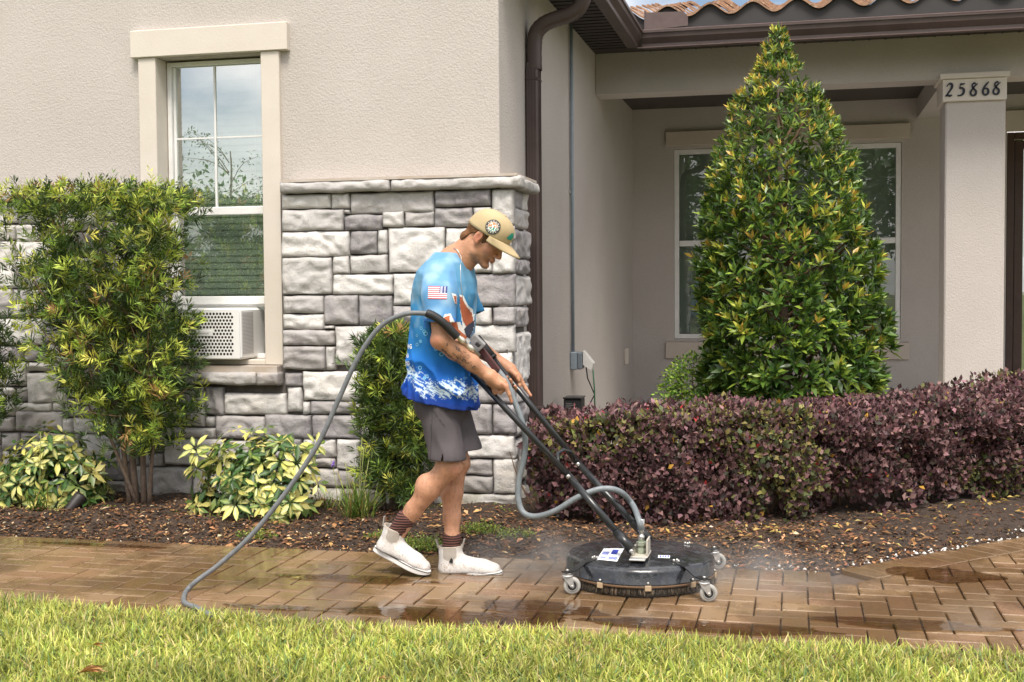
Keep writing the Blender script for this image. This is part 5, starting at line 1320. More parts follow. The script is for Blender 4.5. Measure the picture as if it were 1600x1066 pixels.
# dry leaves on the lawn
def dry_leaf(px_, py_, lb, n_, seed, sz):
    r = np.random.default_rng(seed); c_ = gnd(px_, py_, .03); P = np.tile(np.array(c_), (n_, 1)); a = r.uniform(-.5, .9, n_)
    V, F, C = leaves(P, np.stack([np.cos(a), np.sin(a) * .6, r.uniform(.05, .5, n_)], 1), sz, sz * .32, pick([(.46, .28, .11), (.56, .38, .18), (.30, .17, .07)], [.4, .35, .25], n_, r), four=True, fold=.3)
    tag(link('dry_leaf', np_mesh('dry', V, F, M['leaf_matte'], C)), lb, 'dry leaf')
dry_leaf(122, 1052, 'curled tan dry leaf lying in the lawn at the lower left', 6, 1, .10); dry_leaf(145, 1008, 'small dark brown dry leaf in the lawn near the walk', 4, 2, .05); dry_leaf(590, 1060, 'small tan dry leaf at the very bottom of the lawn', 3, 3, .04)

# ================================================================== what stands across the street (seen only in the window panes)
def far_tree(label, x, y, h, rw, seed, sparse=False):
    r = np.random.default_rng(seed); root = empty('tree', (x, y, -.06), label, 'tree', 'trees across the street')
    MB().tube([(x, y, -.1), (x + .1, y, h * .3), (x - .1, y, h * .6), (x, y, h * .9)], [.2, .15, .1, .03], 8).build('trunk', M['bark'], root)
    n = 500 if sparse else 2600; a = unit(r.normal(0, 1, (n, 3))); rad = r.uniform(.35, 1.05, n)[:, None] * (1 + (fbm(a * 2 + seed, 3)[:, None] - .5) * 1.0)
    P = a * rad * [rw, rw, h * .38] + [x, y, h * .62]; k = fbm(P * .9, 2) > (.5 if sparse else .34); P = P[k]; n = len(P)
    L = r.uniform(.25, .45, n) * (h / 7); V, F, C = leaves(P, r.normal(0, 1, (n, 3)), L, L * .5, pick([(.09, .16, .05), (.13, .21, .06), (.07, .12, .04)], [.4, .3, .3], n, r), four=False)
    foliage('crown', V, F, C, M['leaf'], root)
for k, (x, y, h, w_) in enumerate([(-32, -30, 6.2, 4.6), (-26.5, -33, 7.0, 5), (-20, -31, 5.6, 4.6), (-14, -34, 7.2, 4.8), (-7, -31, 5.4, 4.2), (3.5, -33, 10.5, 4.4), (9, -32, 9.5, 4.6), (16, -31, 7.8, 4.8), (25, -33, 7.4, 5)]):
    far_tree('round tree across the street behind the photographer, seen only as a reflection', x, y, h, w_, 200 + k)
nh = empty('neighbour_house', (-22, -25, -.06), 'low house across the street behind the photographer, mirrored in the window', 'house')
MB().box(-30, -15.5, -28, -20, -.06, 2.4).build('wall', M['stucco'], nh)
q = MB(); q.add([(-30.6, -19.4, 2.4), (-14.9, -19.4, 2.4), (-14.9, -28.6, 2.4), (-30.6, -28.6, 2.4), (-27, -24, 3.7), (-18.5, -24, 3.7)], [(1, 0, 4, 5), (2, 1, 5), (3, 2, 5, 4), (0, 3, 4), (0, 1, 2, 3)])
q.build('roof', simple('grey_roof', (.12, .13, .12), .9, c2=(.17, .18, .16), vs=1), nh)
for k, (x, y, h, w_) in enumerate([(-4, -20, 8.5, 3.6), (2, -22, 9.5, 4), (8.5, -21, 9, 4), (15, -22, 9.5, 4.2), (22, -20, 9, 4.2)]):
    far_tree('tall round tree behind the photographer, seen only as a reflection in the panes', x, y, h, w_, 230 + k)
# young street tree whose twigs show in the upper pane
def spray_tree(x, y, seed):
    r = np.random.default_rng(seed); root = empty('young_tree', (x, y, -.06), 'thin young tree behind the photographer whose twigs show in the upper pane', 'tree')
    MB().tube([(x, y, -.1), (x, y, 1.5), (x + .05, y, 3.6)], [.05, .04, .012], 8).build('trunk', M['bark'], root)
    q = MB(); P, D = [], []
    for k in range(22):
        z0 = r.uniform(1.6, 3.5); a = r.uniform(0, 6.28); l = r.uniform(.5, 1.1); e = Vector((x + math.cos(a) * l, y + math.sin(a) * l, z0 + r.uniform(.1, .7))); pts = curve_pts((x, y, z0), e, .08, 6, side=.08); q.tube(pts, [.009, .007, .006, .004, .003, .002], 5, cap=False)
        for p_ in pts[1:]:
            for _ in range(9): P.append(np.array(p_) + r.normal(0, .05, 3)); D.append(r.normal(0, 1, 3))
    tag(q.build('branch', M['twig'], root), kind='stuff'); P = np.array(P); L = r.uniform(.04, .07, len(P))
    V, F, C = leaves(P, np.array(D), L, L * .4, pick([(.05, .10, .03), (.09, .15, .04)], [.5, .5], len(P), r), four=False); foliage('crown', V, F, C, M['leaf'], root)
pw_ = at(400, 165, YG); mirr = Vector((0, 2 * YG, CAM_Z)); dd = (pw_ - mirr); tt = (-4.0 - mirr.y) / dd.y; tp_ = mirr + dd * tt
spray_tree(tp_.x - .5, -4.0, 9)
# ================================================================== THE MAN
class Vox:
    """implicit surface on a grid, blended shapes, meshed by surface nets"""
    def __init__(s, lo, hi, h):
        s.lo = np.array(lo, float); s.h = h; s.n = np.ceil((np.array(hi) - s.lo) / h).astype(int) + 1
        s.F = np.full(s.n, 0.2, np.float32)
        s.ax = [(s.lo[k] + h * np.arange(s.n[k])).astype(np.float32) for k in range(3)]
    def sl(s, lo, hi, m=.03):
        a = np.clip(((np.array(lo) - m - s.lo) / s.h).astype(int), 0, s.n); b = np.clip(((np.array(hi) + m - s.lo) / s.h).astype(int) + 2, 0, s.n)
        sl = tuple(slice(a[k], b[k]) for k in range(3))
        return sl, s.ax[0][sl[0]][:, None, None], s.ax[1][sl[1]][None, :, None], s.ax[2][sl[2]][None, None, :]
    def put(s, sl, d, k, mode='add'):
        A = s.F[sl]
        if mode == 'add': h = np.maximum(k - np.abs(A - d), 0) / k; s.F[sl] = np.minimum(A, d) - h * h * k * .25
        elif mode == 'sub': d = -d; h = np.maximum(k - np.abs(A - d), 0) / k; s.F[sl] = np.maximum(A, d) + h * h * k * .25
        elif mode == 'and': s.F[sl] = np.maximum(A, d)
    def cone(s, a, b, r1, r2, k=.012, sy=1.0, mode='add'):
        a = np.array(a, float); b = np.array(b, float); r = max(r1, r2)
        sl, x, y, z = s.sl(np.minimum(a, b) - r * max(1, 1 / sy), np.maximum(a, b) + r * max(1, 1 / sy), .03 + k)
        ba = b - a; ba2 = ba.copy(); ba2[1] *= sy; L = (ba2 ** 2).sum() + 1e-9
        px, py, pz = x - a[0], (y - a[1]) * sy, z - a[2]
        t = np.clip((px * ba2[0] + py * ba2[1] + pz * ba2[2]) / L, 0, 1)
        d = np.sqrt((px - t * ba2[0]) ** 2 + (py - t * ba2[1]) ** 2 + (pz - t * ba2[2]) ** 2) - (r1 + (r2 - r1) * t)
        s.put(sl, d.astype(np.float32), k, mode)
    def ell(s, c, r, M3=None, k=.012, mode='add'):
        c = np.array(c, float); r = np.array(r, float); R_ = r.max(); sl, x, y, z = s.sl(c - R_, c + R_, .03 + k)
        p = [x - c[0], y - c[1], z - c[2]]
        if M3 is None: q = p
        else: q = [p[0] * M3[0][i] + p[1] * M3[1][i] + p[2] * M3[2][i] for i in range(3)]
        k0 = np.sqrt((q[0] / r[0]) ** 2 + (q[1] / r[1]) ** 2 + (q[2] / r[2]) ** 2); k1 = np.sqrt((q[0] / r[0] ** 2) ** 2 + (q[1] / r[1] ** 2) ** 2 + (q[2] / r[2] ** 2) ** 2) + 1e-6
        s.put(sl, (k0 * (k0 - 1) / k1).astype(np.float32), k, mode)
    def chain(s, pts, rs, k=.008, sy=1.0):
        for i in range(len(pts) - 1): s.cone(pts[i], pts[i + 1], rs[i], rs[i + 1], k, sy)
    def mesh(s):
        F = s.F; neg = F < 0; N_ = neg.shape
        c = neg[:-1, :-1, :-1].astype(np.int8)
        cnt = sum(neg[i:N_[0] - 1 + i, j:N_[1] - 1 + j, k:N_[2] - 1 + k].astype(np.int8) for i in (0, 1) for j in (0, 1) for k in (0, 1))
        act = (cnt > 0) & (cnt < 8); I = np.argwhere(act); idx = np.full(act.shape, -1, np.int32); idx[act] = np.arange(len(I))
        S = np.zeros((len(I), 3)); W = np.zeros(len(I))
        cor = [(i, j, k) for i in (0, 1) for j in (0, 1) for k in (0, 1)]
        for a in range(8):
            for b in range(a + 1, 8):
                if sum(abs(cor[a][q] - cor[b][q]) for q in range(3)) != 1: continue
                va = F[I[:, 0] + cor[a][0], I[:, 1] + cor[a][1], I[:, 2] + cor[a][2]]; vb = F[I[:, 0] + cor[b][0], I[:, 1] + cor[b][1], I[:, 2] + cor[b][2]]
                m_ = (va < 0) != (vb < 0); t = np.where(m_, va / np.where(m_, va - vb, 1), 0)
                S[m_] += (np.array(cor[a]) + t[:, None] * (np.array(cor[b]) - np.array(cor[a])))[m_]; W[m_] += 1
        V = s.lo + s.h * (I + S / W[:, None]); Fs = []
        for ax_ in range(3):
            sl0 = [slice(None)] * 3; sl1 = [slice(None)] * 3; sl0[ax_] = slice(0, -1); sl1[ax_] = slice(1, None)
            ch = neg[tuple(sl0)] != neg[tuple(sl1)]; E = np.argwhere(ch); o = [q for q in range(3) if q != ax_]
            ok = (E[:, o[0]] > 0) & (E[:, o[1]] > 0) & (E[:, o[0]] < N_[o[0]] - 1) & (E[:, o[1]] < N_[o[1]] - 1); E = E[ok]
            def g(da, db): e = E.copy(); e[:, o[0]] += da; e[:, o[1]] += db; return idx[e[:, 0], e[:, 1], e[:, 2]]
            Q = np.stack([g(-1, -1), g(0, -1), g(0, 0), g(-1, 0)], 1); inside = neg[E[:, 0], E[:, 1], E[:, 2]]
            flip = inside if ax_ != 1 else ~inside
            Q[~flip] = Q[~flip][:, ::-1]; Fs.append(Q)
        return V, np.concatenate(Fs)
def relax(V, F, it=2, lam=.5):
    e = np.concatenate([F[:, [0, 1]], F[:, [1, 2]], F[:, [2, 3]], F[:, [3, 0]]]); n = len(V)
    for _ in range(it):
        S = np.zeros_like(V); c = np.zeros(n)
        for a, b in ((0, 1), (1, 0)):
            for q in range(3): S[:, q] += np.bincount(e[:, a], V[e[:, b], q], n)
            c += np.bincount(e[:, a], minlength=n)
        V = V * (1 - lam) + lam * S / np.maximum(c, 1)[:, None]
    return V
def J(px, py, Y): return np.array(at(px, py, Y))
YM = 5.42
pr0 = J(690, 900, YM); pr0[2] = 0
man = empty('person', Vector(pr0), 'young man in tan cap, blue printed t-shirt, grey shorts and white boots pushing a cleaner', 'person')
# head frame
hp = R(41); HF_ = np.array([math.cos(hp), 0, -math.sin(hp)]); HU = np.array([math.sin(hp), 0, math.cos(hp)]); HS = np.array([0, 1.0, 0])
yaw = R(4); cyw, syw = math.cos(yaw), math.sin(yaw)          # the face turned a touch towards the viewer
Rz = np.array([[cyw, syw, 0], [-syw, cyw, 0], [0, 0, 1]]); HF_ = Rz @ HF_; HU = Rz @ HU; HS = Rz @ HS
HM = np.stack([HF_, HS, HU], 1)
E0 = J(750, 371, YM - .075); HC = np.array([E0[0], YM, E0[2]])
def H(f, s_, u): return HC + HF_ * f + HS * s_ + HU * u
def toH(P): q = P - HC; return q @ HM
b = Vox((J(560, 900, 5.4)[0], 5.02, -.02), (J(850, 900, 5.4)[0], 5.80, 1.78), .004)
# torso, hidden by the clothes
b.cone(J(692, 600, YM), J(694, 470, YM), .105, .135, .03, .8); b.cone(J(690, 440, YM - .12), J(700, 440, YM + .12), .07, .07, .04)
# neck
b.cone(J(704, 420, YM), H(-.028, 0, -.03), .066, .056, .03); b.cone(J(712, 425, YM), H(.0, 0, -.055), .05, .05, .03)
b.cone(J(690, 425, YM), J(706, 408, YM), .07, .06, .05)
# skull and face
b.ell(H(-.006, 0, .040), (.092, .073, .082), HM, .02)
b.ell(H(.042, 0, -.018), (.054, .056, .078), HM, .025)
for s_ in (-1, 1):
    b.chain([H(.008, s_ * .052, -.040), H(.022, s_ * .046, -.066), H(.078, s_ * .013, -.092)], [.016, .017, .014], .02)
    b.ell(H(.060, s_ * .036, -.012), (.028, .022, .024), HM, .015)
    b.cone(H(.078, s_ * .040, .026), H(.092, s_ * .010, .026), .011, .012, .012)
    b.ell(H(.1025, s_ * .012, -.028), (.012, .0075, .0075), HM, .006)
    b.ell(H(.096, s_ * .032, .006), (.016, .017, .013), HM, .010, 'sub')
    b.ell(H(.080, s_ * .032, .005), (.0145, .015, .0135), HM, .004)
b.ell(H(.086, 0, -.092), (.017, .020, .015), HM, .014)
b.cone(H(.090, 0, .022), H(.113, 0, -.019), .0085, .0105, .008); b.ell(H(.114, 0, -.023), (.010, .009, .0085), HM, .006)
b.ell(H(.094, 0, -.050), (.014, .022, .010), HM, .008)
b.ell(H(.1005, 0, -.0515), (.0085, .021, .0055), HM, .004); b.ell(H(.0985, 0, -.0625), (.0085, .019, .0062), HM, .004)
b.cone(H(.110, -.018, -.0572), H(.110, .018, -.0572), .0022, .0022, .003, mode='sub'); b.ell(H(.100, 0, -.076), (.007, .02, .006), HM, .006, 'sub')
for s_ in (-1, 1):
    b.ell(H(-.004, s_ * .079, .002), (.0195, .0075, .033), HM, .006); b.ell(H(-.001, s_ * .0875, .006), (.011, .005, .019), HM, .004, 'sub'); b.ell(H(.006, s_ * .078, -.024), (.009, .006, .011), HM, .006)
# near arm
SH = J(688, 446, 5.28); EL = J(690, 531, 5.215); WR = J(756, 582, 5.33)
b.chain([SH, SH * .45 + EL * .55, EL], [.052, .048, .042], .02); b.chain([EL, EL * .68 + WR * .32 + [0, 0, .004], EL * .3 + WR * .7, WR], [.042, .0455, .036, .0275], .02); b.ell(J(684, 533, 5.215), (.03, .03, .03), None, .02)
# far arm
SH2 = J(705, 440, 5.60); EL2 = J(722, 528, 5.67); WR2 = J(789, 571, 5.60)
b.chain([SH2, EL2], [.055, .043], .02); b.chain([EL2, EL2 * .65 + WR2 * .35, WR2], [.042, .044, .026], .02)
# near hand: back of the hand up, forefinger pointing down, other fingers curled
b.chain([WR, J(766, 588, 5.335), J(779, 599, 5.345)], [.027, .031, .027], .012, .95); b.cone(J(768, 592, 5.34), J(786, 603, 5.335), .026, .017, .012); b.cone(J(766, 595, 5.37), J(776, 606, 5.385), .024, .016, .012)
b.chain([J(786, 600, 5.325), J(790.5, 604, 5.325), J(795.5, 616, 5.33), J(799.5, 628.5, 5.34)], [.0120, .0110, .0092, .0072], .005)
b.chain([J(784, 603, 5.345), J(787, 609, 5.347), J(781.5, 613.5, 5.355), J(774, 609, 5.37)], [.0118, .0108, .0098, .008], .004)
b.chain([J(778, 605, 5.368), J(779.5, 611.5, 5.370), J(773.5, 614, 5.378), J(767, 609, 5.39)], [.0112, .0102, .0092, .0078], .004)
b.chain([J(771, 605, 5.388), J(771.5, 610.5, 5.392), J(766, 611.5, 5.398), J(761, 606, 5.405)], [.0098, .009, .0082, .007], .004)
b.chain([J(764, 586, 5.37), J(777, 588, 5.40), J(788, 596, 5.405), J(793, 604, 5.40)], [.014, .0125, .0105, .008], .008)
# far hand on the far bar
b.chain([WR2, J(797, 577, 5.60), J(808, 590, 5.605)], [.0255, .028, .023], .012)
b.chain([J(812, 590, 5.605), J(816, 598, 5.612), J(822, 608, 5.61), J(829.5, 618.5, 5.605)], [.0115, .0105, .0092, .0072], .005)
b.chain([J(809, 594, 5.615), J(811, 602, 5.605), J(808, 610, 5.575), J(804.5, 603.5, 5.555)], [.0112, .0105, .0098, .0082], .004)
b.chain([J(803, 590, 5.615), J(803, 598, 5.605), J(801, 603.5, 5.575), J(797.5, 593.5, 5.555)], [.0108, .010, .0095, .0082], .004)
b.chain([J(797, 586, 5.615), J(796, 592, 5.60), J(794, 596, 5.575), J(792, 589, 5.56)], [.010, .0092, .0086, .0075], .004)
b.chain([J(798, 579, 5.58), J(806, 586, 5.56), J(811, 595, 5.558)], [.0125, .0105, .0078], .006)
# legs
HIP = J(692, 645, 5.385); KN = J(702, 728, 5.33); AN = J(631, 820, 5.34); CALF = J(672, 764, 5.335)
b.chain([HIP, KN], [.056, .056], .02); b.ell(J(709, 731, 5.33), (.036, .038, .036), None, .03); b.chain([KN, CALF, J(646, 797, 5.34), AN], [.052, .049, .040, .035], .02)
b.ell(J(664, 758, 5.335), (.040, .042, .048), None, .04)
HIP2 = J(706, 640, 5.50); KN2 = J(714, 722, 5.50); AN2 = J(706, 838, 5.46)
b.chain([HIP2, KN2], [.058, .055], .02); b.ell(J(722, 724, 5.50), (.034, .036, .036), None, .03); b.chain([KN2, J(706, 770, 5.49), J(706, 808, 5.475), AN2], [.050, .050, .039, .035], .02)
b.chain([AN, J(616, 846, 5.34)], [.034, .03], .01); b.chain([AN2, J(706, 872, 5.46)], [.035, .03], .01)
V, F = b.mesh(); V = relax(V, F, 1, .4)
hl = toH(V); ishead = (hl[:, 2] > -.12) & (V[:, 2] > J(700, 425, YM)[2]) & (hl[:, 0] > -.13)
n1 = fbm(V * 14, 3); n2 = fbm(V * 60, 2)
skin = np.array([.48, .245, .145]); n3 = fbm(V * np.array([110, 110, 45]), 3); C = np.tile(skin, (len(V), 1)) * (1 + (n1 - .5)[:, None] * .45) * (1 + (n2 - .5)[:, None] * .22) * (1 - .30 * np.clip((n3 - .56) * 8, 0, 1) * (V[:, 2] < .8))[:, None]
red = np.array([.50, .17, .11])
def paint(mask, col, a): C[:] = C * (1 - (mask * a)[:, None]) + np.array(col) * (mask * a)[:, None]
f, s_, u = hl[:, 0], np.abs(hl[:, 1]), hl[:, 2]
gauss = lambda c, r_: np.exp(-(((f - c[0]) / r_[0]) ** 2 + ((s_ - c[1]) / r_[1]) ** 2 + ((u - c[2]) / r_[2]) ** 2))
paint(gauss((0, .08, .0), (.02, .012, .03)) * ishead, red, .75); paint(gauss((.112, 0, -.025), (.014, .02, .014)) * ishead, red, .5); paint(gauss((.07, .045, -.015), (.03, .03, .022)) * ishead, red, .45)
paint(gauss((.10, .012, -.057), (.012, .014, .0075)) * ishead, (.40, .13, .10), .9)
paint(np.clip(1 - np.abs(u + .0572) / .0022, 0, 1) * (f > .095) * (s_ < .022) * ishead, (.10, .03, .02), .9)
jaw = ishead * np.clip((-.035 - u) / .03, 0, 1) * np.clip((f - .0) / .04, 0, 1) * (u > -.115) * (n2 > .35); paint(jaw * (1 - gauss((.10, .0, -.057), (.015, .02, .012))), (.20, .105, .06), .42)
paint(gauss((.098, .012, -.042), (.01, .02, .006)) * ishead, (.22, .12, .07), .4)
paint(gauss((.088, .030, .0285), (.016, .020, .0045)) * ishead, (.10, .05, .025), .95)
paint(gauss((.092, .032, .0005), (.010, .014, .0022)) * ishead, (.05, .03, .02), .9); paint(gauss((.085, .035, -.004), (.014, .018, .014)) * ishead, (.36, .17, .11), .4)
paint(gauss((-.001, .086, .006), (.008, .010, .013)) * ishead, (.22, .08, .05), .6)
for (c_, rr) in ((J(801, 628, 5.33), .012), (J(788, 603, 5.31), .014), (J(830, 619, 5.6), .014), (J(712, 733, 5.28), .03), (J(680, 534, 5.17), .03), (J(806, 604, 5.54), .012), (J(798, 595, 5.54), .012)):
    paint(np.exp(-(((V - c_) ** 2).sum(1) / rr ** 2)), red, .45)
lo_ = V[:, 2] < .75; paint(lo_ * (n1 > .45), (.56, .30, .19), .35)
M['skin'] = vcol('skin', .50, 0, .4, .0022, 120, sss=.10)
body_me = np_mesh('body', V, F, M['skin'], C, smooth=True); body = link('body', body_me, man)
def bvh(V, F): return BVHTree.FromPolygons([tuple(v) for v in V], [tuple(q) for q in F])
BODY = bvh(V, F)

# fingernails on the two pointing fingers are too small to see; eyes are lids looking down.
# hair under the cap
hb = Vox(H(-.02, 0, .02) - .17, H(-.02, 0, .02) + .17, .003)
hb.ell(H(-.010, 0, .034), (.0955, .0790, .088), HM, .01); hb.cone(H(-.060, -.03, -.045), H(-.060, .03, -.045), .030, .030, .02)
X_, Y_, Z_ = np.meshgrid(*hb.ax, indexing='ij'); q_ = (np.stack([X_, Y_, Z_], -1) - HC) @ HM
um = np.interp(q_[..., 0], [-.12, -.085, -.068, -.050, -.030, -.016, .0, .014, .020, .036, .046, .09], [-.09, -.088, -.078, -.020, .006, .030, .036, .030, -.012, -.012, .030, .04])
nn_ = (fbm(np.stack([X_, Y_, Z_], -1) * 55, 2) - .5) * .006
hb.F = np.maximum(hb.F + nn_, np.maximum(um + nn_ * 2 - q_[..., 2], q_[..., 2] - .040 - .15 * q_[..., 0])).astype(np.float32)
Vh, Fh = hb.mesh(); nh_ = fbm(Vh * np.array([60, 60, 160]), 2)[:, None]
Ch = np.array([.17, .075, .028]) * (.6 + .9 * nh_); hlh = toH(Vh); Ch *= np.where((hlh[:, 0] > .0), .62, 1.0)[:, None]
link('hair', np_mesh('hair', Vh, Fh, vcol('hair', .6, 0, .3, .004, 260), Ch, smooth=True), man)

# cap
M['cap'] = simple('cap_cloth', (.47, .37, .21), .85, c2=(.42, .325, .18), vs=12, bs=.0008, bscale=400)
cap = MB(); V = []; nA, nT = 48, 14
rim = lambda f_: .030 + .17 * f_
for i in range(nT + 1):
    th = i / nT * math.pi / 2; qq = math.sin(th); pp = max(0, 1 - qq ** 2.9) ** (1 / 2.1) if i < nT else 0
    for k in range(nA):
        a = 2 * math.pi * k / nA; f0 = .104 * math.cos(a); bump_ = 1 + .012 * math.cos(6 * a) * math.sin(th) * 0
        f_ = .002 + .109 * math.cos(a) * pp * bump_ + .010 * qq * (1 - pp); s2 = .088 * math.sin(a) * pp * bump_
        V.append(tuple(H(f_, s2, rim(f0) + (.141 - rim(f0)) * qq)))
Fc = [(i * nA + k, i * nA + (k + 1) % nA, (i + 1) * nA + (k + 1) % nA, (i + 1) * nA + k) for i in range(nT) for k in range(nA)]
cap.add(V, Fc, True); capo = cap.build('cap', M['cap'], man); md = capo.modifiers.new('t', 'SOLIDIFY'); md.thickness = .003; md.offset = -1
CAPB = bvh(V, Fc)
q = MB(); V = []; nb_ = 20
for i in range(6):
    t_ = i / 5
    for k in range(nb_ + 1):
        a = (k / nb_ - .5) * 2 * R(72); fi, si = .004 + .106 * math.cos(a), .087 * math.sin(a); ext = .082 * math.cos(a / R(72) * math.pi / 2) ** .55
        V.append(tuple(H(fi + ext * t_, si * (1 - .04 * t_), rim(.104 * math.cos(a)) + .004 - .014 * t_ - .35 * (abs(si) / .087) ** 2 * .045 * t_)))
q.add(V, [(i * (nb_ + 1) + k, (i + 1) * (nb_ + 1) + k, (i + 1) * (nb_ + 1) + k + 1, i * (nb_ + 1) + k + 1) for i in range(5) for k in range(nb_)], True)
br = q.mesh(); bo = link('brim', br, capo, M['cap']); md = bo.modifiers.new('t', 'SOLIDIFY'); md.thickness = .0045; md.offset = 0
q = MB(); q.lathe([(0, .004), (.005, .003), (.007, 0)], H(.014, 0, .1415), HU, 10); link('cap_button', q.mesh(), capo, M['cap'])

def decal(name, tree, x0, x1, z0, z1, nu, nv, fn, parent, mat, Yfrom=4.9, off=.0018, shear=0.0, kind=None, rot=0.0):
    """flat print lying on a curved surface: a fine patch dropped along +Y onto it"""
    V, F, C, idx = [], [], [], {}; cx, cz = (x0 + x1) / 2, (z0 + z1) / 2; cr, sr = math.cos(rot), math.sin(rot)
    def vert(i, j):
        if (i, j) in idx: return idx[(i, j)]
        x = x0 + (x1 - x0) * i / nu; z = z0 + (z1 - z0) * j / nv + shear * (i / nu); dx, dz = x - cx, z - cz; x, z = cx + dx * cr - dz * sr, cz + dx * sr + dz * cr
        h_ = tree.ray_cast(Vector((x, Yfrom, z)), Vector((0, 1, 0)), 1.5)
        if h_[0] is None: idx[(i, j)] = None
        else: n_ = h_[1] if h_[1].y < 0 else -h_[1]; V.append(tuple(h_[0] + n_ * off)); idx[(i, j)] = len(V) - 1
        return idx[(i, j)]
    for i in range(nu):
        for j in range(nv):
            c_ = fn((i + .5) / nu, (j + .5) / nv)
            if c_ is None: continue
            vv = [vert(i, j), vert(i + 1, j), vert(i + 1, j + 1), vert(i, j + 1)]
            if None in vv: continue
            ys_ = [V[a][1] for a in vv]
            if max(ys_) - min(ys_) > .03: continue
            F.append(tuple(vv)); C.append(c_)
    me = bpy.data.meshes.new(name); me.from_pydata(V, [], F); me.update(); a = me.color_attributes.new('Col', 'FLOAT_COLOR', 'CORNER')
    for p_, c_ in zip(me.polygons, C):
        for l in p_.loop_indices: a.data[l].color = (*c_, 1)
    o = link(name, me, parent, mat)
    return o
# cap patch: round badge with 20, and a green mark on the front panel
NUM = {'2': [(0, 5), (1, 6), (2, 6), (3, 5), (3, 4), (2, 3), (1, 2), (0, 1), (0, 0), (1, 0), (2, 0), (3, 0)], '0': [(0, 1), (0, 2), (0, 3), (0, 4), (0, 5), (1, 6), (2, 6), (3, 5), (3, 4), (3, 3), (3, 2), (3, 1), (2, 0), (1, 0)]}
def badge(a, c_):
    x, z = a * 2 - 1, c_ * 2 - 1; r_ = math.hypot(x, z); th = math.degrees(math.atan2(z, x))
    if r_ > 1: return None
    if r_ > .92: return (.05, .05, .05)
    if r_ > .66: return (.60, .58, .52) if (int(th / 13) % 2 == 0 and .74 < r_ < .84) else (.06, .06, .055)
    if r_ > .61: return (.75, .73, .66)
    gx, gz = (x + .46) / .115, (z + .42) / .125
    for d_, o_ in (('2', 0), ('0', 4.3)):
        for (ax_, az_) in NUM[d_]:
            if abs(gx - o_ - ax_) < .52 and abs(gz - az_) < .52: return (.85, .84, .78)
    return (.04, .30, .24) if (z < -.05 + .4 * x) else (.62, .22, .10)
pc = J(770.5, 355, 5.34); rr = .0335; decal('badge', CAPB, pc[0] - rr, pc[0] + rr, pc[2] - rr, pc[2] + rr, 44, 44, badge, capo, M['vc'], rot=-.5)
pc = J(796, 370, 5.36); decal('emblem', CAPB, pc[0] - .011, pc[0] + .010, pc[2] - .014, pc[2] + .018, 10, 14, lambda a, c_: (.02, .28, .20) if abs(a - .45 - .15 * c_) < .45 * (1.05 - c_) + .12 else None, capo, M['vc'], rot=-.35)

# t-shirt
sh = Vox((J(600, 600, 5.4)[0], 5.08, J(700, 650, 5.4)[2]), (J(790, 600, 5.4)[0], 5.78, J(700, 370, 5.4)[2]), .0042)
prof = [(380, 699, 712, .05), (392, 690, 722, .085), (402, 680, 729, .115), (412, 668, 735, .150), (424, 657, 736, .178), (440, 650, 740, .190), (460, 645, 742, .192), (500, 642, 741, .186), (540, 639, 737, .184), (580, 635.5, 739, .194), (612, 632, 742, .208), (650, 631, 743, .214)]
zz = np.array([J(690, p_[0], YM)[2] for p_ in prof])[::-1]; xb = np.array([J(p_[1], p_[0], YM)[0] for p_ in prof])[::-1]; xf = np.array([J(p_[2], p_[0], YM)[0] for p_ in prof])[::-1]; hd = np.array([p_[3] for p_ in prof])[::-1]
sl, x, y, z = sh.sl(sh.lo, sh.lo + sh.h * sh.n, 0); xbz, xfz, hz = np.interp(z, zz, xb), np.interp(z, zz, xf), np.interp(z, zz, hd)
cx_, rx_ = (xbz + xfz) / 2, (xfz - xbz) / 2; ee = 2.3
k0 = (np.abs((x - cx_) / rx_) ** ee + np.abs((y - YM - .005) / hz) ** ee) ** (1 / ee); d = (k0 - 1) * np.minimum(rx_, hz) * .85
d = np.maximum(d, z - J(700, 398, YM)[2]); sh.F = np.minimum(sh.F, d).astype(np.float32)
CU = J(687, 503, 5.215)
slv = Vox(sh.lo, sh.lo + sh.h * (sh.n - 1), sh.h); slv.F = np.full(sh.F.shape, .2, np.float32)
slv.chain([J(684, 434, 5.30), J(685, 462, 5.245), CU], [.072, .072, .070], .035); CU2 = J(735, 492, 5.655); slv.chain([J(702, 432, 5.56), J(718, 462, 5.62), CU2], [.068, .070, .066], .035)
# cuffs: cut square, then hollow
def halfspace(V_, p0, nrm, reg_lo, reg_hi, mode):
    sl, x, y, z = V_.sl(reg_lo, reg_hi, 0); n_ = np.array(nrm) / np.linalg.norm(nrm); d = (x - p0[0]) * n_[0] + (y - p0[1]) * n_[1] + (z - p0[2]) * n_[2]
    V_.F[sl] = np.maximum(V_.F[sl], d.astype(np.float32))
halfspace(slv, CU, (.02, -.05, -1), (CU[0] - .2, 5.05, CU[2] - .2), (CU[0] + .2, 5.42, CU[2] + .05), 'and')
halfspace(slv, CU2, (.35, .1, -1), (CU2[0] - .2, 5.45, CU2[2] - .2), (CU2[0] + .2, 5.8, CU2[2] + .07), 'and')
hh_ = np.maximum(.008 - np.abs(sh.F - slv.F), 0) / .008; sh.F = np.minimum(sh.F, slv.F) - hh_ * hh_ * .002
sh.cone(CU + [0, 0, -.03], CU + [0, .01, .035], .060, .056, .004, mode='sub'); sh.cone(CU2 + [.01, 0, -.03], CU2 + [-.01, 0, .03], .056, .050, .004, mode='sub')
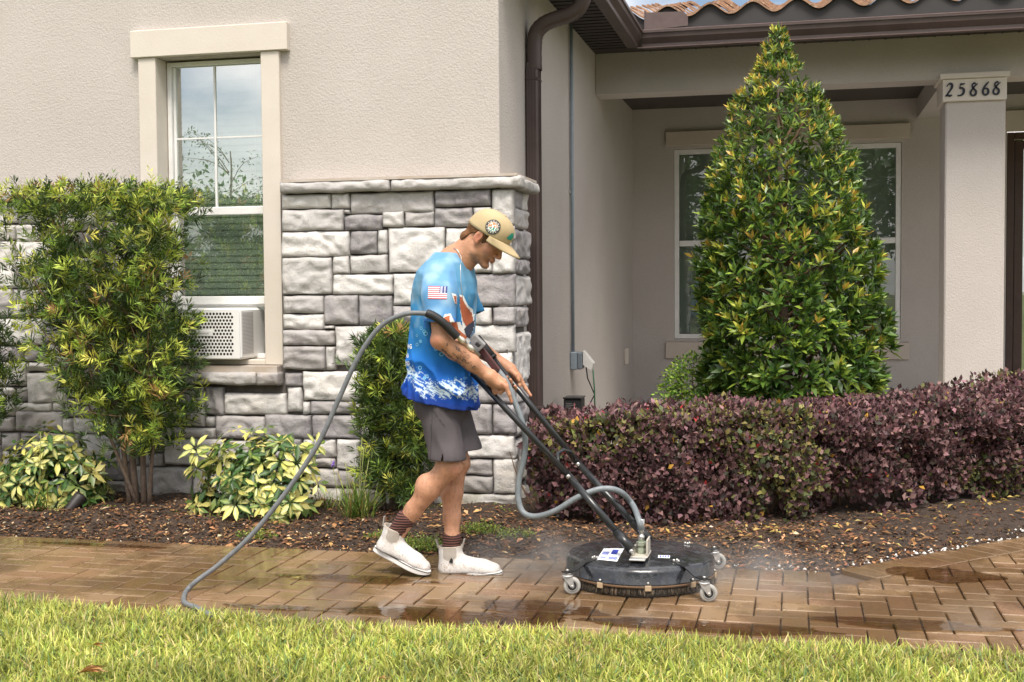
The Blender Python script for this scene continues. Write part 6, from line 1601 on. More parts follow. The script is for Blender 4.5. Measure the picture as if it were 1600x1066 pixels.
# neck hole
NC = J(711.5, 409, YM); NP = np.array([.862, 0, .507]); sh.cone(NC - NP * .012, NC + NP * .10, .062, .085, .006, mode='sub')
X_, Y_, Z_ = np.meshgrid(*sh.ax, indexing='ij'); P = np.stack([X_ + Z_ * .35, Y_ * .8, Z_ * .55 - X_ * .3], -1); del Y_
low = np.clip((J(700, 520, YM)[2] - Z_) / .25, 0, 1)
wr = (np.abs(fbm(P * 10, 2) - .5) * 2) * .030 * (.4 + .8 * low) + (fbm(P * 4.5 + 3, 2) - .5) * .034 + (np.abs(fbm(P * np.array([14, 10, 5], np.float32) + 9, 2) - .5)) * .030 * (.3 + low); sh.F = (sh.F + wr - .006).astype(np.float32)
h0, h1 = J(631, 613, YM), J(741, 641, YM); hemz = h0[2] + (X_ - h0[0]) * (h1[2] - h0[2]) / (h1[0] - h0[0]); sh.F = np.maximum(sh.F, hemz - Z_).astype(np.float32); del X_, Z_, P, wr, low
V, F = sh.mesh(); V = relax(V, F, 1, .35)
hz_ = h0[2] + (V[:, 0] - h0[0]) * (h1[2] - h0[2]) / (h1[0] - h0[0]); top = J(700, 400, YM)[2]; v = (V[:, 2] - hz_) / (top - hz_); sleeve = (np.linalg.norm((V - CU)[:, :2], axis=1) < .085) & (V[:, 2] > CU[2] - .03) & (V[:, 1] < 5.29)
uu = (V[:, 0] - np.interp(V[:, 2], zz, xb)) / (np.interp(V[:, 2], zz, xf) - np.interp(V[:, 2], zz, xb))
stops = np.array([0, .05, .12, .30, .50, .72, .88, 1.0]); cs = np.array([(.010, .035, .22), (.008, .055, .33), (.010, .095, .44), (.014, .17, .56), (.025, .20, .48), (.055, .25, .47), (.11, .29, .46), (.155, .31, .47)])
nz = fbm(V * np.array([9, 9, 6]), 3); vv = np.clip(v + (nz - .5) * .34 * (v > .15), 0, 1); C = np.stack([np.interp(vv, stops, cs[:, k]) for k in range(3)], 1)
C[sleeve] = C[sleeve] * .5 + np.array([.17, .34, .60]) * .5
cl = np.clip((fbm(V * np.array([14, 14, 10]) + 5, 3) - .50) * 5, 0, 1) * (v > .42); C = C * (1 - .5 * cl[:, None]) + np.array([.40, .55, .63]) * (.5 * cl[:, None])
# foam of the wave above the hem
cen = .165 - .055 * uu + .03 * np.sin(uu * 9); w_ = .085 - .02 * uu; qq_ = np.stack([V[:, 0] * 45 + V[:, 2] * 30, V[:, 1] * 45, V[:, 2] * 100 + V[:, 0] * 45], 1); fm = 1 - 2.2 * np.abs(fbm(qq_, 3) - .5) - .28 + .25 * (fbm(V * 22, 2) - .5); foam = (np.abs(v - cen) < w_) * np.clip((fm - .46 - .22 * np.abs(v - cen) / w_ + .03) * 14, 0, 1)
C = C * (1 - foam[:, None]) + np.array([.58, .72, .82]) * foam[:, None]
hemm = (v < .028); C[hemm] = (.012, .045, .26); cuff = sleeve & (V[:, 2] < CU[2] + .016); C[cuff] = (.045, .20, .60)
ncol = (np.abs(toH(V)[:, 0] + .03) < 9) & (V[:, 2] > J(700, 436, YM)[2]); dn_ = np.linalg.norm(np.cross(V - J(700, 404, YM), (J(716, 392, YM) - J(700, 404, YM)) / np.linalg.norm(J(716, 392, YM) - J(700, 404, YM))), axis=1)
C[(dn_ < .080) & ncol] = (.10, .33, .62)
shirt_me = np_mesh('shirt', V, F, vcol('shirt_cloth', .72, .0, .25, .0006, 500), np.clip(C, 0, .9), smooth=True)
shirt = link('t_shirt', shirt_me, man); SHB = bvh(V, F)
e1 = np.array([.507, 0, -.862]); q = MB(); ring_ = [NC + NP * .004 + e1 * .071 * math.cos(w_) + np.array([0, .066, 0]) * math.sin(w_) + NP * (.006 * math.cos(w_ * 2)) for w_ in np.linspace(0, 2 * math.pi, 33)]; q.tube(ring_, .0075, 8, cap=False); link('collar', q.mesh(), shirt, simple('collar_blue', (.08, .28, .56), .8))
# bubbles: rings on the side
r = np.random.default_rng(12)
for k in range(26):
    bx_, by_ = r.uniform(640, 732), r.uniform(500, 596); rad = r.uniform(.004, .010) * (1.5 if k < 3 else 1); c_ = J(bx_, by_, 5.25); nA_ = 18
    fn = lambda a, c2: ((.20, .50, .74) if .62 < math.hypot(a * 2 - 1, c2 * 2 - 1) < .98 else ((.12, .36, .66) if math.hypot(a * 2 - 1, c2 * 2 - 1) < .62 and k < 4 else None))
    decal('bubble_print', SHB, c_[0] - rad, c_[0] + rad, c_[2] - rad, c_[2] + rad, nA_, nA_, fn, shirt, M['vc'], off=.0012)
# flag on the sleeve
def flag(a, c_):
    if a > .60 and c_ > .46:
        return (.85, .85, .88) if (int(a * 40) % 2 == 0 and int(c_ * 26) % 2 == 0) else (.05, .06, .22)
    return (.62, .10, .14) if int(c_ * 13) % 2 == 0 else (.85, .83, .84)
p0, p1 = J(672.5, 467, 5.20), J(700, 447, 5.20); decal('flag_print', SHB, p0[0], p1[0], p0[2], p1[2], 26, 26, flag, shirt, M['vc'], shear=-.002)
# printed figure on the chest: orange arm and body with a dark fin, white outline
def poly_print(name, pts, col, out=None, off=.0016, Yr=5.35):
    W_ = [(J(x_, y_, Yr)[0], J(x_, y_, Yr)[2]) for x_, y_ in pts]; xs_, zs_ = [q[0] for q in W_], [q[1] for q in W_]; a0, a1, b0, b1 = min(xs_), max(xs_), min(zs_), max(zs_)
    nu, nv = max(6, int((a1 - a0) / .0017)), max(6, int((b1 - b0) / .0017))
    g_ = np.array([[(a0 + (a1 - a0) * (i + .5) / nu, b0 + (b1 - b0) * (j + .5) / nv) for j in range(nv)] for i in range(nu)]).reshape(-1, 2); ins = in_poly(g_[:, 0], g_[:, 1], W_).reshape(nu, nv)
    decal(name, SHB, a0, a1, b0, b1, nu, nv, lambda a, c_: (tuple(col) if ins[min(nu - 1, int(a * nu)), min(nv - 1, int(c_ * nv))] else None), shirt, M['vc'], off=off)
for (nm, pts, col, off) in [('print_outline', [(720, 458), (729, 462), (736, 488), (739, 512), (744, 534), (736, 540), (724, 534), (712, 524), (709, 505), (713, 490), (720, 489), (724, 500), (727, 512), (725, 480)], (.78, .78, .76), .0013),
                            ('print_figure', [(722, 462), (727, 464), (733, 484), (735, 506), (731, 514), (727, 500), (725, 480)], (.40, .11, .05), .0024),
                            ('print_arm', [(713, 494), (719, 492), (720, 503), (722, 514), (731, 526), (727, 533), (717, 524), (712, 512)], (.46, .13, .055), .0024),
                            ('print_fin', [(732, 506), (736, 500), (738, 512), (743, 530), (736, 537), (730, 526), (728, 514)], (.04, .045, .07), .0026)]:
    poly_print(nm, pts, col, off=off)
FONT5 = {'I': ['111', '010', '010', '010', '111'], 'N': ['1001', '1101', '1011', '1001', '1001'], 'G': ['0111', '1000', '1011', '1001', '0111'], 'S': ['0111', '1000', '0110', '0001', '1110'], 'L': ['100', '100', '100', '100', '111'], 'A': ['0110', '1001', '1111', '1001', '1001']}
def word(txt, px_, py_, hpx, tree, par, col=(.85, .87, .88), Yr=5.36):
    rows = [''] * 5
    for ch in txt:
        for k in range(5): rows[k] += FONT5[ch][k] + '0'
    n_ = len(rows[0]); c_ = J(px_, py_, Yr); h_ = hpx / 339; w_ = h_ * n_ / 5 * .8
    decal('back_print', tree, c_[0], c_[0] + w_, c_[2] - h_, c_[2], n_ * 2, 10, lambda a, b2: col if rows[4 - min(4, int(b2 * 5))][min(n_ - 1, int(a * n_))] == '1' else None, par, M['vc'], off=.0015)
word('ING', 636.5, 537, 7, SHB, shirt); word('NG', 636, 552, 6, SHB, shirt); word('ING', 635.5, 563, 6, SHB, shirt); word('S', 641, 492, 10, SHB, shirt, (.04, .05, .10))
# tattoos on the forearm
fa, fb = J(700, 538, 5.2), J(746, 576, 5.3)
def tat(a, c_):
    p_ = np.array([[a * 9, c_ * 5, 2.2]]); n_ = float(np.abs(fbm(p_ * 1.6, 3)[0] - .5)); m_ = fbm(p_ * .6 + 4, 2)[0]
    band = min(abs(c_ - .62) < .34 * math.sin(math.pi * a) + .04, 1); low = abs(c_ - .16) < .10 and a > .05
    if low and fbm(p_ * 2.4 + 7, 2)[0] > .46: return (.16, .10, .075)
    if band and n_ < .035 and m_ > .38: return (.14, .10, .085)
    if band and .30 < a < .62 and abs(c_ - .46 + .0 * a) < .035 and int(a * 60) % 3: return (.12, .08, .07)
    return None
L_ = np.linalg.norm((fb - fa)[[0, 2]]); cc_ = (fa + fb) / 2; decal('tattoo', BODY, cc_[0] - L_ * .62, cc_[0] + L_ * .5, cc_[2] - .040, cc_[2] + .032, 110, 44, tat, body, vcol('tattoo_ink', .5, 0, .35), off=.0007, rot=math.atan2((fb - fa)[2], (fb - fa)[0]))
# thin necklace
q = MB(); pts = []
for (x_, y_) in ((703, 387), (708.7, 390), (712.5, 395), (715.4, 401), (717.5, 408), (718.6, 415), (719.5, 424), (720.5, 433), (722, 446), (723.5, 460), (724, 470)):
    w3 = J(x_, y_, 5.3); best = None
    for T_ in (BODY, SHB):
        h_ = T_.ray_cast(Vector((w3[0], 4.9, w3[2])), Vector((0, 1, 0)), 1.2)
        if h_[0] is not None and (best is None or h_[0].y < best.y): best = h_[0]
    if best is not None: pts.append(best + Vector((0, -.003, 0)))
q.tube(pts, .0017, 6); q.build('necklace', M['steel'], man)

# shorts
so = Vox((J(615, 600, 5.4)[0], 5.12, J(700, 735, 5.4)[2]), (J(775, 600, 5.4)[0], 5.74, J(700, 590, 5.4)[2]), .0045)
so.ell(J(689, 628, YM), (.130, .145, .115), None, .02)
so.chain([J(686, 645, 5.365), J(699, 716, 5.325), J(700, 735, 5.32)], [.090, .078, .077], .03, .9); so.chain([J(700, 645, 5.49), J(724, 704, 5.505), J(727, 722, 5.505)], [.100, .079, .078], .03, .9)
X_, Y_, Z_ = np.meshgrid(*so.ax, indexing='ij'); P = np.stack([X_ * 1.3 + Z_ * .25, Y_, Z_ * .45], -1)
so.F = (so.F + np.abs(fbm(P * 13, 2) - .5) * .022 + (fbm(P * 6, 2) - .5) * .014 - .004).astype(np.float32)
zn, zf = J(700, 717, 5.33)[2], J(720, 702, 5.50)[2]; t_ = np.clip((Y_ - 5.40) / .02, 0, 1); slit = .035 * np.clip(1 - np.abs(X_ - J(697, 710, 5.3)[0] - (Z_ - zn) * .08) / .006, 0, 1) * (Y_ < 5.33)
so.F = np.maximum(so.F, (zn * (1 - t_) + zf * t_ + slit + (fbm(np.stack([X_ * 6, Y_ * 6, 0 * Z_], -1), 1) - .5) * .012 - Z_)).astype(np.float32)
V, F = so.mesh(); V = relax(V, F, 1, .35); C = np.tile([.070, .060, .066], (len(V), 1)) * (1 + (fbm(V * 12, 3) - .5)[:, None] * .5)
seam = (np.abs(V[:, 0] - (J(678, 680, 5.3)[0] + (V[:, 2] - J(678, 680, 5.3)[2]) * .02)) < .003) & (V[:, 1] < 5.33); C[seam] *= .55
pk = (np.abs((V[:, 0] - J(690, 655, 5.3)[0]) - (J(690, 655, 5.3)[2] - V[:, 2]) * .75) < .0035) & (V[:, 1] < 5.33) & (V[:, 2] > J(700, 667, 5.3)[2]) & (V[:, 2] < J(700, 640, 5.3)[2]); C[pk] *= .45
m, nt, bb, out = nmat('shorts_cloth'); aa = N(nt, 'ShaderNodeAttribute', attribute_name='Col'); vo = N(nt, 'ShaderNodeTexVoronoi', Scale=260.0); nt.links.new(pos(nt), vo.inputs['Vector'])
nt.links.new(mixc(nt, ramp(nt, vo.outputs['Distance'], .15, .35, (.35, .35, .35), (0, 0, 0)), aa.outputs['Color'], (.03, .026, .03)), bb.inputs['Base Color']); bb.inputs['Roughness'].default_value = .8
link('shorts', np_mesh('shorts', V, F, m, C, smooth=True), man)

# socks and boots
m, nt, bb, out = nmat('sock_knit'); w = N(nt, 'ShaderNodeTexWave', Scale=26.0, Distortion=1.2); w.bands_direction = 'Z'; nt.links.new(pos(nt), w.inputs['Vector'])
nt.links.new(mixc(nt, ramp(nt, w.outputs['Fac'], .42, .55), (.03, .014, .013), (.14, .055, .042)), bb.inputs['Base Color']); bb.inputs['Roughness'].default_value = .9; bump(nt, bb, w.outputs['Fac'], .003, .8); M['sock'] = m
m, nt, bb, out = nmat('boot_rubber'); aa = N(nt, 'ShaderNodeAttribute', attribute_name='Col'); p = pos(nt)
sp = ramp(nt, noise(nt, p, 95, 6, .75, 1.4), .50, .58); sp2 = ramp(nt, noise(nt, p, 13, 3), .36, .58); f_ = math_(nt, 'MULTIPLY', math_(nt, 'MULTIPLY', sp, sp2), .8)
nt.links.new(mixc(nt, f_, aa.outputs['Color'], (.34, .26, .19)), bb.inputs['Base Color']); bb.inputs['Roughness'].default_value = .42; M['boot'] = m
def boot(heel, toe, Yb, tilt_up, shaft_lean, seed):
    h3, t3 = J(*heel, Yb), J(*toe, Yb); A = t3 - h3; Ln = np.linalg.norm(A); A = A / Ln; U = np.array([-A[2], 0, A[0]]); S_ = np.array([0, 1.0, 0]); k = Ln / .30
    Bm = np.stack([A, S_, U], 1); L = lambda a, l, h_: h3 + (A * a + S_ * l + U * h_) * k
    bt = Vox(np.minimum(h3, t3) - .07 + np.array([0, -.02, 0]), np.maximum(h3, t3) + np.array([.06, .09, .24]), .004)
    bt.cone(L(.050, 0, .048), L(.060, 0, .105), .044 * k, .046 * k, .02); bt.cone(L(.055, 0, .045), L(.22, 0, .040), .042 * k, .037 * k, .025, .86); bt.cone(L(.215, 0, .038), L(.258, .004, .034), .039 * k, .034 * k, .02, .84)
    bt.cone(L(.115, 0, .070), L(.20, 0, .048), .036 * k, .030 * k, .03)
    top_ = L(.066 + shaft_lean, 0, .172); bt.cone(L(.066, 0, .09), top_, .048 * k, .060 * k, .02, 1.12)
    X_, Y_, Z_ = np.meshgrid(*bt.ax, indexing='ij'); q_ = (np.stack([X_, Y_, Z_], -1) - h3) @ Bm / k
    bt.F = np.maximum(bt.F, np.maximum(q_[..., 2] - .150 + .10 * np.clip(q_[..., 0] - .06, -.03, .03) * 0 , .026 - q_[..., 2])).astype(np.float32)
    bt.cone(L(.066, 0, .11), L(.066 + shaft_lean, 0, .185), .040 * k, .056 * k, .004, 1.12, mode='sub')
    V, F = bt.mesh(); V = relax(V, F, 1, .4); q_ = (V - h3) @ Bm / k; C = np.tile([.64, .625, .60], (len(V), 1))
    gore = (q_[:, 2] > .085 + 6 * (q_[:, 0] - .072) ** 2 * 3) & (np.abs(q_[:, 0] - .072) < .030) & (np.abs(q_[:, 1]) > .02); C[gore] = (.40, .37, .33)
    C[(q_[:, 2] > .143)] = (.42, .36, .30); C[(q_[:, 2] < .033)] = (.20, .21, .22)
    o = link('boot', np_mesh('boot', V, F, M['boot'], C, smooth=True), man)
    # sole
    outl = []; nS = 40
    for i in range(nS):
        w_ = 2 * math.pi * i / nS; ca, sa = math.cos(w_), math.sin(w_); a_ = .150 + .153 * (abs(ca) ** .8) * (1 if ca > 0 else -1); wd = .040 + .014 * np.interp(a_, [0, .1, .21, .3], [.1, -.25, 1, .5]); outl.append((a_, wd * (abs(sa) ** .75) * (1 if sa > 0 else -1)))
    V = []; 
    for (h_, ins) in ((0, .93), (.004, 1.0), (.024, 1.0), (.030, .97)):
        for a_, l_ in outl: rock = .012 * max(0, (a_ - .24) / .06) ** 2 * (1 if h_ < .01 else .3); V.append(tuple(L(.15 + (a_ - .15) * ins, l_ * ins, h_ + rock)))
    Fq = [(i * nS + j, i * nS + (j + 1) % nS, (i + 1) * nS + (j + 1) % nS, (i + 1) * nS + j) for i in range(3) for j in range(nS)] + [tuple(range(nS))[::-1], tuple(range(3 * nS, 4 * nS))]
    link('sole', MB().add(V, Fq, False).mesh(), o, M['white_plastic'])
    # dark pinstripe round the sole, pull tabs
    q = MB(); ring_ = [L(.15 + (a_ - .15) * 1.003, l_ * 1.01, .0245 + .012 * max(0, (a_ - .24) / .06) ** 2 * .3) for a_, l_ in outl]; ring_.append(ring_[0]); q.tube(ring_, .0017, 5, cap=False); link('sole_stripe', q.mesh(), o, M['blackmatte'])
    for a_, lean in ((.012, -.012), (.120, .014)):
        q = MB(); c0 = L(a_ + (shaft_lean if 1 else 0), 0, .135); c1 = L(a_ + lean + shaft_lean, 0, .178); V = [tuple(np.array(c0) + S_ * s2) for s2 in (-.010, .010)] + [tuple(np.array(c1) + S_ * s2) for s2 in (.010, -.010)]; q.add(V, [(0, 1, 2, 3)]); ob_ = link('pull_tab', q.mesh(), o, simple('tab', (.34, .31, .28), .8)); md = ob_.modifiers.new('t', 'SOLIDIFY'); md.thickness = .005; md.offset = 0
    # little dark emblem on the elastic panel
    return o, L
bt1, L1 = boot((583.5, 860), (669, 902), 5.34, 0, -.012, 1)
bt2, L2 = boot((685, 903), (785, 903), 5.46, 0, .0, 2)
q = MB(); c_ = L2(.078, -.052, .088); q.add([tuple(c_ + np.array(v_)) for v_ in ((-.008, 0, -.008), (.010, 0, -.010), (.012, 0, .004), (.004, 0, .016), (-.003, 0, .006))], [(0, 1, 2, 3, 4)]); link('emblem', q.mesh(), bt2, M['blackmatte'])
for (a, b2, ra, rb_) in ((J(636, 808, 5.34), L1(.062, 0, .085), .0455, .036), (J(706, 837, 5.465), L2(.064, 0, .09), .044, .038)):
    q = MB(); pts = [Vector(a).lerp(Vector(b2), k / 8) for k in range(9)]; q.tube([Vector(a) + (Vector(a) - Vector(b2)).normalized() * .012] + pts, [ra * .9] + [ra + (rb_ - ra) * k / 8 + .0015 * (k % 2) for k in range(9)], 20); q.build('sock', M['sock'], man)

# ================================================================== SURFACE CLEANER
DC = gnd(1000, 906); DX, DY = DC.x, DC.y; RD = .335
m, nt, bb, out = nmat('deck_paint'); p = pos(nt); wn_ = ramp(nt, noise(nt, p, 22, 6, .7), .45, .60)
nt.links.new(mixc(nt, wn_, (.012, .013, .016), (.030, .034, .040)), bb.inputs['Base Color']); bb.inputs['Coat Weight'].default_value = .6
mr = N(nt, 'ShaderNodeMapRange'); nt.links.new(wn_, mr.inputs['Value']); mr.inputs['To Min'].default_value = .10; mr.inputs['To Max'].default_value = .36; nt.links.new(mr.outputs[0], bb.inputs['Roughness'])
bump(nt, bb, noise(nt, p, 120, 3), .0012, .7); M['deck'] = m
mach = empty('surface_cleaner', (DX, DY, 0), 'round black floor surface cleaner on three small caster wheels with long black twin handles', 'surface cleaner')
q = MB(); q.lathe([(0, .152), (.09, .150), (.20, .143), (.300, .128), (.318, .124), (.330, .116), (RD, .106), (RD, .062), (RD + .003, .058), (RD + .003, .053), (.30, .050)], (DX, DY, 0), n=72); deck = q.build('deck', M['deck'], mach)
q = MB(); q.lathe([(RD + .0045, .0525), (RD + .0055, .050), (RD + .0055, .043), (.325, .041)], (DX, DY, 0), n=72); q.build('rubber_band', simple('brown_band', (.16, .095, .05), .6), mach)
r = np.random.default_rng(77); nb_ = 5200; a = r.uniform(0, 6.283, nb_); rr = RD - np.abs(r.normal(0, .010, nb_)); B = np.stack([DX + np.cos(a) * rr, DY + np.sin(a) * rr, np.full(nb_, .046)], 1)
D = np.stack([np.cos(a) * .16 + r.normal(0, .14, nb_), np.sin(a) * .16 + r.normal(0, .14, nb_), -np.ones(nb_)], 1)
V, F, C = leaves(B, D, r.uniform(.034, .043, nb_), .0028, pick([(.02, .016, .012), (.07, .05, .03), (.20, .15, .10)], [.5, .33, .17], nb_, r), four=False, nrm=r.normal(0, 1, (nb_, 3)), droop=.0); link('brush_skirt', np_mesh('brush', V, F, M['chips'], C), mach)['kind'] = 'stuff'
clipm = simple('clip_tan', (.42, .31, .19), .6)
for k in range(10):
    w_ = R(-90 + 36 * k + 13); cx_, cy_ = DX + math.cos(w_) * (RD + .008), DY + math.sin(w_) * (RD + .008); q = MB().box(-.003, .003, -.014, .014, -.012, .012, .002); me = q.mesh(); o = bpy.data.objects.new('skirt_clip', me); me.materials.append(clipm); COL.objects.link(o); o.parent = mach; o.location = (cx_ - DX, cy_ - DY, .044); o.rotation_euler = (0, 0, w_)
    q = MB(); q.lathe([(0, .007), (.0045, .006), (.0055, 0)], (0, 0, 0), (1, 0, 0), 8); me = q.mesh(); me.materials.append(M['steel']); o2 = bpy.data.objects.new('bolt', me); COL.objects.link(o2); o2.parent = mach; o2.location = (DX + math.cos(w_) * (RD + .003) - DX, math.sin(w_) * (RD + .003), .066); o2.rotation_euler = (0, 0, w_)
# casters
def caster(px_, py_, lb=None):
    g_ = gnd(px_, py_); cx_, cy_ = g_.x, g_.y; rw = .037; w_ = math.atan2(cy_ - DY, cx_ - DX); wax = Vector((.22, -1, 0)).normalized()
    ro = MB(); ro.lathe([(.020, -.011), (.033, -.0125), (rw, -.008), (rw, .008), (.033, .0125), (.020, .011)], (cx_, cy_, rw), wax, 28); wh = ro.build('caster_wheel', simple('tyre_grey', (.36, .355, .33), .6), mach)
    q = MB(); q.lathe([(0, -.0100), (.012, -.0105), (.0215, -.0085), (.0245, -.0135), (.0245, .0135), (.0215, .0085), (.012, .0105), (0, .0100)], (cx_, cy_, rw), wax, 24); link('hub', q.mesh(), wh, M['blackmatte'])
    q = MB(); q.lathe([(0, .021), (.0045, .020), (.0065, .016), (.0065, -.016), (.0045, -.020), (0, -.021)], (cx_, cy_, rw), wax, 12); link('axle', q.mesh(), wh, M['steel'])
    tx = Vector((-wax.y, wax.x, 0)); off = -.02 if px_ < 1000 else -.018; tx = tx if tx.x > 0 else -tx
    q = MB(); c0 = Vector((cx_, cy_, 0))
    for sd_ in (-1, 1):
        o_ = wax * (.0155 * sd_); P = [c0 + tx * (off - .020) + Vector((0, 0, .076)), c0 + tx * (off + .022) + Vector((0, 0, .076)), c0 + tx * .009 + Vector((0, 0, .034)), c0 + tx * .002 + Vector((0, 0, .027)), c0 - tx * .006 + Vector((0, 0, .032))]
        V = [p_ + o_ for p_ in P] + [p_ + o_ * 1.15 for p_ in P]; n_ = 5; q.add(V, [tuple(range(5)), tuple(range(9, 4, -1))] + [(i, (i + 1) % 5, (i + 1) % 5 + 5, i + 5) for i in range(5)])
    pc_ = c0 + tx * off; q.lathe([(0, .084), (.022, .084), (.024, .080), (.024, .0765), (0, .0762)], (pc_.x, pc_.y, 0), n=16); q.build('caster_fork', M['zinc'], mach)
    q = MB(); q.lathe([(0, .108), (.007, .107), (.009, .103), (.006, .101), (.006, .085)], (pc_.x, pc_.y, 0), n=12); q.lathe([(.015, .094), (.017, .092), (.017, .087), (.013, .086)], (pc_.x, pc_.y, 0), n=14); q.build('caster_stem', M['steel'], mach)
    # black strap arm from the deck
    e = Vector((DX, DY, 0)) + (pc_ - Vector((DX, DY, 0))).normalized() * .262; dv = (pc_ - e); sidev = Vector((-dv.y, dv.x, 0)).normalized() * .017; pts = [(e, .1365), (e.lerp(pc_, .42), .128), (e.lerp(pc_, .78), .100), (pc_ + dv.normalized() * .020, .0985)]
    V = []
    for p_, z_ in pts: V += [p_ + sidev + Vector((0, 0, z_)), p_ - sidev + Vector((0, 0, z_)), p_ - sidev + Vector((0, 0, z_ - .005)), p_ + sidev + Vector((0, 0, z_ - .005))]
    q = MB(); q.add(V, [(4 * i + j, 4 * i + (j + 1) % 4, 4 * i + 4 + (j + 1) % 4, 4 * i + 4 + j) for i in range(3) for j in range(4)] + [(0, 3, 2, 1), (12, 13, 14, 15)]); arm = q.build('caster_arm', M['black'], mach)
    for (t_, s2) in ((-.01, .5), (-.01, -.5), (.10, .0)):
        q = MB(); c_ = e.lerp(pc_, t_) + sidev * s2; q.lathe([(0, .0085), (.004, .008), (.006, .005), (.006, 0)], (c_.x, c_.y, .1365), n=10); link('bolt', q.mesh(), arm, M['steel'])
for (a, b2) in ((894, 928), (1107, 940), (1122, 889)): caster(a, b2)
g_ = 2 * DX - gnd(1107, 940).x; 
# centre bracket, swivel
CX, CY = gnd(1000, 868, .15).x, gnd(1000, 868, .15).y
cream = simple('bracket_cream', (.55, .52, .45), .5, c2=(.42, .39, .33), vs=40)
q = MB(); q.box(CX - .036, CX + .040, CY - .055, CY + .09, .150, .156, .002); q.box(CX - .032, CX - .022, CY - .045, CY + .07, .1565, .186, .002); q.box(CX + .030, CX + .038, CY - .03, CY + .07, .1565, .225, .002)
q.build('pivot_bracket', cream, mach)
q = MB(); q.box(CX - .036, CX + .034, CY - .10, CY - .0555, .146, .1535, .002); q.build('bracket_tongue', M['zinc'], mach)
sw0 = Vector((CX + .004, CY + .02, .157)); q = MB(); q.lathe([(.022, 0), (.022, .020), (.017, .022), (.017, .034), (.024, .036), (.024, .050), (.015, .052), (.015, .060)], sw0, n=6, smooth=False); q.build('swivel', simple('swivel_green', (.30, .36, .27), .4, .5, c2=(.45, .46, .40), vs=60), mach)
q = MB(); q.lathe([(.011, .060), (.014, .062), (.014, .078), (.010, .080), (.010, .094), (.0155, .096), (.0155, .150), (.013, .152)], sw0, n=16); q.build('hose_fitting', M['steel'], mach)
# stickers on the deck
def sticker(name, corners, z, mat):
    V = [gnd(x_, y_, z_) + Vector((0, 0, .0016)) for (x_, y_), z_ in zip(corners, z)]; return link(name, MB().add(V, [(3, 2, 1, 0)]).mesh(), deck, mat)
def dz(v): rr_ = math.hypot(v.x - DX, v.y - DY); return float(np.interp(rr_, [0, .09, .20, .30, .318], [.152, .150, .143, .128, .124]))
def on_deck(x_, y_):
    z_ = .14
    for _ in range(4): z_ = dz(gnd(x_, y_, z_))
    v_ = gnd(x_, y_, z_); return v_
def deck_patch(name, c4, mat, lift=.0012, nu=8):
    A_, B_, C_, D_ = [Vector((x_, y_)) for x_, y_ in c4]; V = []
    for i in range(nu + 1):
        for j in range(nu + 1):
            t_, s2 = i / nu, j / nu; p_ = A_.lerp(B_, t_).lerp(D_.lerp(C_, t_), s2); v_ = on_deck(p_.x, p_.y); V.append(v_ + Vector((0, 0, lift)))
    return link(name, MB().add(V, [(i * (nu + 1) + j, i * (nu + 1) + j + 1, (i + 1) * (nu + 1) + j + 1, (i + 1) * (nu + 1) + j) for i in range(nu) for j in range(nu)]).mesh(), deck, mat)
blue = simple('print_blue', (.03, .06, .42), .5)
deck_patch('sticker', [(943.4, 857.4), (975, 857.7), (964, 878), (932.5, 874.6)], M['whiteprint'])
def sub4(a0, a1, b0, b1):
    A_, B_, C_, D_ = [Vector(v_) for v_ in ((943.4, 857.4), (975, 857.7), (964, 878), (932.5, 874.6))]
    f_ = lambda t_, s2: tuple(A_.lerp(B_, t_).lerp(D_.lerp(C_, t_), s2)); return [f_(a0, b0), f_(a1, b0), f_(a1, b1), f_(a0, b1)]
for k in range(7): deck_patch('sticker_letter', sub4(.07 + .048 * k, .105 + .048 * k, .30, .56), blue, .0020, 1)
for k in range(6): deck_patch('sticker_letter', sub4(.52 + .07 * k, .565 + .07 * k, .68, .90), blue, .0020, 1)
for k in range(6): deck_patch('sticker_letter', sub4(.10 + .048 * k, .128 + .048 * k, .70, .86), blue, .0020, 1)
deck_patch('sticker_mark', sub4(.50, .80, .10, .48), blue, .0020, 2)
deck_patch('small_sticker', [(1028.5, 868), (1047, 868.4), (1046.5, 872.6), (1028, 872)], M['whiteprint'], .0012, 3)
for k in range(4): deck_patch('sticker_letter', [(1031 + 4 * k, 869), (1033.4 + 4 * k, 869), (1033.2 + 4 * k, 871.6), (1030.8 + 4 * k, 871.6)], blue, .002, 1)
# handles
YN, YF = 5.385, 5.575
def seg(mb, pts, r_, n_=14): mb.tube(pts, r_, n_)
n0 = Vector(J(736, 580, YN)); nk = Vector(J(889, 744, YN + .01)); ne = Vector((CX - .028, CY - .052, .183)); nearend = ne
f0 = Vector(J(744, 528, YF)); fk = Vector(J(904, 725, YF + .0)); fe = Vector((CX + .034, CY + .068, .205))
hb_ = MB(); seg(hb_, [n0, n0.lerp(nk, .5), nk], .0150); h1_ = hb_.build('handle_bar', M['black'], mach)
hb_ = MB(); seg(hb_, [nk.lerp(ne, -.06), ne.lerp(nk, .22)], .0165); seg(hb_, [ne.lerp(nk, .24), ne.lerp(nk, -.0)], .0215); hb_.build('handle_lower_tube', M['black'], mach)
hb_ = MB(); seg(hb_, [f0.lerp(fk, .12), fk], .0145); hb_.build('handle_bar', M['black'], mach)
hb_ = MB(); seg(hb_, [fk.lerp(fe, -.06), fe.lerp(fk, .2)], .0160); seg(hb_, [fe.lerp(fk, .22), fe], .020); hb_.build('handle_lower_tube', M['black'], mach)
hb_ = MB(); seg(hb_, [f0, f0.lerp(fk, .155)], .0225, 18); seg(hb_, [f0.lerp(fk, .15), f0.lerp(fk, .165)], .0245, 18); hb_.build('grip', M['blackmatte'], mach)
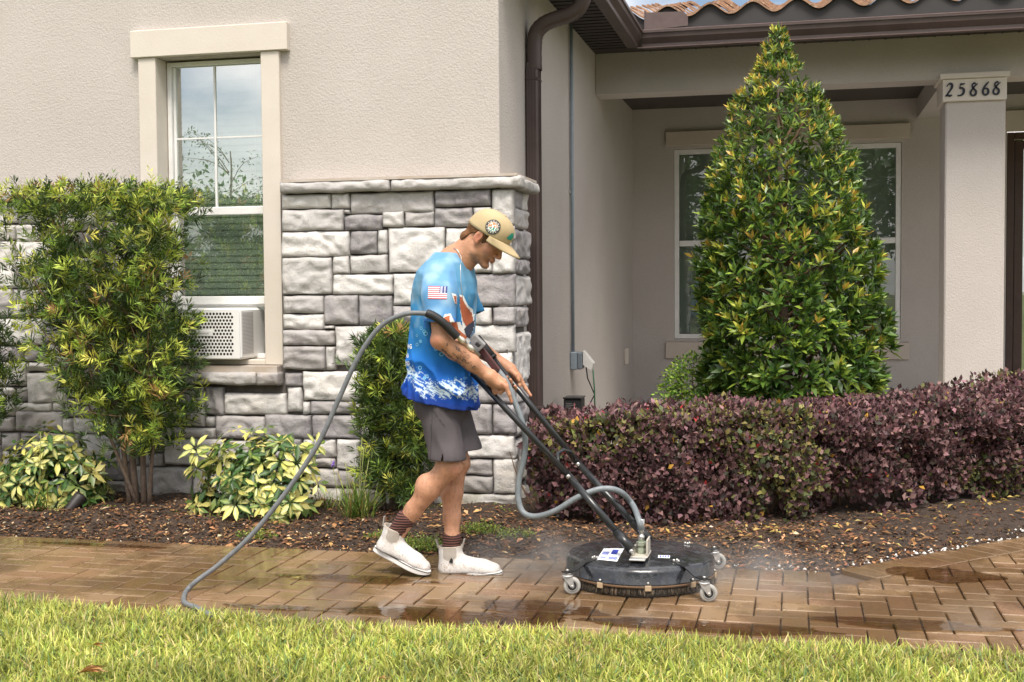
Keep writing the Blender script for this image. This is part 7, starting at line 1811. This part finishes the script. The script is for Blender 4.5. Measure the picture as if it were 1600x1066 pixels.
for (c_, rr) in ((nk.lerp(n0, -.0), .011), (ne, .010), (fk, .011)):
    q = MB(); q.lathe([(0, .008), (rr * .7, .007), (rr, .002), (rr, 0)], c_ + Vector((0, -.0165 if c_ is not ne else -.022, 0)), (0, -1, 0), 12); q.build('bolt', M['steel'], mach)
q = MB(); pts = [nk.lerp(n0, -.02) + Vector((0, .012, 0)), Vector(J(872, 722, YN + .03)), Vector(J(871, 709, YN + .07)), Vector(J(880, 703, YN + .12)), Vector(J(893, 706, YF - .03)), fk + Vector((-.02, -.01, .02))]; q.tube(pts, .0085, 10); q.build('cross_brace', M['black'], mach)
# worn paint flakes on the near bar are part of its finish
# valve block, trigger lever, gun fittings
def obox(name, a, b2, wd, dp, mat, par, bev=.003):
    a, b2 = Vector(a), Vector(b2); L_ = (b2 - a).length; me = MB().box(0, L_, -dp / 2, dp / 2, -wd / 2, wd / 2, bev).mesh(); me.materials.append(mat); o = bpy.data.objects.new(name, me); COL.objects.link(o); o.parent = par
    X = (b2 - a).normalized(); Yv = Vector((0, 1, 0)); Yv = (Yv - X * Yv.dot(X)).normalized(); Zv = X.cross(Yv); m4 = Matrix((X, Yv, Zv)).transposed().to_4x4(); m4.translation = a - par.location; o.matrix_local = m4; return o
obox('valve_block', J(735, 527, 5.40), J(753, 544, 5.42), .052, .036, simple('valve_grey', (.34, .34, .34), .45, c2=(.25, .25, .25), vs=60), mach)
obox('valve_knob', J(744, 536, 5.372), J(750, 541, 5.372), .018, .020, M['black'], mach)
obox('trigger_guard', J(748, 541, 5.44), J(778, 580, 5.46), .030, .024, simple('trigger_dark', (.05, .035, .035), .5, c2=(.14, .03, .03), vs=70), mach)
q = MB(); q.tube([J(756, 548, 5.46), J(770, 568, 5.47), J(783, 585, 5.47)], .006, 8); q.build('trigger_lever', simple('lever_green', (.05, .12, .08), .5), mach)
# whip hose from the valve to the swivel
def smooth(pts, n=8):
    P = [Vector(p_) for p_ in pts]; o_ = []
    for i in range(len(P) - 1):
        p0, p1, p2, p3 = P[max(i - 1, 0)], P[i], P[i + 1], P[min(i + 2, len(P) - 1)]
        for k in range(n):
            t_ = k / n; o_.append(.5 * ((2 * p1) + (-p0 + p2) * t_ + (2 * p0 - 5 * p1 + 4 * p2 - p3) * t_ * t_ + (-p0 + 3 * p1 - 3 * p2 + p3) * t_ ** 3))
    o_.append(P[-1]); return o_
wh = [J(775, 575, 5.47), J(792, 598, 5.46), J(805, 630, 5.45), J(816, 660, 5.44), J(821, 690, 5.44), J(818, 720, 5.44), J(811, 750, 5.44), J(810, 780, 5.43), J(818, 801, 5.42), J(838, 807, 5.40), J(868, 798, 5.37), J(905, 776, 5.36), J(940, 764, 5.38), J(968, 768, 5.42), J(988, 788, 5.48), J(998, 812, CY + .015), tuple(sw0 + Vector((0, 0, .10)))]
q = MB(); q.tube(smooth(wh), .0135, 12); q.build('whip_hose', M['rubber_grey'], mach)
# supply hose: a thing of its own
hs = [(np.array(gnd(330, 962, .012))), np.array(gnd(305, 949, .012)), np.array(gnd(288, 941, .012)), J(291, 924, 4.84), J(310, 906, 4.88), J(345, 880, 4.93), J(395, 834, 4.98), J(450, 765, 5.03), J(498, 692, 5.07), J(530, 622, 5.10), J(560, 558, 5.12), J(594, 511, 5.13), J(632, 491, 5.135), J(668, 490, 5.14)]
hose = empty('pressure_hose', Vector(gnd(290, 940, 0)), 'long thin grey pressure hose looping up from the lawn edge behind the man', 'hose')
q = MB(); q.tube(smooth(hs), .0112, 12); q.build('hose_line', M['hose_dark'], hose)
q = MB(); sl_ = smooth([J(666, 489, 5.14), J(678, 494, 5.145), J(692, 504, 5.155), J(706, 518, 5.175), J(714, 526, 5.19)]); q.tube(sl_, [.015] + [.0185] * 3 + [.019] * (len(sl_) - 5) + [.021], 14); q.build('hose_sleeve', M['blackmatte'], hose)
q = MB(); a_, b2 = Vector(J(712, 523, 5.19)), Vector(J(748, 556, 5.32)); q.tube([a_.lerp(b2, t_) for t_ in (0, .2, .21, .36, .37, .55, .56, .75, .76, 1)], [.0105, .0105, .014, .014, .0095, .0095, .0135, .0135, .010, .010], 12); q.build('hose_coupling', simple('coupling', (.70, .66, .58), .3, .7), hose)

# spray mist around the skirt
m = bpy.data.materials.new('mist'); m.use_nodes = True; nt = m.node_tree; nt.nodes.clear(); out = nt.nodes.new('ShaderNodeOutputMaterial'); pv = nt.nodes.new('ShaderNodeVolumePrincipled'); pv.inputs['Color'].default_value = (.95, .93, .9, 1); pv.inputs['Anisotropy'].default_value = .2
tc = nt.nodes.new('ShaderNodeTexCoord'); ln = nt.nodes.new('ShaderNodeVectorMath'); ln.operation = 'LENGTH'; nt.links.new(tc.outputs['Object'], ln.inputs[0])
fall = math_(nt, 'SUBTRACT', 1.0, ln.outputs['Value']); fall.node.use_clamp = True
nz = ramp(nt, noise(nt, pos(nt), 5.5, 5, .6, .5), .38, .70); nt.links.new(math_(nt, 'MULTIPLY', math_(nt, 'MULTIPLY', nz, fall), 5.0), pv.inputs['Density']); nt.links.new(pv.outputs[0], out.inputs['Volume'])
def mist(px_, py_, rx, ry, rz, lb):
    c_ = gnd(px_, py_); mb = MB(); V = []; nL, nM = 8, 20
    for i in range(nL + 1):
        a_ = math.pi / 2 * i / nL
        for k in range(nM): w_ = 2 * math.pi * k / nM; V.append((math.cos(a_) * math.cos(w_), math.cos(a_) * math.sin(w_), math.sin(a_)))
    mb.add(V, [(i * nM + k, i * nM + (k + 1) % nM, (i + 1) * nM + (k + 1) % nM, (i + 1) * nM + k) for i in range(nL) for k in range(nM)] + [tuple(range(nM))[::-1]])
    o = mb.build('spray_mist', m); o.location = (c_.x, c_.y, .008); o.scale = (rx, ry, rz); tag(o, lb, 'mist', kind='stuff')
mist(1090, 912, .95, .42, .20, 'white water mist low round the right side of the surface cleaner'); mist(850, 893, .50, .34, .22, 'white water mist drifting between the front boot and the surface cleaner')
